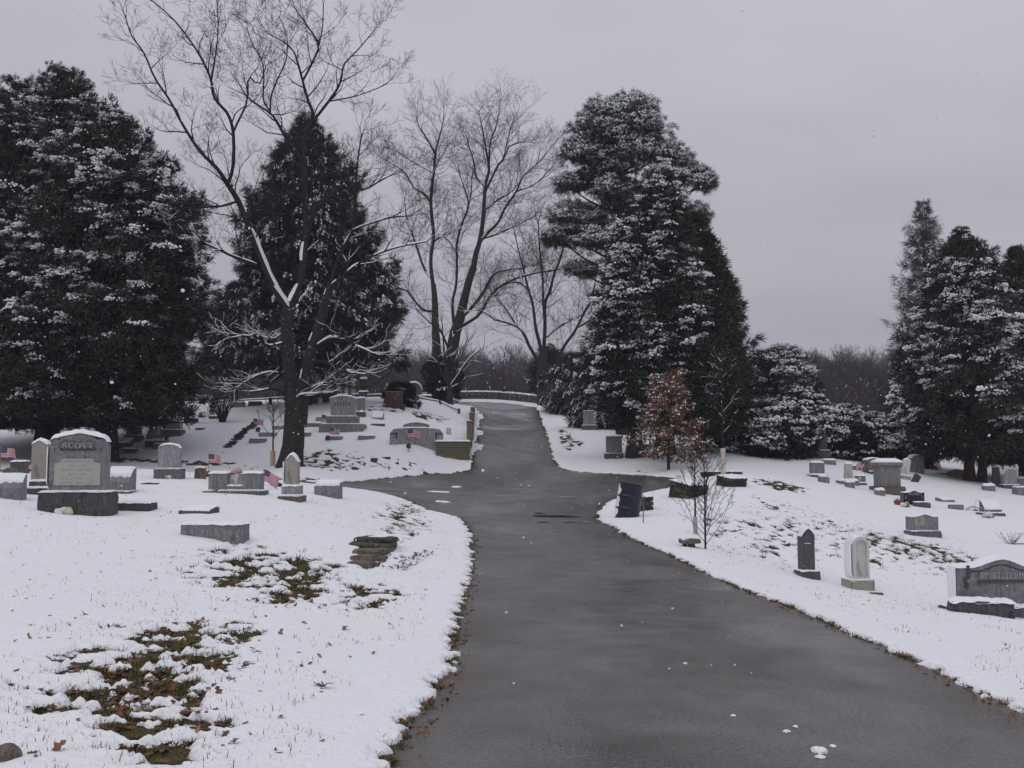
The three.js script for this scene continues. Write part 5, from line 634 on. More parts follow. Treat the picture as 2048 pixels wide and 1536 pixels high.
{ // the pine: a bare stem and flat pads of needles on crooked limbs
  const P = PINE, R = rng(140), y0 = ground(P.x, P.z) - 0.05, tree = thing('pine_tree', 'tall pine with flat needle pads above the right-hand cedars', 'tree', P.x, y0, P.z);
  const wood = new Acc(), limbs = new Acc(), sprays = [], snows = [];
  const tp = [], tq = []; for (let i = 0; i <= 12; i++) { const f = i / 12; tp.push(V3(0.12 * noise(f * 3, 5), P.h * f, 0.12 * noise(f * 3, 15))); tq.push(0.24 * (1.15 - f)); }
  tube(wood, tp, tq, 10, 0.12, 3);
  for (const [px, py, rx0, ry] of P.pads) {
    const rx = rx0 * 0.84;
    const pz = (R() - 0.5) * 2.6, from = V3(0, Math.max(2, py - Math.abs(px) * 0.45 - 0.3), 0), to = V3(px, py - ry * 0.3, pz), mid = from.clone().lerp(to, 0.55); mid.y -= 0.15 * Math.abs(px) * 0.5;
    const c = new THREE.CatmullRomCurve3([from, mid, to]), pts = c.getPoints(8), rad = pts.map((_, i) => lerp(0.07, 0.02, i / 8)); tube(limbs, pts, rad, 5);
    const clumps = Math.round(6 + 12 * rx);
    for (let q = 0; q < clumps; q++) {
      const a = R() * 6.283, qq = Math.sqrt(R()), u = Math.cos(a) * qq, w = Math.sin(a) * qq;
      const c = V3(px + u * rx, py + ry * ((1 - qq * qq) * (R() * 1.5 - 0.45) - 0.25 * qq), pz + w * rx * 0.8), rc = 0.24 + 0.22 * R(), laden = R() < 0.85;
      tube(limbs, [to.clone().lerp(from, 0.25 * R()), c.clone().lerp(to, 0.4).add(V3(0, -0.12, 0)), c], [0.022, 0.015, 0.008], 3);
      for (let k = 0; k < 17; k++) {
        const v = V3(R() - 0.5, R() - 0.5, R() - 0.5).normalize().multiplyScalar(Math.cbrt(R())), p = c.clone().add(V3(v.x * rc * 1.3, v.y * rc * 0.75, v.z * rc * 1.3)), d = V3(v.x + (R() - 0.5) * 0.5, 0.45 + v.y, v.z + (R() - 0.5) * 0.5).normalize();
        sprays.push(aim(p, d, R() * 6.28, 0.75 + 0.5 * R()));
        if (laden && v.y > -0.4 && R() < 0.8) snows.push(aimUp(p.clone().add(V3((R() - 0.5) * 0.1, 0.09, 0.06)), V3(Math.cos(k), 0.1, Math.sin(k)), 0.8 + 0.6 * R()));
      }
    }
  }
  part('trunk', wood.geo(), barkDark, tree); const crown = new THREE.Group(); crown.name = 'crown'; tree.add(crown); part('branches', limbs.geo(), barkDark, crown, true); foliage(crown, 'pine', sprays, snows, R);
}
// one oak leaf, lobed and a little curled, about 1 unit long
function oakLeaf(seed) {
  const R = rng(seed), P = [0, 0, 0], I = [], n = 8; const edge = [[0.08, 0.03], [0.22, 0.2], [0.34, 0.1], [0.5, 0.3], [0.62, 0.14], [0.78, 0.2], [1, 0.02]];
  const curl = (x, y) => 0.22 * Math.sin(x * 2.6 + seed) * x + 0.55 * Math.abs(y) * (0.4 + R() * 0.1) - 0.05;
  const top = edge.map(([x, y]) => [x, y * (0.85 + 0.3 * R())]), bot = edge.map(([x, y]) => [x, -y * (0.85 + 0.3 * R())]);
  const mids = edge.map(([x]) => [x, 0]); const all = [...top, ...mids, ...bot]; P.length = 0;
  for (const [x, y] of all) P.push(x - 0.5, curl(x, y), y);
  const m = edge.length; for (let r = 0; r < 2; r++) for (let i = 0; i < m - 1; i++) { const a = r * m + i, b = a + 1, c = a + m, d = c + 1; I.push(a, c, b, b, c, d); }
  const g = new THREE.BufferGeometry(); g.setAttribute('position', new THREE.Float32BufferAttribute(P, 3)); g.setIndex(I); g.computeVertexNormals(); return g;
}
const LEAVES = [oakLeaf(1), oakLeaf(2), oakLeaf(3), oakLeaf(4)];
const oakLeafMat = leafMat(0.165, 0.070, 0.042, 0.9);
const leafTint = R => { const k = 0.55 + 0.75 * R(), w = R(); return rgb(k, k * (0.85 + 0.45 * w), k * (0.8 + 0.4 * w)); };
{ // brown-leaved young oak in front of the cedars
  const o = OAK, R = rng(150), limbs = [];
  for (let i = 0; i < 22; i++) { const a = i * 2.4, f = i / 22, y = 0.5 + (o.h - 0.75) * f, L = (1.65 * (1 - 0.78 * f) * sstep(-0.25, 0.2, f) + 0.12) * (0.65 + 0.55 * R()); limbs.push([[0, y, 0, 0.02], [Math.cos(a) * L * 0.5, y + 0.12, Math.sin(a) * L * 0.5, 0.012], [Math.cos(a) * L, y + 0.2 - 0.12 * (1 - f), Math.sin(a) * L, 0.005]]); }
  const { tree, crown } = bareTree({ x: o.x, z: o.z, seed: 151, name: 'oak_tree', label: 'young oak still holding rusty brown leaves before the cedar trunks', trunk: [[[0, 0, 0, 0.055], [0.02, 1.2, 0, 0.045], [0, 2.4, 0.03, 0.025], [0.02, o.h, 0, 0.008]]], boughs: limbs, grow: { levels: 2, gap: [0.22, 0.2], len: [0.55, 0.35], maxChild: [0.009, 0.006], tip: 0.005, maxParent: 1, clear: 0.25, snow: 0.02, snowLevels: 1, up: 0.04, step: 0.25 } });
  const list = [[], [], [], []], snows = [], cols = [[], [], [], []];
  for (let k = 0; k < 3900; k++) {
    const L = limbs[Math.floor(R() * limbs.length)], f = 0.25 + 0.85 * R(), e = L[2], s = L[0], p = V3(lerp(s[0], e[0], f), lerp(s[1], e[1], Math.sqrt(f)), lerp(s[2], e[2], f)); p.x += (R() - 0.5) * 0.42; p.y += (R() - 0.55) * 0.4; p.z += (R() - 0.5) * 0.42;
    const d = V3(R() - 0.5, -0.35 - R() * 0.6, R() - 0.5).normalize(), j = k % 4; list[j].push(aim(p, d, R() * 6.28, 0.08 + 0.06 * R())); cols[j].push(leafTint(R));
    if (R() < 0.10) snows.push(aimUp(p.clone().add(V3(0, 0.04, 0)), V3(Math.cos(k), 0, Math.sin(k)), 0.6 + 0.6 * R()));
  }
  list.forEach((l, j) => copies('leaves', LEAVES[j], oakLeafMat, l, crown, cols[j])); copies('snow_on_leaves', SNOWFANS.dab[0], branchSnow, snows, crown);
}
function sapling(o) { // thin young tree, with or without a guard round its stem
  const R = rng(o.seed), limbs = [], H = o.h;
  for (let i = 0; i < o.n; i++) { const f = (o.from ?? 0.2) + (0.95 - (o.from ?? 0.2)) * i / o.n, a = i * 2.4 + R(), L = o.spread * (1.05 - 0.75 * f) * (0.7 + 0.6 * R()), y = H * f; const j = () => (R() - 0.5) * L * 0.22, up = o.rise * (0.75 + 0.5 * R()); limbs.push([[0, y, 0, o.r * 0.42], [Math.cos(a) * L * 0.34 + j(), y + L * 0.28 * up, Math.sin(a) * L * 0.34 + j(), o.r * 0.32], [Math.cos(a) * L * 0.65 + j(), y + L * 0.66 * up + j(), Math.sin(a) * L * 0.65 + j(), o.r * 0.23], [Math.cos(a) * L * 0.9, y + L * 1.1 * up, Math.sin(a) * L * 0.9, o.r * 0.12]]); }
  const s = o.bend || 0, { tree } = bareTree({ x: o.x, z: o.z, seed: o.seed, name: 'young_tree', label: o.label, bark: o.bark || barkDark, trunk: [[[0, 0, 0, o.r * 1.2], [s * 0.2, H * 0.3, 0, o.r], [s * 0.7, H * 0.65, 0.02, o.r * 0.7], [s, H, 0, o.r * 0.22]]], boughs: limbs.map(l => l.map(q => [q[0] + s * Math.pow(q[1] / H, 1.3), q[1], q[2], q[3]])), grow: { levels: 2, gap: [0.22, 0.2], len: [0.5 * o.spread, 0.26 * o.spread], maxChild: [o.r * 0.22, o.r * 0.14], tip: o.tip || 0.003, maxParent: 1, clear: 0.3, snow: o.snow || 0, snowLevels: 1, up: 0.06, wind: 0.3, step: 0.2, snowBias: o.snow ? 0.2 : 0 } });
  if (o.guard) { // split plastic sleeve round the stem
    const [y1, gr] = o.guard, g = new THREE.LatheGeometry([new THREE.Vector2(gr * 0.98, 0), new THREE.Vector2(gr, 0.02), new THREE.Vector2(gr * 0.97, y1 * 0.5), new THREE.Vector2(gr * 1.02, y1 - 0.02), new THREE.Vector2(gr * 0.9, y1), new THREE.Vector2(gr * 0.4, y1 - 0.005)], 14);
    const m = part('trunk_guard', g, o.guardMat, tree); m.position.y = 0.04;
  }
  return tree;
}
const guardMat = new THREE.MeshStandardMaterial({ color: rgb(0.55, 0.50, 0.42), roughness: 0.7 }), guardGrey = new THREE.MeshStandardMaterial({ color: rgb(0.38, 0.34, 0.31), roughness: 0.8 }), guardOrange = new THREE.MeshStandardMaterial({ color: rgb(0.55, 0.36, 0.23), roughness: 0.8 });
for (const s of SAPLINGS) sapling({ ...s, guardMat: s.guardMat === 'grey' ? guardGrey : s.guardMat === 'orange' ? guardOrange : guardMat });
{ // leafless fountain-shaped shrub on the left slope
  const o = SHRUB, R = rng(160), limbs = []; const y0 = ground(o.x, o.z) - 0.03, t = thing('bare_shrub', 'leafless tan shrub spraying up from one base on the left slope', 'shrub', o.x, y0, o.z);
  for (let i = 0; i < 46; i++) { const a = i * 2.4, s = Math.sqrt((i + 1) / 46) * o.r, h = o.h * (0.75 + 0.35 * R()) * (1 - 0.3 * (s / o.r) ** 2); limbs.push([[Math.cos(a) * 0.08, 0, Math.sin(a) * 0.08, 0.016], [Math.cos(a) * s * 0.42, h * 0.55, Math.sin(a) * s * 0.42, 0.011], [Math.cos(a) * s, h, Math.sin(a) * s, 0.005]]); }
  const c = growBare(limbs, { seed: 161, levels: 1, gap: [0.2], len: [0.4], maxChild: [0.007], tip: 0.005, maxParent: 1, clear: 0.4, snow: 0.012, snowLevels: 0, up: 0.1, step: 0.3 });
  part('stems', c.wood, barkTan, t, true); if (c.snow) part('snow_on_stems', c.snow, branchSnow, t, true);
}
{ // the far wood: leafless trees that read as one mass across the valley
  const R = rng(170), variants = [];
  for (let v = 0; v < 4; v++) {
    const limbs = [[[0, 0, 0, 0.22], [0.2, 5, 0, 0.16], [0.1, 9, 0.2, 0.1], [0.3, 13, 0, 0.03]]];
    for (let i = 0; i < 11; i++) { const a = i * 2.4 + v, f = 0.28 + 0.065 * i, L = 3.6 * (1.15 - f); limbs.push([[0.1, 13 * f, 0, 0.085], [Math.cos(a) * L * 0.5, 13 * f + L * 0.6, Math.sin(a) * L * 0.5, 0.06], [Math.cos(a) * L, 13 * f + L * 1.15, Math.sin(a) * L, 0.03]]); }
    variants.push(growBare(limbs, { seed: 171 + v, levels: 2, gap: [0.55, 0.4], len: [2.0, 1.1], maxChild: [0.035, 0.026], tip: 0.018, maxParent: 1, clear: 0.12, snow: 0.03, snowLevels: 0, snowBias: 0, up: 0.12, step: 1.2 }));
  }
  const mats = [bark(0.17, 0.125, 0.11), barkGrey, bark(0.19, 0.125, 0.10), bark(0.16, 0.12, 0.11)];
  const wood = new THREE.Group(); wood.name = 'far_wood'; wood.userData = { kind: 'stuff', label: 'leafless wood across the valley behind the graves' }; scene.add(wood);
  const lists = [[], [], [], []];
  const plant = (x, z, s) => { const y = ground(x, z) - 0.2; M4.compose(V3(x, y, z), new THREE.Quaternion().setFromAxisAngle(V3(0, 1, 0), R() * 6.28), V3(s * (0.9 + 0.3 * R()), s * (0.85 + 0.3 * R()), s * (0.9 + 0.3 * R()))); lists[Math.floor(R() * 4)].push(M4.clone()); };
  for (let k = 0; k < 2300; k++) { const z = -(118 + 115 * Math.pow(R(), 0.8)), x = (R() - 0.5) * 1.5 * -z; plant(x, z, 0.55 + 0.35 * R()); }
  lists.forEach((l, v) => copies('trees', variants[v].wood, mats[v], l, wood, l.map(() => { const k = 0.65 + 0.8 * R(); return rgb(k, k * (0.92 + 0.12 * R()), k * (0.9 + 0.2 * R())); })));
  lists.forEach((l, v) => copies('snow_on_branches', variants[v].snow, branchSnow, l, wood));
  // brushwood under the trees
  const brush = []; for (let k = 0; k < 2600; k++) { const z = -(84 + 120 * R()), x = (R() - 0.5) * 1.5 * -z; const s = 0.16 + 0.16 * R(); M4.compose(V3(x, ground(x, z) - 0.1, z), new THREE.Quaternion().setFromAxisAngle(V3(0, 1, 0), R() * 6.28), V3(s * 1.7, s, s * 1.7)); brush.push(M4.clone()); }
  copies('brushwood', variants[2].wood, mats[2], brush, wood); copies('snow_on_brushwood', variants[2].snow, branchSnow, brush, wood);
}
// ---------------------------------------------------------------- stones
const graniteMap = texture(512, (u, v, o) => { const a = tileNoise(u, v, 160), b = tileNoise(u, v, 90), c = tileNoise(u, v, 7), d = tileNoise(u, v, 23); const st = sstep(0.05, 0.6, tileNoise(u, v * 0.22, 31) + 0.5 * c), q = 0.82 + 0.16 * a + 0.10 * b + 0.13 * c + 0.09 * d - 0.16 * st, li = sstep(0.42, 0.62, d + 0.3 * b); o[0] = q; o[1] = q * (1 + 0.03 * li); o[2] = q * (1 - 0.06 * li); }, true, 1.6);
const marbleMap = texture(512, (u, v, o) => { const c = tileNoise(u, v, 5), d = tileNoise(u, v * 0.5, 16), a = tileNoise(u, v, 60); const st = sstep(0.1, 0.9, c + 0.8 * d + 0.3 * a); const q = 0.90 + 0.06 * a - 0.16 * st; o[0] = q; o[1] = q * 0.99; o[2] = q * (0.97 - 0.03 * st); }, true, 1.3);
const roughBump = texture(256, (u, v, o) => { o[0] = o[1] = o[2] = 0.5 + 0.4 * tileNoise(u, v, 14) + 0.25 * tileNoise(u, v, 40); }, false, 0.6);
const stoneMat = (r, g, b, rough = 0.75, map = graniteMap, bump = 0.006) => new THREE.MeshStandardMaterial({ color: rgb(r, g, b), roughness: rough, map, bumpMap: roughBump, bumpScale: bump });
const STONE = {
  granite: stoneMat(0.30, 0.302, 0.308), light: stoneMat(0.42, 0.42, 0.43), dark: stoneMat(0.125, 0.128, 0.135), pitch: stoneMat(0.13, 0.128, 0.135, 0.95, graniteMap, 0.03), base: stoneMat(0.21, 0.213, 0.222, 0.85, graniteMap, 0.02),
  carved: stoneMat(0.50, 0.495, 0.48), marble: stoneMat(0.60, 0.59, 0.56, 0.7, marbleMap), worn: stoneMat(0.40, 0.385, 0.345, 0.9, marbleMap), white: stoneMat(0.70, 0.70, 0.69, 0.7, marbleMap), red: stoneMat(0.105, 0.040, 0.040, 0.35), black: stoneMat(0.022, 0.023, 0.026, 0.12),
  brown: stoneMat(0.24, 0.19, 0.15, 0.95, graniteMap, 0.03), rose: stoneMat(0.22, 0.165, 0.16, 0.5), field: stoneMat(0.15, 0.125, 0.11, 1, graniteMap, 0.05), mossy: stoneMat(0.13, 0.135, 0.085, 1, graniteMap, 0.05), concrete: stoneMat(0.23, 0.215, 0.155, 0.95, marbleMap, 0.02), rust: stoneMat(0.26, 0.15, 0.085, 0.95, marbleMap, 0.02),
};
function boxUV(g) { // texture coordinates in metres, by the way each face points
  if (g.index) g = g.toNonIndexed(); const p = g.attributes.position, u = new Float32Array(p.count * 2), a = V3(0, 0, 0), b = V3(0, 0, 0), c = V3(0, 0, 0);
  for (let i = 0; i < p.count; i += 3) {
    a.fromBufferAttribute(p, i); b.fromBufferAttribute(p, i + 1); c.fromBufferAttribute(p, i + 2); const n = b.clone().sub(a).cross(c.clone().sub(a)); const ax = Math.abs(n.x), ay = Math.abs(n.y), az = Math.abs(n.z);
    [a, b, c].forEach((q, k) => { const o = (i + k) * 2; if (az >= ax && az >= ay) { u[o] = q.x; u[o + 1] = q.y; } else if (ax >= ay) { u[o] = q.z; u[o + 1] = q.y; } else { u[o] = q.x; u[o + 1] = q.z; } });
  }
  g.setAttribute('uv', new THREE.BufferAttribute(u, 2)); return g;
}
function roughBlock(w, h, d, seed, amp = 0.02, taper = 0, seg = 0.12) { // a quarry-faced block, base at y = 0
  const nx = clamp(Math.round(w / seg), 2, 12), ny = clamp(Math.round(h / seg), 2, 8), nz = clamp(Math.round(d / seg), 2, 8), g = new THREE.BoxGeometry(w, h, d, nx, ny, nz), p = g.attributes.position;
  for (let i = 0; i < p.count; i++) {
    let x = p.getX(i), y = p.getY(i), z = p.getZ(i); const ex = Math.abs(x) / (w / 2), ey = Math.abs(y) / (h / 2), ez = Math.abs(z) / (d / 2); const q = noise(x * 5 + seed * 3.1 + z * 4, y * 6 + seed * 1.7 + z * 3) + 0.5 * noise(x * 12 + z * 11 + seed, y * 13 - z * 9);
    const corner = ((ex > 0.99) + (ey > 0.99) + (ez > 0.99) - 1) * amp * 0.5; const k = 1 - taper * (y / h + 0.5);
    x = x * k; z = z * k; p.setXYZ(i, x + Math.sign(x) * (ex > 0.99 ? amp * q - Math.max(0, corner) : 0), y + h / 2 + Math.sign(y) * (ey > 0.99 ? amp * 0.35 * q - Math.max(0, corner) * 0.6 : 0), z + Math.sign(z) * (ez > 0.99 ? amp * q - Math.max(0, corner) : 0));
  }
  const s = mergeVertices((g.deleteAttribute('uv'), g.deleteAttribute('normal'), g), 1e-4); s.computeVertexNormals(); return toCreasedNormals(boxUV(s), 0.55);
}
// outline of a tablet's top edge: height lost at u in -1..1, as a share of the width
const TOPS = {
  flat: () => 0, arch: u => 0.10 * u * u, serp: u => { const a = Math.abs(u); return a < 0.62 ? 0.085 * (1 - Math.cos(a / 0.62 * Math.PI)) / 2 : 0.085 + 0.012 * (a - 0.62); }, round: u => 0.5 * (1 - Math.sqrt(Math.max(0, 1 - u * u * 0.985))),
  gothic: u => 0.62 * Math.pow(Math.abs(u), 1.5), gable: u => 0.28 * Math.abs(u), steps: u => { const a = Math.abs(u); return 0.035 * u * u + (a > 0.90 ? 0.045 : 0) + (a > 0.95 ? 0.025 : 0); }, shoulder: u => { const a = Math.abs(u); return a < 0.84 ? 0.15 * a * a : 0.15 + (a > 0.9 ? 0.05 : 0); },
  scroll: u => { const a = Math.abs(u); return a < 0.17 ? 0.03 * (a / 0.17) ** 2 : a < 0.58 ? 0.045 + 0.05 * ((a - 0.17) / 0.41) ** 1.6 : a < 0.66 ? 0.10 + 0.02 * (a - 0.58) / 0.08 : a < 0.93 ? 0.115 + 0.03 * ((a - 0.8) / 0.14) ** 2 : 0.145 + 0.11 * sstep(0.93, 1, a); },
};
function tablet(w, h, d, top, waist = 0, flare = 0, deep = 0) {
  const s = new THREE.Shape(), n = 30, T = TOPS[top]; s.moveTo(-w / 2 * (1 - flare), -deep);
  for (let i = 0; i <= n; i++) { const u = -1 + 2 * i / n; if (i === 0 && waist) s.lineTo(-w / 2 + waist, h * 0.5); s.lineTo(u * w / 2, h - T(u) * w); }
  if (waist) s.lineTo(w / 2 - waist, h * 0.5); s.lineTo(w / 2 * (1 - flare), -deep); s.closePath();
  const b = Math.min(0.012, d * 0.12), g = new THREE.ExtrudeGeometry(s, { depth: d - 2 * b, bevelEnabled: true, bevelThickness: b, bevelSize: b * 0.8, bevelOffset: -b * 0.8, bevelSegments: 1, curveSegments: 4 }); g.translate(0, 0, -d / 2 + b); return boxUV(g);
}
// a pillow of snow on a top edge that runs along x; yAt gives the height of the stone under it
let SNOWSEED = 0;
function snowPillow(w, d, yAt, t, opt = {}) {
  const nx = Math.max(10, Math.round(w / 0.045)), nz = 7, P = [], I = [], seed = ++SNOWSEED * 3.7, over = opt.over ?? 0.012, holes = opt.holes || 0;
  for (let k = 0; k <= nz; k++) for (let i = 0; i <= nx; i++) {
    const u = -1 + 2 * i / nx, v = -1 + 2 * k / nz, n = noise(u * w * 5 + seed, v * 2 + seed), n2 = noise(u * w * 14 + seed, v * d * 14);
    const e = Math.sqrt(Math.max(0, 1 - Math.pow(Math.abs(u), 9))) * Math.sqrt(Math.max(0, 1 - Math.pow(Math.abs(v), 4))), patch = holes ? sstep(-0.15, 0.2, noise(u * w * 2.2 + seed, v + seed) + 0.75 - holes) : 1;
    const edge = Math.abs(v) > 0.99 ? 1 : 0, hh = t * (0.8 + 0.35 * n + 0.12 * n2) * e * patch;
    P.push(u * (w / 2 + over), yAt(u) + hh - (edge ? 0.014 + 0.012 * n : 0.004) - (patch < 0.05 ? 0.02 : 0), v * (d / 2 + over + 0.004 * n));
  }
  for (let k = 0; k < nz; k++) for (let i = 0; i < nx; i++) { const a = k * (nx + 1) + i, b = a + 1, c = a + nx + 1; I.push(a, c, b, b, c, c + 1); }
  const g = new THREE.BufferGeometry(); g.setAttribute('position', new THREE.Float32BufferAttribute(P, 3)); g.setIndex(I); g.computeVertexNormals(); return g;
}
// a plaster of snow over a sloping or upright face: corners a (low left), b (low right), c (high right), d (high left); it thins out below
function snowPlaster(a, b, c, d, t, keep, seed) {
  const nx = 18, ny = 14, P = [], I = [], A = V3(...a), B = V3(...b), C = V3(...c), D = V3(...d), n = B.clone().sub(A).cross(D.clone().sub(A)).normalize();
  for (let j = 0; j <= ny; j++) for (let i = 0; i <= nx; i++) {
    const u = i / nx, v = j / ny, p = A.clone().lerp(B, u).lerp(D.clone().lerp(C, u), v), q = v - (1 - keep) + 0.10 * noise(u * 6 + seed, seed) + 0.05 * noise(u * 17, seed + v * 4), ed = Math.min(1, 9 * u, 9 * (1 - u));
    const h = q > 0 ? t * Math.sqrt(clamp(q / 0.16, 0, 1)) * (0.55 + 0.45 * Math.sqrt(clamp(ed, 0, 1))) * (1 + 0.2 * noise(u * 5, v * 5 + seed)) : -0.012; p.addScaledVector(n, h - 0.002); P.push(p.x, p.y, p.z);
  }
  for (let j = 0; j < ny; j++) for (let i = 0; i < nx; i++) { const k = j * (nx + 1) + i; I.push(k, k + 1, k + nx + 1, k + 1, k + nx + 2, k + nx + 1); }
  const g = new THREE.BufferGeometry(); g.setAttribute('position', new THREE.Float32BufferAttribute(P, 3)); g.setIndex(I); g.computeVertexNormals(); return g;
}
function footing(x, z, w, d, turn) { let y = 1e9; for (const i of [-1, 1]) for (const k of [-1, 1]) { const lx = i * w / 2, lz = k * d / 2; y = Math.min(y, ground(x + lx * Math.cos(turn) + lz * Math.sin(turn), z - lx * Math.sin(turn) + lz * Math.cos(turn))); } return y - 0.02; }
function frontLevel(x, z, w, d, turn) { let y = 0; for (const i of [-1, 0, 1]) { const lx = i * w / 2, lz = d / 2; y += ground(x + lx * Math.cos(turn) + lz * Math.sin(turn), z - lx * Math.sin(turn) + lz * Math.cos(turn)) / 3; } return y + 0.025; }   // the snow line along the front edge
const DEEP = 0.28;   // how far the stones reach into the ground
let SID = 0;
/* a stone with its tiers. o: x, z, turn, mat, w, h, d, top, tiers [[w, h, d, kind, mat]] from the ground up, snow thickness, side (snow on the left edge), tilt */
function stone(o) {
  const sid = ++SID, tiers = o.tiers || [], bw = Math.max(o.w, ...tiers.map(t => t[0])), bd = Math.max(o.d, ...tiers.map(t => t[2])), turn = o.turn || 0;
  const y0 = frontLevel(o.x, o.z, bw, bd, turn), g = thing(o.name || 'gravestone', o.label, o.cat || 'gravestone', o.x, y0 + (o.sink || 0), o.z, turn, o.group); if (o.tilt) g.rotation.z = o.tilt;
  if (o.pitchBack) g.rotation.x = o.pitchBack;
  let y = 0; const sn = o.snow ?? 0.035;
  tiers.forEach(([w, h, d, kind, mat], i) => {
    const hh = i === 0 ? h + DEEP : h; let m; if (i === 0) y = -DEEP;
    if (kind === 'rough') m = part(i ? 'plinth' : 'base', roughBlock(w, hh, d, sid * 5 + i, 0.018), STONE[mat || 'pitch'], g); else m = part(i ? 'plinth' : 'base', (() => { const q = tablet(w, hh, d, 'flat'); return q; })(), STONE[mat || 'base'], g);
    m.position.y = y; y += hh;
    if (sn) { const s = part('snow_cap', snowPillow(w * 0.99, d * 0.99, () => 0, sn * 0.85, { holes: o.holes }), snowMatFar, g); s.position.y = y; }
  });
  if (o.kind === 'slant') { // wedge marker: low front edge, sloping face, upright back
    const { w, h, d } = o, f = o.front ?? 0.35, s = new THREE.Shape([[-d / 2, tiers.length ? 0 : -DEEP], [d / 2, tiers.length ? 0 : -DEEP], [d / 2, h * f], [-d / 2 + d * 0.18, h], [-d / 2, h]].map(q => new THREE.Vector2(...q)));
    const e = new THREE.ExtrudeGeometry(s, { depth: w - 0.02, bevelEnabled: true, bevelThickness: 0.01, bevelSize: 0.008, bevelOffset: -0.008, bevelSegments: 1 }); e.translate(0, 0, -w / 2 + 0.01); e.rotateY(-Math.PI / 2);
    const m = part('tablet', boxUV(e), STONE[o.mat || 'granite'], g); m.position.y = y;
    const keep = o.keep ?? 0.6, yy = y;
    part('snow_face', snowPlaster([-w / 2, yy + h * f, d / 2], [w / 2, yy + h * f, d / 2], [w / 2, yy + h, -d / 2 + d * 0.18], [-w / 2, yy + h, -d / 2 + d * 0.18], o.faceSnow ?? 0.03, keep, sid), snowMatFar, g);
    const c = part('snow_cap', snowPillow(w, d * 0.2, () => 0, 0.03), snowMatFar, g); c.position.set(0, yy + h, -d / 2 + d * 0.09);
  } else if (o.kind === 'block') {
    const m = part('tablet', roughBlock(o.w, o.h + (tiers.length ? 0 : DEEP), o.d, sid, o.amp ?? 0.012, o.taper || 0, 0.1), STONE[o.mat || 'granite'], g); m.position.y = y - (tiers.length ? 0 : DEEP);
    if (sn) { const k = 1 - (o.taper || 0), c = part('snow_cap', snowPillow(o.w * k, o.d * k, () => 0, sn, { holes: o.holes }), snowMatFar, g); c.position.y = y + o.h; }
  } else {
    const m = part('tablet', tablet(o.w, o.h, o.d, o.top || 'flat', o.waist || 0, o.flare || 0, tiers.length ? 0 : DEEP), STONE[o.mat || 'granite'], g); m.position.y = y;
    if (sn) { const T = TOPS[o.top || 'flat'], smooth = o.drift ? u => -o.w * lerp(T(u), 0.10 * u * u, 0.6) : u => -T(u) * o.w; const c = part('snow_cap', snowPillow(o.w, o.d, smooth, o.drift || sn, { holes: o.holes }), snowMatFar, g); c.position.y = y + o.h; }
    if (o.side) part('snow_side', snowPlaster([-o.w / 2, y, -o.d / 2], [-o.w / 2, y, o.d / 2], [-o.w / 2, y + o.h * (1 - TOPS[o.top || 'flat'](-1) * o.w / o.h), o.d / 2], [-o.w / 2, y + o.h * (1 - TOPS[o.top || 'flat'](-1) * o.w / o.h), -o.d / 2], o.side, 0.94, sid), snowMatFar, g);
  }
  g.userData.topY = undefined; delete g.userData.topY;
  return { g, y, front: o.d / 2 };
}
for (const s of STONES) stone(s);
const byLabel = l => scene.children.find(o => o.userData.label && o.userData.label.startsWith(l));
const serif = await new FontLoader().loadAsync('fonts/droid/droid_serif_bold.typeface.json');
function letters(text, size, depth, squeeze = 1, slant = 0) {
  const g = new TextGeometry(text, { font: serif, size, depth, curveSegments: 3 }); g.computeBoundingBox(); const b = g.boundingBox; g.translate(-(b.min.x + b.max.x) / 2, 0, 0); g.scale(squeeze, 1, 1);
  if (slant) { const p = g.attributes.position; for (let i = 0; i < p.count; i++) p.setX(i, p.getX(i) + p.getY(i) * slant); } return g;
}
function inscription(w, h, lines, bg, fg) { // flat lettering
  const c = document.createElement('canvas'); c.width = 512; c.height = Math.round(512 * h / w); const x = c.getContext('2d'); x.fillStyle = bg; x.fillRect(0, 0, c.width, c.height); x.fillStyle = fg; x.textAlign = 'center'; x.textBaseline = 'middle';
  lines.forEach(([t, fy, s]) => { x.font = `bold ${Math.round(s * c.height)}px serif`; x.fillText(t, 256, fy * c.height, 480); });
  const t = new THREE.CanvasTexture(c); t.colorSpace = THREE.SRGBColorSpace; return t;
}
const leafGreen = leafMat(0.06, 0.10, 0.045), petal = (r, g, b) => new THREE.MeshStandardMaterial({ color: rgb(r, g, b), roughness: 0.9, side: THREE.DoubleSide });
function blossoms(name, label, x, y, z, n, r, mats, leaves = 6, low = 0) { // a bunch of crumpled blooms with leaves
  const R = rng(Math.round(x * 100 + z * 10 + 5000)), t = thing(name, label, 'flowers', x, y, z);
  for (let k = 0; k < n; k++) {
    const g = new THREE.IcosahedronGeometry(r * (0.32 + 0.2 * R()), 1), p = g.attributes.position; for (let i = 0; i < p.count; i++) { const q = 1 + 0.3 * noise(p.getX(i) / r * 4 + k, p.getY(i) / r * 4 + p.getZ(i) / r * 3); p.setXYZ(i, p.getX(i) * q, p.getY(i) * q * 0.85, p.getZ(i) * q); } g.computeVertexNormals();
    const a = k * 2.4, d = r * 0.75 * Math.sqrt((k + 0.3) / n), m = part('bloom', g, mats[k % mats.length], t); m.position.set(Math.cos(a) * d, r * 0.35 + low + r * 0.5 * R(), Math.sin(a) * d * 0.8);
  }
  for (let k = 0; k < leaves; k++) { const m = part('leaf', LEAVES[k % 4], leafGreen, t), a = k * 1.7; m.scale.setScalar(r * 0.9); m.position.set(Math.cos(a) * r * 0.7, r * 0.2 + low, Math.sin(a) * r * 0.6); m.rotation.set(R() * 0.6, -a, 0.3 * R()); }
  return t;
}
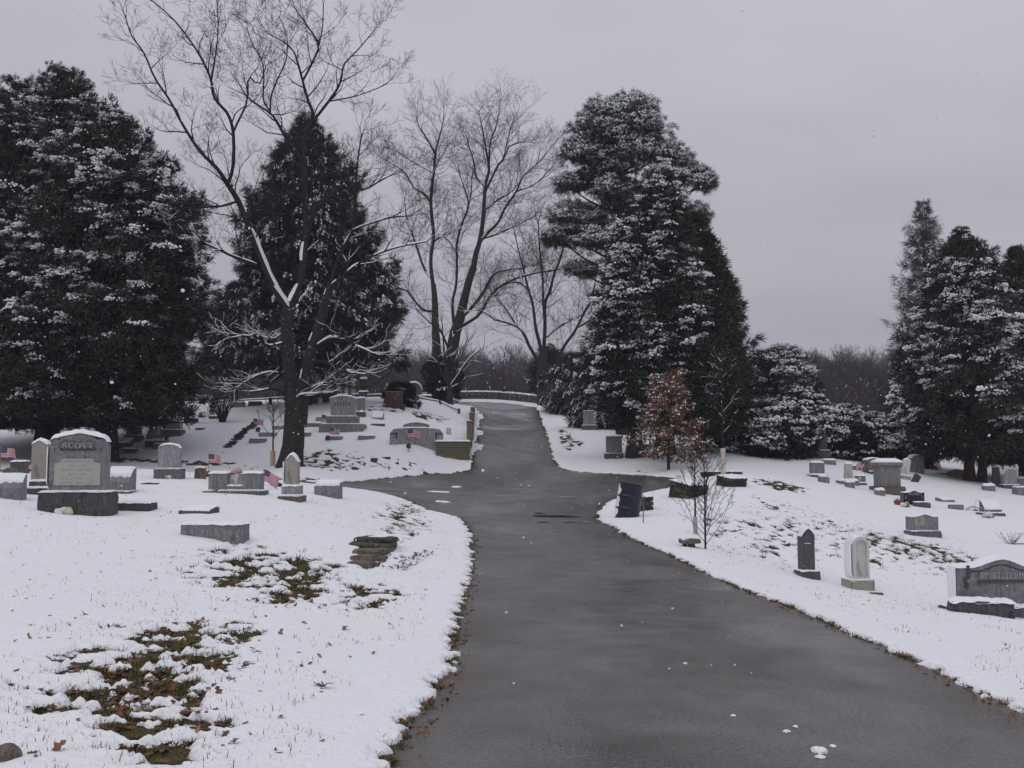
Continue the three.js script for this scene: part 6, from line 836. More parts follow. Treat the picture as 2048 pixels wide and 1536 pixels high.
{ // the monument with three rosettes
  const [x, z] = SPOT.rosette, r = stone({ x, z: z - 0.35, turn: 0.12, w: 0.95, h: 1.02, d: 0.30, top: 'scroll', mat: 'granite', snow: 0.04, drift: 0.075, side: 0.055, holes: 0, tiers: [[1.2, 0.40, 0.6, 'rough', 'pitch']], name: 'monument', cat: 'monument', label: 'large granite monument with three carved rosettes and a raised name, on a rough base' }), g = r.g, y = r.y, f = r.front;
  for (const [u, v] of [[0, 0.905], [-0.365, 0.81], [0.365, 0.81]]) { const m = part('rosette', boxUV(new THREE.CylinderGeometry(0.062, 0.07, 0.03, 20).rotateX(Math.PI / 2)), STONE.granite, g); m.position.set(u, y + v, f + 0.01); const ring = part('rosette_petals', (() => { const gs = []; for (let k = 0; k < 6; k++) { const q = new THREE.SphereGeometry(0.02, 6, 5); q.scale(1, 1, 0.6); q.translate(Math.cos(k * 1.047) * 0.03, Math.sin(k * 1.047) * 0.03, 0.016); gs.push(q); } const t = new THREE.TorusGeometry(0.056, 0.007, 5, 20); t.translate(0, 0, 0.014); gs.push(t); return mergeGeometries(gs); })(), STONE.light, m, true); ring.position.z = 0.004; }
  [-0.2, 0.2].forEach(u => { const a = part('scroll_moulding', new THREE.TorusGeometry(0.095, 0.012, 6, 16, 2.6).rotateZ(0.27), STONE.granite, g); a.position.set(u, y + 0.80, f + 0.004); });
  const band = part('name_recess', tablet(0.60, 0.06, 0.02, 'flat'), STONE.pitch, g); band.position.set(0, y + 0.70, f - 0.004);
  const nm = part('name', letters('SCOTT', 0.092, 0.028, 1.25), STONE.carved, g); nm.position.set(0, y + 0.745, f - 0.004);
  const R = rng(5), leafs = []; for (let k = 0; k < 40; k++) { const q = new THREE.SphereGeometry(0.024, 6, 4); q.scale(1.3, 0.7, 0.5); q.rotateZ(k * 1.9); q.translate(-0.44 + 0.88 * (k / 39), 0.02 * Math.sin(k * 1.1) + 0.015 * R(), 0); leafs.push(q); }
  const fl = part('leaf_carving', mergeGeometries(leafs), STONE.light, g, true); fl.position.set(0, y + 0.625, f - 0.002);
  const pw = 0.76, ph = 0.45, map = inscription(pw, ph, [['WORTHINGTON', 0.09, 0.13], ['1858 — 1921', 0.25, 0.115], ['MARY E.  HIS WIFE', 0.42, 0.125], ['1861 — 1930', 0.58, 0.115], ['PAUL E.   1883 — 1913', 0.75, 0.115], ['ANNA B.   1885 — 1887', 0.91, 0.115]], '#a8a59c', '#84817c');
  const s = new THREE.Shape([[-pw / 2, 0], [pw / 2, 0], [pw / 2, ph * 0.82], [pw * 0.36, ph * 0.86], [pw * 0.33, ph], [-pw * 0.33, ph], [-pw * 0.36, ph * 0.86], [-pw / 2, ph * 0.82]].map(q => new THREE.Vector2(...q))), pg = new THREE.ExtrudeGeometry(s, { depth: 0.012, bevelEnabled: true, bevelThickness: 0.004, bevelSize: 0.004, bevelSegments: 1 }), pp = pg.attributes.position, uv = pg.attributes.uv; for (let i = 0; i < pp.count; i++) uv.setXY(i, pp.getX(i) / pw + 0.5, pp.getY(i) / ph);
  const pn = part('inscription_panel', pg, new THREE.MeshStandardMaterial({ map, roughness: 0.8 }), g); pn.position.set(0, y + 0.11, f - 0.002);
  blossoms('bouquet', 'snowed-over white flowers leaning on the rosette monument base', x - 0.1, footing(x, z, 1.3, 0.6, 0) + 0.03, z + 0.08, 9, 0.17, [petal(0.62, 0.60, 0.55), petal(0.72, 0.72, 0.72), petal(0.58, 0.54, 0.36)], 4);
}
{ // arched family stone at the right edge, and the rough block before it
  const [x, z] = SPOT.mck, r = stone({ x, z: z - 0.2, turn: 0.06, w: 1.34, h: 0.68, d: 0.26, top: 'serp', mat: 'granite', snow: 0.06, side: 0.03, tiers: [[1.62, 0.14, 0.5, 'rough', 'dark']], label: 'wide serpentine-topped family stone with a raised name, cut by the right edge' }), g = r.g, y = r.y, f = r.front;
  const panel = part('name_panel', tablet(0.84, 0.115, 0.035, 'flat'), STONE.granite, g); panel.position.set(0.08, y + 0.375, f);
  const nm = part('name', letters('M', 0.085, 0.02, 0.95), STONE.carved, g); nm.position.set(-0.285, y + 0.392, f + 0.012);
  const nc = part('name', letters('c', 0.05, 0.02, 0.9), STONE.carved, g); nc.position.set(-0.22, y + 0.435, f + 0.012);
  const n2 = part('name', letters('KITTERICK', 0.085, 0.02, 0.88), STONE.carved, g); n2.position.set(0.135, y + 0.392, f + 0.012);
  const ledge = part('name_ledge', tablet(0.86, 0.028, 0.05, 'flat'), STONE.dark, g); ledge.position.set(0.08, y + 0.335, f - 0.006);
  for (const sx of [-1, 1]) { const R = rng(9), gs = []; for (let k = 0; k < 16; k++) { const q = new THREE.SphereGeometry(0.022 + 0.012 * R(), 6, 5); q.scale(1, 1, 0.55); q.translate((R() - 0.5) * 0.08, -0.02 * k + 0.02 * R(), 0); gs.push(q); } const m = part('flower_carving', mergeGeometries(gs), STONE.dark, g, true); m.position.set(sx * 0.52, y + 0.56, f); }
  const line = part('carved_line', (() => { const a = new Acc(), pts = []; for (let i = 0; i <= 14; i++) { const u = -0.8 + 1.6 * i / 14; pts.push(V3(u * 0.6, -0.07 - TOPS.serp(u) * 1.34 * 0.8, 0)); } tube(a, pts, pts.map(() => 0.011), 4); return a.geo(); })(), STONE.dark, g); line.position.set(0, y + 0.66, f);
  const low = part('carved_line', tablet(0.34, 0.022, 0.03, 'flat'), STONE.dark, g); low.position.set(-0.34, y + 0.1, f - 0.008);
  const [bx, bz] = SPOT.mckfoot; stone({ x: bx, z: bz - 0.15, turn: -0.24, w: 0.84, h: 0.2, d: 0.36, kind: 'block', mat: 'pitch', snow: 0.05, holes: 0.5, amp: 0.02, name: 'grave_marker', cat: 'grave marker', label: 'rough dark block before the wide family stone at right' });
}
{ // two square tablets joined by a low link that carries an urn
  const [x, z] = SPOT.twin, w = 1.28, y0 = footing(x, z, w, 0.5, 0) + 0.02, g = thing('monument', 'pair of square tablets on one long base with a white urn between them', 'monument', x, y0, z - 0.25, -0.04);
  const b = part('base', roughBlock(w, 0.20, 0.48, 71, 0.012), STONE.base, g); b.position.y = -0.04;
  part('snow_cap', snowPillow(w * 0.98, 0.46, () => 0, 0.03, { holes: 0.35 }), snowMatFar, g).position.y = 0.16;
  for (const sx of [-1, 1]) { const t = part('tablet', tablet(0.40, 0.36, 0.2, 'flat'), STONE.granite, g); t.position.set(sx * 0.36, 0.16, 0); t.rotation.y = sx * -0.06; const c = part('snow_cap', snowPillow(0.40, 0.2, () => 0, 0.05), snowMatFar, g); c.position.set(sx * 0.36, 0.52, 0); c.rotation.y = sx * -0.06; }
  part('link', tablet(0.34, 0.1, 0.2, 'flat'), STONE.granite, g).position.y = 0.16; part('snow_cap', snowPillow(0.34, 0.2, () => 0, 0.03), snowMatFar, g).position.y = 0.26;
  const pr = [[0.0, 0], [0.055, 0], [0.06, 0.02], [0.035, 0.045], [0.05, 0.08], [0.085, 0.16], [0.092, 0.22], [0.075, 0.25], [0.085, 0.262], [0.07, 0.262], [0.06, 0.24]].map(q => new THREE.Vector2(...q)), u = part('urn', new THREE.LatheGeometry(pr, 18), STONE.white, g); u.position.set(0, 0.265, 0.03);
  const wq = Math.cos(-0.04); blossoms('urn_flowers', 'faded pink and green flowers in the white urn', x + 0.0, y0 + 0.50, z - 0.22, 7, 0.13, [petal(0.5, 0.36, 0.36), petal(0.6, 0.57, 0.5), petal(0.45, 0.42, 0.2)], 6);
}
{ // log-shaped stone
  const [x, z] = SPOT.pillar, g = thing('gravestone', 'short round log-shaped stone beside the pair of square tablets', 'gravestone', x, footing(x, z, 0.3, 0.3, 0), z - 0.15);
  const geo = new THREE.CylinderGeometry(0.125, 0.14, 0.36, 18, 6), p = geo.attributes.position; for (let i = 0; i < p.count; i++) { const a = Math.atan2(p.getZ(i), p.getX(i)), q = 1 + 0.06 * Math.sin(a * 9) * (Math.abs(p.getY(i)) < 0.17 ? 1 : 0.5) + 0.05 * noise(p.getX(i) * 20, p.getY(i) * 9); p.setX(i, p.getX(i) * q); p.setZ(i, p.getZ(i) * q); } geo.translate(0, 0.17, 0); geo.computeVertexNormals();
  part('shaft', boxUV(geo), STONE.brown, g); part('snow_cap', snowPillow(0.22, 0.22, () => 0, 0.03), snowMatFar, g).position.y = 0.35;
  const [rx, rz] = SPOT.redflower; blossoms('red_flowers', 'dark red flowers beside the log-shaped stone', rx, ground(rx, rz) + 0.04, rz - 0.05, 7, 0.13, [petal(0.22, 0.05, 0.04), petal(0.16, 0.04, 0.035)], 5);
}
{ // pointed stone with drifted left side
  const [x, z] = SPOT.lancet; stone({ x, z: z - 0.25, turn: -0.1, w: 0.25, h: 0.64, d: 0.2, top: 'gothic', mat: 'worn', snow: 0.05, side: 0.06, tiers: [[0.47, 0.12, 0.44, 'smooth', 'brown'], [0.36, 0.2, 0.32, 'smooth', 'light']], label: 'slender weathered lancet-shaped stone on two steps before the twin-stemmed tree' });
}
{ // hipped roof of the large grey monument, and its snow
  const o = byLabel('large grey monument'), t = o.children.find(c => c.name === 'tablet'); t.geometry.computeBoundingBox(); const b = t.geometry.boundingBox, w = b.max.x * 2 * 1.22, d = (b.max.z - b.min.z) * 1.2, y = t.position.y + b.max.y;
  const hip = (w, d, h, lip) => { const k = 0.62, v = [[-w / 2, 0, d / 2], [w / 2, 0, d / 2], [w / 2, 0, -d / 2], [-w / 2, 0, -d / 2], [-w / 2, lip, d / 2], [w / 2, lip, d / 2], [w / 2, lip, -d / 2], [-w / 2, lip, -d / 2], [-w / 2 * k, h, d / 2 * 0.3], [w / 2 * k, h, d / 2 * 0.3], [w / 2 * k, h, -d / 2 * 0.3], [-w / 2 * k, h, -d / 2 * 0.3]]; const f = []; for (const [a, c] of [[0, 4], [4, 8]]) for (let i = 0; i < 4; i++) { const j = (i + 1) % 4; f.push(a + i, a + j, c + i, a + j, c + j, c + i); } f.push(8, 9, 11, 9, 10, 11, 0, 3, 1, 1, 3, 2); const g = new THREE.BufferGeometry(); g.setAttribute('position', new THREE.Float32BufferAttribute(v.flat(), 3)); g.setIndex(f); return g; };
  const roof = hip(w, d, 0.16, 0.09).toNonIndexed(); roof.computeVertexNormals(); part('cap_stone', boxUV(roof), STONE.granite, o).position.y = y; const sn = hip(w * 1.01, d * 1.01, 0.15, 0.045); sn.computeVertexNormals(); part('snow_cap', sn, snowMatFar, o).position.y = y + 0.085;
  const ball = byLabel('slim white column'), tb = ball.children.find(c => c.name === 'tablet'); tb.geometry.computeBoundingBox(); const f = part('finial', new THREE.LatheGeometry([[0, 0], [0.05, 0.02], [0.04, 0.06], [0.08, 0.13], [0.05, 0.19], [0, 0.2]].map(q => new THREE.Vector2(...q)), 10), STONE.white, ball); f.position.y = tb.position.y + tb.geometry.boundingBox.max.y + 0.02;
}
{ // lettering and ornaments on other stones
  const face = l => { const o = byLabel(l), t = o.children.find(c => c.name === 'tablet'); t.geometry.computeBoundingBox(); return [o, t.position.y, t.geometry.boundingBox]; };
  let [o, y, b] = face('polished black'); const n = part('name', letters('Walker', 0.105, 0.006, 0.8, 0.3), STONE.light, o); n.position.set(0.02, y + b.max.y * 0.6, b.max.z - 0.001);
  for (const sx of [-1, 1]) { const a = new Acc(); for (let k = 0; k < 4; k++) { const u = k / 3; tube(a, [V3(0, 0, 0), V3(sx * -0.03 * Math.cos(u * 4), 0.05 * u, 0), V3(sx * -0.05 * Math.sin(u * 3), 0.04 + 0.08 * u, 0)], [0.006, 0.005, 0.003], 4); } const m = part('flower_etching', a.geo(), STONE.light, o, true); m.position.set(sx * 0.26, y + b.max.y * 0.3, b.max.z); }
  [o, y, b] = face('grey stone with a pale plaque'); const pl = part('plaque', tablet(0.26, 0.22, 0.016, 'flat'), STONE.worn, o); pl.position.set(-0.14, y + b.max.y * 0.3, b.max.z);
  [o, y, b] = face('wide grey tablet'); for (const sx of [-1, 1]) { const L = (w, h, px, py) => { const m = part('corner_carving', tablet(w, h, 0.02, 'flat'), STONE.dark, o); m.position.set(sx * px, y + py, b.max.z - 0.004); }; L(0.22, 0.07, b.max.x - 0.16, b.max.y - 0.26); L(0.07, 0.24, b.max.x - 0.24, b.max.y - 0.42); }
  [o, y, b] = face('big urn-shaped'); for (let k = 0; k < 6; k++) { const s = part('worn_letter', tablet(0.07, 0.12 + 0.03 * (k % 2), 0.012, k % 2 ? 'round' : 'flat'), STONE.base, o); s.position.set(-0.28 + 0.112 * k, y + b.max.y * 0.5, b.max.z - 0.004); }
  [o, y, b] = face('polished red granite'); const fig = part('carved_figure', letters('I', 0.2, 0.01, 0.8), stoneMat(0.35, 0.22, 0.22), o); fig.position.set(0.05, y + b.max.y * 0.35, b.max.z - 0.002);
  [o, y, b] = face('white marble stone'); const s = new THREE.Shape(), w = b.max.x * 0.72, h = b.max.y; s.moveTo(-w, h * 0.06); s.lineTo(-w, h * 0.80); s.absarc(0, h * 0.78, w, Math.PI, 0, true); s.lineTo(w, h * 0.06); s.closePath(); const fr = new THREE.Shape(); const W = b.max.x * 0.99; fr.moveTo(-W, 0); fr.lineTo(-W, h * 0.8); fr.absarc(0, h * 0.79, W, Math.PI, 0, true); fr.lineTo(W, 0); fr.closePath(); fr.holes.push(s);
  const frame = part('arch_frame', boxUV(new THREE.ExtrudeGeometry(fr, { depth: 0.035, bevelEnabled: true, bevelThickness: 0.008, bevelSize: 0.006, bevelOffset: -0.006, bevelSegments: 1 })), STONE.white, o); frame.position.set(0, y, b.max.z - 0.002);
  [o, y, b] = face('narrow dark pointed'); for (let k = 0; k < 7; k++) { const q = part('carved_line', tablet(b.max.x * (0.7 + 0.5 * ((k * 7) % 5) / 5), 0.012, 0.02, 'flat'), k === 4 ? branchSnow : STONE.base, o); q.position.set(0.01 * ((k * 3) % 4 - 1.5), y + b.max.y * (0.32 + 0.075 * k), b.max.z - 0.008); }
}
// ---------------------------------------------------------------- masonry
const BLOCKS = [0, 1, 2, 3, 4, 5].map(k => roughBlock(1, 1, 1, 300 + k, 0.07, 0, 0.34));
function masonry(name, label, cat, x, z, turn, w, h, d, rows, cols, mats, o = {}) { // separate stones laid in courses round a filled core
  const R = rng(Math.round(x * 31 + z * 17 + 9999)), y0 = footing(x, z, w, d, turn) - 0.05, g = thing(name, label, cat, x, y0, z, turn), hh = h + 0.07; if (o.pitch) { g.rotation.order = 'YXZ'; g.rotation.x = o.pitch; }
  part('core', roughBlock(w - 0.08, hh - 0.03, d - 0.08, 5, 0.01), STONE.field, g);
  const lay = (len, px, pz, ry, n) => { for (let r = 0; r < rows; r++) { let u = -len / 2, cells = n + (r % 2), gap = 0.012; for (let c = 0; c < cells; c++) { let cw = len / n * ((r % 2 && (c === 0 || c === cells - 1)) ? 0.5 : 1); const ww = cw * 1; const m = part('stone', BLOCKS[Math.floor(R() * 6)], mats[Math.floor(R() * mats.length)], g), hgt = hh / rows; m.scale.set(ww - gap, hgt - gap, 0.09 + 0.05 * R()); m.position.set(px + Math.cos(ry) * (u + ww / 2), r * hgt + 0.004, pz - Math.sin(ry) * (u + ww / 2)); m.rotation.y = ry; u += ww; } } };
  lay(w, 0, d / 2 - 0.05, 0, cols); lay(d - 0.14, w / 2 - 0.05, 0, Math.PI / 2, Math.max(2, Math.round(cols * d / w))); lay(d - 0.14, -w / 2 + 0.05, 0, Math.PI / 2, Math.max(2, Math.round(cols * d / w))); if (o.back) lay(w, 0, -d / 2 + 0.05, 0, cols);
  if (o.snow !== 0) part('snow_cap', snowPillow(w + 0.02, d + 0.02, () => 0, o.snow || 0.05, { over: 0.0 }), snowMatFar, g).position.y = hh - 0.005;
  return g;
}
{
  const F = [STONE.field, STONE.brown, STONE.mossy, STONE.base];
  masonry('stone_pier', 'low square stone pier just behind the leaning drum', 'pier', SPOT.pier[0], SPOT.pier[1] - 0.25, 0.5, 0.42, 0.42, 0.42, 4, 3, F);
  masonry('stone_wall', 'stone wall end right of the drum, snow on top', 'wall', SPOT.wallA[0] + 0.05, SPOT.wallA[1] - 0.5, 0.72, 0.8, 0.5, 0.75, 4, 4, F, { pitch: 0.2 });
  masonry('stone_wall', 'square stone wall end beside the white-guarded young tree', 'wall', SPOT.wallB[0], SPOT.wallB[1] - 0.35, 0.6, 0.7, 0.36, 0.62, 4, 3, F, { pitch: 0.17 });
  masonry('stone_wall', 'low rough wall behind the white-guarded young tree', 'wall', SPOT.wallC[0], SPOT.wallC[1] - 0.2, 0.0, 1.25, 0.24, 0.4, 2, 6, [STONE.field, STONE.brown, STONE.dark]);
  // concrete-course retaining wall at the corner of the climbing lane: front face and side face
  const [x, z] = SPOT.corner, y = ground(x, z) - 0.06, g = thing('retaining_wall', 'ribbed retaining wall at the corner of the climbing lane', 'wall', x, y, z);
  const slab = (w, h, d, s) => roughBlock(w, h, d, s, 0.006, 0, 0.25); const n = 10, ch = 0.076, front = [slab(1.24, ch - 0.016, 0.3, 1), slab(1.24, ch - 0.016, 0.3, 2), slab(1.24, ch - 0.016, 0.3, 3)];
  part('core', tablet(1.16, n * ch - 0.02, 0.22, 'flat'), STONE.mossy, g).position.set(0, 0, -0.19);
  for (let k = 0; k < n; k++) { const m = part('course', front[k % 3], STONE.concrete, g); m.position.set(0.004 * (k % 3), k * ch, -0.16); }
  part('snow_cap', snowPillow(1.26, 0.34, () => 0, 0.06), snowMatFar, g).position.set(0, n * ch - 0.012, -0.16);
  const [ex, ez] = SPOT.cornerTop, run = 6; // the wall climbs beside the lane in panels
  for (let k = 0; k < run; k++) {
    const t0 = k / run, t1 = (k + 1) / run, ax = lerp(x + 0.58, ex, t0), az = lerp(z - 0.32, ez, t0), bx = lerp(x + 0.58, ex, t1), bz = lerp(z - 0.32, ez, t1), L = Math.hypot(bx - ax, bz - az), gy = ground((ax + bx) / 2 + 0.2, (az + bz) / 2) - y - 0.12, h = lerp(n * ch + 0.14, 0.42, t0);
    const m = part('panel', slab(0.2, h, L - 0.02, 20 + k), k % 2 ? STONE.rust : STONE.concrete, g); m.position.set((ax + bx) / 2 - x, gy, (az + bz) / 2 - z); m.rotation.y = Math.atan2(bx - ax, bz - az);
    const c = part('snow_cap', snowPillow(0.22, L, () => 0, 0.05, { holes: 0.3 }), snowMatFar, g); c.position.set((ax + bx) / 2 - x, gy + h, (az + bz) / 2 - z); c.rotation.y = m.rotation.y;
  }
  // dry stone wall round the outer bend at the crest
  const wall = thing('dry_stone_wall', 'long low stone wall round the bend at the lane crest', 'wall', 0, 0, 0), pts = [[-9.5, -72], [-4.5, -71.2], [-0.5, -70.2], [1.6, -68.4], [2.7, -65.2]], R = rng(41);
  for (let s = 0; s < pts.length - 1; s++) {
    const [ax, az] = pts[s], [bx, bz] = pts[s + 1], L = Math.hypot(bx - ax, bz - az), ry = -Math.atan2(bz - az, bx - ax), cnt = Math.round(L / 0.42);
    for (let k = 0; k < cnt; k++) for (let r = 0; r < 2; r++) { const t = (k + 0.5 + 0.3 * (r % 2)) / cnt, px = lerp(ax, bx, t), pz = lerp(az, bz, t), m = part('stone', BLOCKS[Math.floor(R() * 6)], [STONE.field, STONE.base, STONE.brown, STONE.dark][Math.floor(R() * 4)], wall), h = 0.29 + 0.06 * R(); m.scale.set(L / cnt * (0.88 + 0.1 * R()), h, 0.36 + 0.08 * R()); m.position.set(px, ground(px, pz) - 0.06 + r * 0.31, pz); m.rotation.y = ry; }
    const c = part('snow_cap', snowPillow(L, 0.42, u => { const px = lerp(ax, bx, u / 2 + 0.5), pz = lerp(az, bz, u / 2 + 0.5); return ground(px, pz) + 0.55; }, 0.10), snowMatFar, wall); c.position.set((ax + bx) / 2, 0, (az + bz) / 2); c.rotation.y = ry;
  }
}
{ // tumbled stones of an old step in the left bank
  const [x, z] = SPOT.ruin, y = ground(x, z), g = thing('stone_step', 'tumbled old stone step in the left bank beside the lane', 'stones', x - 0.05, y - 0.02, z, 0.1), M = [STONE.mossy, STONE.field, STONE.brown, STONE.dark];
  const q = [[-0.27, 0.02, 0.05, 0.36, 0.17, 0.3, 0.3, 0], [-0.1, 0.07, -0.12, 0.34, 0.19, 0.32, 0.2, 2], [0.03, 0.0, -0.3, 0.3, 0.2, 0.4, 0.1, 1], [-0.04, 0.15, -0.5, 0.36, 0.18, 0.36, 0.3, 2], [0.1, 0.03, -0.75, 0.34, 0.24, 0.45, 0.1, 3], [0.0, 0.24, -0.9, 0.4, 0.16, 0.4, 0.2, 2], [-0.06, 0.33, -1.3, 0.62, 0.07, 0.5, 0.15, 0], [0.04, 0.26, -1.3, 0.56, 0.07, 0.5, 0.1, 1], [0.02, 0.41, -1.6, 0.66, 0.07, 0.55, 0.12, 0], [0.1, 0.47, -1.85, 0.62, 0.09, 0.6, 0.1, 0], [0.17, 0.12, -1.35, 0.36, 0.24, 0.5, 0.1, 3], [0.2, 0.18, -1.8, 0.4, 0.3, 0.5, 0.1, 1]];
  q.forEach(([px, py, pz, w, h, d, ry, m], k) => { const s = part('stone', roughBlock(w, h, d, 500 + k, 0.03, 0, 0.13), M[m], g); s.position.set(px * 0.9, py * 0.8 - 0.12, pz); s.rotation.set(0.03 * (k % 3), -ry - 0.15, -0.04 + 0.03 * (k % 4)); if (py > 0.3 && k % 2) part('snow_cap', snowPillow(w * 0.62, d * 0.6, () => 0, 0.03, { holes: 0.75, over: 0 }), snowMatFar, s).position.y = h - 0.004; });
  const [bx, bz] = SPOT.boulder, b = new THREE.IcosahedronGeometry(0.075, 3), p = b.attributes.position; for (let i = 0; i < p.count; i++) { const k = 1 + 0.16 * noise(p.getX(i) * 14 + 3, p.getY(i) * 14 + p.getZ(i) * 9); p.setXYZ(i, p.getX(i) * k * 1.1, p.getY(i) * k * 0.85, p.getZ(i) * k); } b.computeVertexNormals();
  const o = thing('field_stone', 'rounded brown field stone in the bottom left corner', 'stone', bx, ground(bx, bz) + 0.05, bz); part('stone', boxUV(b), STONE.brown, o);
  const [sx, sz] = SPOT.slab, sl = thing('stone_slab', 'slab balanced on a stub beside the nearest young tree', 'stone', sx, ground(sx, sz), sz, 0.12); part('stub', roughBlock(0.2, 0.14, 0.2, 61, 0.015), STONE.mossy, sl).position.y = -0.03; part('slab', roughBlock(0.36, 0.09, 0.3, 62, 0.015), STONE.brown, sl).position.set(0.01, 0.1, 0); part('snow_cap', snowPillow(0.33, 0.27, () => 0, 0.03, { holes: 0.4 }), snowMatFar, sl).position.set(0.01, 0.185, 0);
}
// ---------------------------------------------------------------- drum, posts, flags and other small things
{ // blue steel drum leaning in the snow
  const [x, z] = SPOT.drum, g = thing('steel_drum', 'dark blue ribbed steel drum leaning at the lane corner', 'drum', x, ground(x, z) - 0.05, z - 0.3); g.rotation.set(0.03, 0.3, -0.17);
  const c = document.createElement('canvas'); c.width = 512; c.height = 512; const q = c.getContext('2d'); q.fillStyle = '#151a2b'; q.fillRect(0, 0, 512, 512); const R = rng(8);
  for (let k = 0; k < 900; k++) { const a = R(); q.fillStyle = a < 0.5 ? 'rgba(16,18,28,0.35)' : a < 0.85 ? 'rgba(34,40,62,0.3)' : 'rgba(84,70,58,0.35)'; q.fillRect(R() * 512, R() * 512, 2 + R() * 16, 1 + R() * 10); }
  q.fillStyle = 'rgba(120,150,140,0.55)'; for (let k = 0; k < 26; k++) q.fillRect(95 + R() * 56, 78 + R() * 26, 3 + R() * 12, 3 + R() * 4); q.fillStyle = 'rgba(170,170,180,0.7)'; for (let k = 0; k < 6; k++) q.fillRect(100 + R() * 50, 225 + R() * 24, 4, 5);
  const tex = new THREE.CanvasTexture(c); tex.colorSpace = THREE.SRGBColorSpace; const paint = new THREE.MeshStandardMaterial({ map: tex, roughness: 0.36, metalness: 0.1 });
  const H = 0.88, r = 0.29, P = [[0, 0.02], [r - 0.01, 0.02], [r - 0.002, 0]]; for (let i = 0; i <= 44; i++) { const y = H * i / 44; let k = r; for (const b of [0.335, 0.655]) k += 0.022 * Math.exp(-Math.pow((y / H - b) / 0.02, 2)); for (const b of [0.06, 0.12, 0.88, 0.94]) k += 0.004 * Math.exp(-Math.pow((y / H - b) / 0.015, 2)); P.push([k, y]); } P.push([r - 0.012, H], [r - 0.014, H - 0.05], [0, H - 0.055]);
  part('shell', new THREE.LatheGeometry(P.map(p => new THREE.Vector2(...p)), 40), paint, g); part('rim', new THREE.TorusGeometry(r, 0.011, 8, 40).rotateX(Math.PI / 2), paint, g).position.y = H;
  const band = []; const nx = 8, ny = 20, V = [], I = []; for (let j = 0; j <= ny; j++) for (let i = 0; i <= nx; i++) { const a = Math.PI * (0.80 + 0.32 * i / nx) + 0.12 * noise(j * 0.4, 3), e = Math.sin(Math.PI * i / nx) * (0.4 + 0.6 * Math.sin(Math.PI * j / ny)), k = r + 0.022 * e * (0.8 + 0.4 * noise(i * 0.5, j * 0.5)) - 0.004 + (Math.abs(j / ny - 0.335) < 0.03 ? 0.01 : 0); V.push(Math.cos(a) * k, H * (0.02 + 0.95 * j / ny), Math.sin(a) * k); } for (let j = 0; j < ny; j++) for (let i = 0; i < nx; i++) { const a = j * (nx + 1) + i; I.push(a, a + 1, a + nx + 1, a + 1, a + nx + 2, a + nx + 1); }
  const sg = new THREE.BufferGeometry(); sg.setAttribute('position', new THREE.Float32BufferAttribute(V, 3)); sg.setIndex(I); sg.computeVertexNormals(); const sm = new THREE.MeshStandardMaterial({ color: snowMatFar.color, roughness: 0.9, side: THREE.DoubleSide }); const s = part('snow_side', sg, sm, g); s.rotation.y = -0.3;
}
const metal = new THREE.MeshStandardMaterial({ color: rgb(0.16, 0.17, 0.18), roughness: 0.6, metalness: 0.6 }), wireMat = new THREE.MeshStandardMaterial({ color: rgb(0.35, 0.35, 0.36), roughness: 0.5, metalness: 0.7 }), wood = new THREE.MeshStandardMaterial({ color: rgb(0.30, 0.18, 0.09), roughness: 0.8 }), paleWood = new THREE.MeshStandardMaterial({ color: rgb(0.58, 0.52, 0.43), roughness: 0.85, map: barkMap });
{ // marker rod beside the drum
  const [x, z] = SPOT.rod, g = thing('marker_rod', 'thin grey steel rod standing beside the drum', 'rod', x, ground(x, z), z); g.rotation.z = -0.02; part('rod', new THREE.CylinderGeometry(0.011, 0.012, 0.66, 8).translate(0, 0.3, 0), metal, g); part('cap', new THREE.CylinderGeometry(0.013, 0.013, 0.03, 8).translate(0, 0.63, 0), wireMat, g);
  const [sx, sz] = SPOT.stake1, s = thing('timber_post', 'pale timber post right of the middle cedar trunk', 'post', sx, ground(sx, sz) - 0.02, sz); part('post', roughBlock(0.15, 0.62, 0.13, 81, 0.004), paleWood, s); part('brace', roughBlock(0.07, 0.45, 0.1, 82, 0.004), paleWood, s).position.set(0.11, 0, -0.06);
}
const flagTex = (() => { // thirteen stripes and a field of stars
  const c = document.createElement('canvas'); c.width = 380; c.height = 260; const q = c.getContext('2d'); for (let k = 0; k < 13; k++) { q.fillStyle = k % 2 ? '#d3cbcd' : '#a8354a'; q.fillRect(0, k * 20, 380, 20); } q.fillStyle = '#2c3157'; q.fillRect(0, 0, 152, 140); q.fillStyle = '#d8d6dc'; for (let r = 0; r < 9; r++) for (let k = 0; k < (r % 2 ? 5 : 6); k++) { const x = 13 + k * 25.3 + (r % 2 ? 12.6 : 0), y = 14 + r * 14; q.beginPath(); for (let i = 0; i < 10; i++) { const a = -Math.PI / 2 + i * Math.PI / 5, d = i % 2 ? 2.2 : 5.4; q.lineTo(x + Math.cos(a) * d, y + Math.sin(a) * d); } q.closePath(); q.fill(); }
  const t = new THREE.CanvasTexture(c); t.colorSpace = THREE.SRGBColorSpace; return t;
})();
const flagMat = new THREE.MeshStandardMaterial({ map: flagTex, roughness: 0.9, side: THREE.DoubleSide });
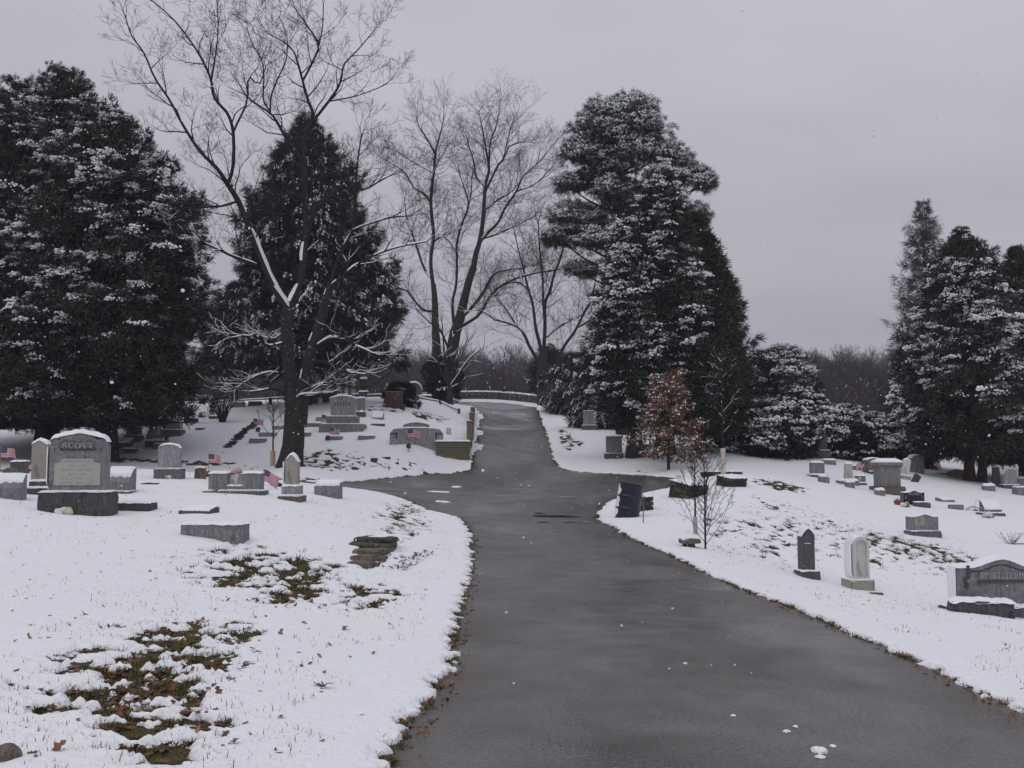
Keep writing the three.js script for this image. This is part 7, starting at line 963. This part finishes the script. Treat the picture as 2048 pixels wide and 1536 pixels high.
function flag(spot, label, h, w, hang, o = {}) {
  const [x, z] = SPOT[spot], g = thing('flag', label, 'flag', x, ground(x, z) - 0.05, z, o.turn || 0, 'small flags on sticks beside graves'); g.rotation.z = o.lean || 0; const fh = w * 0.66;
  part('stick', new THREE.CylinderGeometry(0.006, 0.007, h + 0.05, 6).translate(0, (h + 0.05) / 2, 0), wood, g); part('finial', new THREE.SphereGeometry(0.011, 8, 6), new THREE.MeshStandardMaterial({ color: rgb(0.45, 0.34, 0.1), roughness: 0.4, metalness: 0.8 }), g).position.y = h + 0.055;
  const c = new THREE.PlaneGeometry(w, fh, 16, 10), p = c.attributes.position, ph = x * 3 + z; for (let i = 0; i < p.count; i++) { const u = p.getX(i) / w + 0.5, v = p.getY(i) / fh; p.setXYZ(i, u * w * (1 - 0.12 * hang) , p.getY(i) - hang * u * u * w * 0.55 - 0.02 * u * Math.sin(u * 7 + ph), 0.045 * u * Math.sin(u * 6 + v * 2 + ph) + 0.02 * Math.sin(u * 13 + ph)); } c.computeVertexNormals();
  const m = part('cloth', c, flagMat, g); m.position.set(0.006, h - fh / 2 + 0.01, 0); if (o.left) m.rotation.y = Math.PI;
}
flag('flagA', 'flag left of the pair of square tablets, blowing to the right', 0.62, 0.34, 0.35); flag('flagB', 'flag leaning down right of the pair of square tablets', 0.5, 0.38, 0.75, { lean: -0.12 }); flag('flagC', 'flag on the slope left of the twin-stemmed tree', 0.62, 0.36, 0.7, { lean: 0.16 });
flag('flagD', 'flag at the very left edge behind the slant-faced marker', 0.72, 0.36, 0.15); flag('flagE', 'flag leaning right, left of the gabled stone', 0.52, 0.34, 0.6, { lean: -0.32 }); flag('flagF', 'drooping flag before the urn-shaped monument base', 0.36, 0.38, 0.3); flag('flagG', 'flag lying over the stone left of the urn-shaped monument', 0.4, 0.42, 0.5); flag('flagH', 'flag with a bronze medallion before the wide stepped tablet', 0.86, 0.44, 0.3, { lean: 0.05 }); flag('flagI', 'flag at the right of the tablet behind the wide one', 0.36, 0.3, 0.7); flag('flagJ', 'faded flag left of the reddish round-topped stone', 0.6, 0.34, 0.8, { left: true }); flag('flagK', 'flag beside the grey die with a snowy cap', 0.7, 0.3, 1.1);
{ // bronze medallions on rods
  const bronze = new THREE.MeshStandardMaterial({ color: rgb(0.05, 0.045, 0.045), roughness: 0.5, metalness: 0.6 });
  const medal = (spot, label, y) => { const [x, z] = SPOT[spot], g = thing('medallion', label, 'medallion', x, ground(x, z), z + (y ? 0.06 : 0)); part('rod', new THREE.CylinderGeometry(0.008, 0.008, 0.3 + y, 6).translate(0, 0.13 + y / 2, 0), bronze, g); const s = new THREE.Shape(); for (let i = 0; i < 16; i++) { const a = i * Math.PI / 8, d = i % 2 ? 0.085 : 0.1; s.lineTo(Math.cos(a) * d, Math.sin(a) * d); } const e = new THREE.ExtrudeGeometry(s, { depth: 0.012, bevelEnabled: true, bevelSize: 0.004, bevelThickness: 0.004, bevelSegments: 1 }); part('disc', e, bronze, g).position.y = 0.2 + y; };
  medal('medal1', 'dark medallion below the left of two equal markers', 0); medal('medal2', 'dark medallion beside the markers left of the twin-stemmed tree', 0); medal('flagH', 'dark medallion on the front of the wide stepped tablet', 0.02);
}
{ // flowers, wreath frames and odds and ends
  const P = SPOT; blossoms('flowers', 'dried pale flowers at the foot of the round-shouldered stone', P.roses[0], ground(...P.roses) + 0.03, P.roses[1] + 0.05, 8, 0.13, [petal(0.5, 0.36, 0.3), petal(0.66, 0.62, 0.58)], 3);
  blossoms('flowers', 'pink flowers in a red pot left of the black stone', P.basketflower[0], ground(...P.basketflower) + 0.12, P.basketflower[1], 8, 0.11, [petal(0.55, 0.25, 0.28), petal(0.62, 0.5, 0.5), petal(0.25, 0.07, 0.06)], 5); blossoms('flowers', 'yellow and white flowers before the black stone', P.yellowflower[0], ground(...P.yellowflower) + 0.03, P.yellowflower[1], 10, 0.13, [petal(0.42, 0.40, 0.16), petal(0.7, 0.7, 0.7), petal(0.62, 0.62, 0.6), petal(0.1, 0.12, 0.05)], 6); blossoms('flowers', 'snowed white flowers before the snow-faced stone', P.potflower[0], ground(...P.potflower) + 0.04, P.potflower[1], 9, 0.15, [petal(0.7, 0.7, 0.72), petal(0.6, 0.55, 0.52), petal(0.3, 0.16, 0.13)], 3);
  const pot = thing('flower_pot', 'small dark red pot under the pink flowers', 'pot', P.basketflower[0], ground(...P.basketflower) - 0.02, P.basketflower[1]); part('pot', new THREE.LatheGeometry([[0, 0], [0.07, 0], [0.095, 0.16], [0.105, 0.165], [0.1, 0.185], [0.085, 0.17]].map(q => new THREE.Vector2(...q)), 14), petal(0.24, 0.06, 0.05), pot);
  const [hx, hz] = P.hook, h = thing('wire_basket', 'bent wire hoop and basket in the snow on the right lawn', 'basket', hx, ground(hx, hz), hz), a = new Acc(), hoop = []; for (let i = 0; i <= 14; i++) { const t = Math.PI * i / 14; hoop.push(V3(0.1 + Math.cos(t) * 0.11, 0.12 + Math.sin(t) * 0.25, 0)); } tube(a, hoop, hoop.map(() => 0.006), 5); part('hoop', a.geo(), wireMat, h); const bsk = new Acc(); for (let k = 0; k < 7; k++) { const c = []; for (let i = 0; i <= 8; i++) { const t = Math.PI * i / 8; c.push(V3(-0.06 + Math.cos(t) * 0.19, 0.02 + Math.sin(t) * 0.16 * Math.cos((k - 3) * 0.3), (k - 3) * 0.05)); } tube(bsk, c, c.map(() => 0.005), 4); } part('basket', bsk.geo(), wireMat, h, true); part('snow_cap', snowPillow(0.26, 0.26, u => 0.1 - 0.07 * u * u, 0.04), snowMatFar, h).position.x = -0.06;
  const [tx, tz] = P.toy, t = thing('figurine', 'snowed-over purple figurine between the flag and the lancet stone', 'figurine', tx, ground(tx, tz), tz, -0.3); part('body', roughBlock(0.26, 0.15, 0.16, 91, 0.03, 0.3), stoneMat(0.09, 0.065, 0.085), t); part('head', new THREE.SphereGeometry(0.075, 12, 9).scale(1.15, 0.95, 1), stoneMat(0.09, 0.065, 0.085), t).position.set(-0.14, 0.13, 0.02); part('snow_cap', snowPillow(0.24, 0.17, u => -0.05 * u * u, 0.07), snowMatFar, t).position.set(0.04, 0.14, 0);
  const [cx, cz] = P.cross, c = thing('wooden_stake', 'leaning wooden stake with a white card under the cedar', 'stake', cx, ground(cx, cz), cz); part('stake', roughBlock(0.06, 0.75, 0.05, 92, 0.006), wood, c).rotation.z = 0.06; part('card', roughBlock(0.11, 0.34, 0.02, 93, 0.002), STONE.white, c).position.set(-0.09, 0.42, 0.04); const ivy = part('creeper', FANS.yew[0], leafMat(0.14, 0.10, 0.05), c); ivy.scale.setScalar(1.5); ivy.position.set(0, 0.2, 0.05);
  const [dx, dz] = P.card, d = thing('white_card', 'upright white card before the dark stones behind the urn-shaped monument', 'card', dx, ground(dx, dz), dz); part('card', roughBlock(0.2, 0.34, 0.03, 94, 0.002), STONE.white, d); part('stake', roughBlock(0.03, 0.2, 0.02, 95, 0.002), wood, d).position.z = -0.03;
}
{ // low chain-and-kerb rail along the upper left plot
  const rail = (label, pts, r) => { const g = thing('plot_rail', label, 'rail', 0, 0, 0), m = STONE.dark; pts.forEach(([x, z], i) => { part('post', roughBlock(0.14, 0.34, 0.14, 600 + i, 0.01), m, g).position.set(x, ground(x, z) - 0.05, z); if (i) { const [a, b] = pts[i - 1], A = new Acc(), c = []; for (let k = 0; k <= 6; k++) { const t = k / 6, px = lerp(a, x, t), pz = lerp(b, z, t); c.push(V3(px, lerp(ground(a, b), ground(x, z), t) + 0.2 - 0.02 * Math.sin(Math.PI * t), pz)); } tube(A, c, c.map(() => r), 6); part('bar', A.geo(), m, g); const S = new Acc(); snowRidge(S, c, c.map(() => r), 0.03, { bias: 0.4 }); if (S.i.length) part('snow_on_bar', S.geo(), branchSnow, g); } }); };
  rail('dark plot rail running down past the small bare tree', [[-8.4, -54.5], [-6.6, -54.6], [-4.9, -54.8], [-3.7, -54.4], [-2.7, -53.6]], 0.045); rail('plot rail along the back of the upper left slope', [[-17, -54.5], [-14.5, -55], [-12, -55.5], [-9.8, -55.8], [-7.6, -56]], 0.04);
  const [x, z] = SPOT.lowwall; masonry('low_wall', 'low snow-covered plot wall running to the right cedar trunk', 'wall', x, z, -0.12, 2.2, 0.2, 0.34, 1, 7, [STONE.base, STONE.field], { snow: 0.09 });
  const [bx, bz] = SPOT.bed, b = thing('bare_shrub', 'tiny leafless shrub in an edged bed near the right edge', 'shrub', bx, ground(bx, bz), bz - 0.2), limbs = []; for (let i = 0; i < 14; i++) { const a = i * 2.4, s = 0.05 + 0.14 * Math.sqrt(i / 14); limbs.push([[0, 0, 0, 0.006], [Math.cos(a) * s, 0.14, Math.sin(a) * s, 0.004], [Math.cos(a) * s * 1.7, 0.26, Math.sin(a) * s * 1.7, 0.002]]); } part('stems', growBare(limbs, { seed: 9, levels: 1, gap: [0.07], len: [0.1], maxChild: [0.003], tip: 0.002, maxParent: 1, clear: 0.3, snow: 0, snowLevels: 0, step: 0.1 }).wood, barkDark, b, true); part('edging', roughBlock(0.62, 0.07, 0.06, 96, 0.012), STONE.dark, b).position.set(0.05, -0.01, 0.18);
  // narrow stone edging stepping up the left slope
  const [ax, az] = SPOT.strip0, [cx, cz] = SPOT.strip1, e = thing('stone_edging', 'broken line of edging stones stepping up the left slope', 'edging', 0, 0, 0), R = rng(66); for (let k = 0; k < 16; k++) { const t = (k + 0.5) / 16, px = lerp(ax, cx, t) + (R() - 0.5) * 0.1, pz = lerp(az, cz, t), m = part('stone', BLOCKS[k % 6], k % 3 ? STONE.field : STONE.brown, e); m.scale.set(0.26 + 0.12 * R(), 0.16, 0.34); m.position.set(px, ground(px, pz) - 0.085 + 0.03 * R(), pz); m.rotation.y = R(); }
}
// ---------------------------------------------------------------- grass, fallen leaves, clods of snow, wet spots, snowflakes
{
  const R = rng(900);
  const blades = (seed, n, h, bend) => { const r = rng(seed), P = [], N = [], I = []; for (let k = 0; k < n; k++) { const a = r() * 6.283, x = Math.cos(a) * r() * 0.045, z = Math.sin(a) * r() * 0.045, L = h * (0.45 + 0.8 * r()), b = bend * (0.3 + r()), w = 0.0028, c = Math.cos(a + 1.57), s = Math.sin(a + 1.57), q = P.length / 3; P.push(x - c * w, 0, z - s * w, x + c * w, 0, z + s * w, x + Math.cos(a) * b * L * 0.4 - c * w * 0.7, L * 0.6, z + Math.sin(a) * b * L * 0.4 - s * w * 0.7, x + Math.cos(a) * b * L * 0.4 + c * w * 0.7, L * 0.6, z + Math.sin(a) * b * L * 0.4 + s * w * 0.7, x + Math.cos(a) * b * L, L * (1 - 0.25 * b), z + Math.sin(a) * b * L); for (let i = 0; i < 5; i++) N.push(Math.cos(a) * -0.4, 0.9, Math.sin(a) * -0.4); I.push(q, q + 1, q + 2, q + 1, q + 3, q + 2, q + 2, q + 3, q + 4); } const g = new THREE.BufferGeometry(); g.setAttribute('position', new THREE.Float32BufferAttribute(P, 3)); g.setAttribute('normal', new THREE.Float32BufferAttribute(N, 3)); g.setIndex(I); return g; };
  const tufts = [blades(1, 14, 0.042, 1.5), blades(2, 12, 0.055, 1.2)], single = blades(3, 2, 0.10, 0.5), lists = [[], []], cols = [[], []], lone = [], loneC = [], litter = [[], [], [], []], litterC = [[], [], [], []];
  const put = (list, x, y, z, s) => { M4.compose(V3(x, y, z), new THREE.Quaternion().setFromEuler(new THREE.Euler((R() - 0.5) * 0.5, R() * 6.28, (R() - 0.5) * 0.5)), V3(s, s * (0.8 + 0.5 * R()), s)); list.push(M4.clone()); };
  const grassTint = () => { const a = R(); return a < 0.62 ? rgb(0.55 + 0.3 * R(), 0.85 + 0.4 * R(), 0.35) : rgb(1.5 + 0.7 * R(), 0.95 + 0.4 * R(), 0.55); };
  const leafAt = (x, y, z, s) => { const j = Math.floor(R() * 4); M4.compose(V3(x, y, z), new THREE.Quaternion().setFromEuler(new THREE.Euler((R() - 0.5) * 0.9, R() * 6.28, (R() - 0.5) * 0.9)), V3(s, s, s)); litter[j].push(M4.clone()); litterC[j].push(leafTint(R)); };
  for (const [cx, cz, rx, rz, st] of BARE) {
    const area = Math.min(9, rx * rz * 5), near = -cz < 13, dens = near ? 200 : -cz < 25 ? 110 : 45, n = Math.round(area * dens * st);
    for (let k = 0; k < n; k++) { const a = R() * 6.283, d = Math.sqrt(R()) * 1.3, x = cx + Math.cos(a) * d * rx, z = cz + Math.sin(a) * d * rz, sd = roadSD(x, z); if (sd > -0.02) continue; const t = snowDepth(x, z, sd); if (t > 0.012) continue; const j = k & 1; put(lists[j], x, ground(x, z) - 0.006, z, near ? 0.55 + 0.35 * R() : 0.8 + 0.5 * R()); cols[j].push(grassTint()); if (R() < (near ? 0.6 : 0.3)) leafAt(x, ground(x, z) + 0.016, z, 0.04 + 0.05 * R()); }
  }
  for (let i = 2; i < ROAD_EDGE.length - 3; i++) { // turf and leaf litter along the edge of the asphalt
    const [ax, az] = ROAD_EDGE[i], [bx, bz] = ROAD_EDGE[i + 1], L = Math.hypot(bx - ax, bz - az), far = -(az + bz) / 2; if (far < 3 || far > 62 || L > 9) continue; const n = Math.round(L * (far < 14 ? 170 : far < 27 ? 90 : 40));
    for (let k = 0; k < n; k++) { const t = R(), off = (R() - 0.42) * 0.4, nx = (bz - az) / L, nz = -(bx - ax) / L, x = lerp(ax, bx, t) + nx * off, z = lerp(az, bz, t) + nz * off, sd = roadSD(x, z); if (sd > 0.16) continue; if (sd < 0 && snowDepth(x, z, sd) > 0.012) continue; const j = k & 1; if (sd < 0.05) { put(lists[j], x, ground(x, z) - 0.004, z, 0.45 + 0.35 * R()); cols[j].push(grassTint()); } if (R() < 0.26) leafAt(x, ground(x, z) + 0.02, z, 0.03 + 0.035 * R()); }
  }
  for (let k = 0; k < 17000; k++) { // lone blades standing through the snow
    const z = -(4.5 + 26 * Math.pow(R(), 1.6)), x = (R() - 0.5) * 1.1 * -z, sd = roadSD(x, z); if (sd > -0.3) continue; if (noise(x * 0.8 + 30, z * 0.8) < -0.05) continue; const t = snowDepth(x, z, sd); if (t < 0.01) continue; put(lone, x, ground(x, z) + t - 0.03, z, 0.6 + 0.5 * R()); loneC.push(grassTint());
  }
  const grassMat = leafMat(0.085, 0.075, 0.04, 0.9), turf = new THREE.Group(); turf.name = 'grass'; turf.userData = { kind: 'stuff', label: 'short green and straw-coloured grass showing through the snow' }; scene.add(turf);
  lists.forEach((l, j) => copies('blades', tufts[j], grassMat, l, turf, cols[j])); copies('blades', single, grassMat, lone, turf, loneC);
  // leaves lying singly on the snow, the largest in view as things of their own
  const mats = [[0.22, 0.10, 0.055], [0.16, 0.07, 0.045], [0.28, 0.15, 0.085], [0.12, 0.05, 0.04]].map(c => leafMat(...c, 0.9)); let made = 0;
  for (const [x, z, s] of FALLEN) { const sd = roadSD(x, z), o = new THREE.Mesh(LEAVES[made % 4], mats[(made * 7) % 4]); o.name = numbered('fallen_leaf'); o.castShadow = o.receiveShadow = true; o.scale.setScalar(s * (0.85 + 0.4 * R())); o.position.set(x, ground(x, z) + Math.max(0, snowDepth(x, z, sd)) + 0.018, z); o.rotation.set((R() - 0.5) * 1.5, R() * 6.28, (R() - 0.5) * 1.1); o.userData = { label: 'curled brown oak leaf lying on the snow left of the lane', category: 'leaf', group: 'single brown leaves on the left lawn' }; scene.add(o); made++; }
  for (let k = 0; k < 420; k++) { const z = -(5 + 22 * Math.pow(R(), 1.3)), x = k % 3 ? -0.9 - R() * 0.45 * -z : 3.2 + R() * 0.35 * -z, sd = roadSD(x, z); if (sd > -0.1) continue; leafAt(x, ground(x, z) + Math.max(0, snowDepth(x, z, sd)) + 0.008, z, 0.03 + 0.03 * R()); }
  for (let k = 0; k < 120; k++) { const z = -(38 + 20 * R()), x = -1.5 + 0.9 * R() * R(); leafAt(x, ground(x, z) + 0.03, z, 0.06 + 0.05 * R()); }
  for (let k = 0; k < 90; k++) { const t = R(), x = SPOT.ruin[0] + 0.25 + 0.25 * R() + 0.3 * t, z = SPOT.ruin[1] + 0.1 - 2.0 * t; leafAt(x, ground(x, z) + 0.04 + 0.05 * R(), z, 0.05 + 0.04 * R()); }   // leaves caught against the old step
  const lit = new THREE.Group(); lit.name = 'leaf_litter'; lit.userData = { kind: 'stuff', label: 'small brown leaves scattered along the lane edges and bare turf' }; scene.add(lit); litter.forEach((l, j) => copies('leaves', LEAVES[j], oakLeafMat, l, lit, litterC[j]));
  // clods of snow on the asphalt
  CLODS.forEach(([x, z, w, d, where], k) => { const cg = w < 0.3 ? (() => { const b = new THREE.IcosahedronGeometry(w / 2, 3), bp = b.attributes.position; for (let i = 0; i < bp.count; i++) { const q = 1 + 0.35 * noise(bp.getX(i) / w * 5 + k * 4, bp.getZ(i) / w * 5 + bp.getY(i) / w * 3); bp.setXYZ(i, bp.getX(i) * q, Math.max(-0.012, bp.getY(i) * q * 0.42), bp.getZ(i) * q * d / w); } return b; })() : snowPillow(w, d, () => 0, Math.min(0.035, 0.3 * Math.min(w, d) + 0.008), { holes: w > 0.5 ? 0.3 : 0, over: 0 }), cp = cg.attributes.position; for (let i = 0; i < cp.count; i++) { if (w < 0.3) break; const u = cp.getX(i) / (w / 2), v = cp.getZ(i) / (d / 2), q = Math.min(1, 1 / Math.max(0.001, Math.hypot(u, v))) * (0.85 + 0.3 * noise(u * 1.3 + k * 3, v * 1.3)), px = cp.getX(i) * q, pz = cp.getZ(i) * q; cp.setXYZ(i, px, cp.getY(i) + ground(x + px, z + pz) - ground(x, z), pz); } cg.computeVertexNormals(); const o = new THREE.Mesh(cg, snowMatFar); o.name = numbered('snow_clod'); o.castShadow = o.receiveShadow = true; o.position.set(x, ground(x, z) + 0.018, z); o.userData = { label: where, category: 'snow clod', group: 'clods of snow on the lane' }; scene.add(o); });
  // meltwater in shallow dips
  const water = new THREE.MeshPhysicalMaterial({ color: rgb(0.028, 0.027, 0.028), roughness: 0.06 });
  PUDDLES.forEach(([x, z, w, d], k) => { const P = [x, ground(x, z) + 0.019, z], I = [], n = 28; for (let i = 0; i < n; i++) { const a = i / n * 6.283, q = 1 + 0.45 * noise(Math.cos(a) * 1.7 + k * 5, Math.sin(a) * 1.7), px = x + Math.cos(a) * w / 2 * q, pz = z + Math.sin(a) * d / 2 * q; P.push(px, ground(px, pz) + 0.019, pz); I.push(0, 1 + (i + 1) % n, 1 + i); } const g = new THREE.BufferGeometry(); g.setAttribute('position', new THREE.Float32BufferAttribute(P, 3)); g.setIndex(I); g.computeVertexNormals(); structure(numbered('puddle'), g, water, 'thin puddle of meltwater on the lane'); });
  // falling snow
  const flakes = []; for (let k = 0; k < 2600; k++) { const d = 4 + 24 * Math.pow(R(), 0.7), x = (R() - 0.5) * 1.15 * d, y = 1.6 + d * (-0.22 + 0.75 * R()); if (y < ground(x, -d) + 0.2) continue; const s = 0.0028 + 0.0042 * R() * R(); M4.compose(V3(x, y, -d), new THREE.Quaternion().setFromEuler(new THREE.Euler(R() * 6, R() * 6, R() * 6)), V3(s * (1 + 0.5 * R()), s, s * (0.8 + R()))); flakes.push(M4.clone()); }
  const fl = new THREE.InstancedMesh(new THREE.IcosahedronGeometry(1, 1), branchSnow, flakes.length); flakes.forEach((m, i) => fl.setMatrixAt(i, m)); fl.name = 'falling_snow'; fl.userData = { kind: 'stuff', label: 'sparse snowflakes falling through the air' }; scene.add(fl);
}
renderer.render(scene, camera);
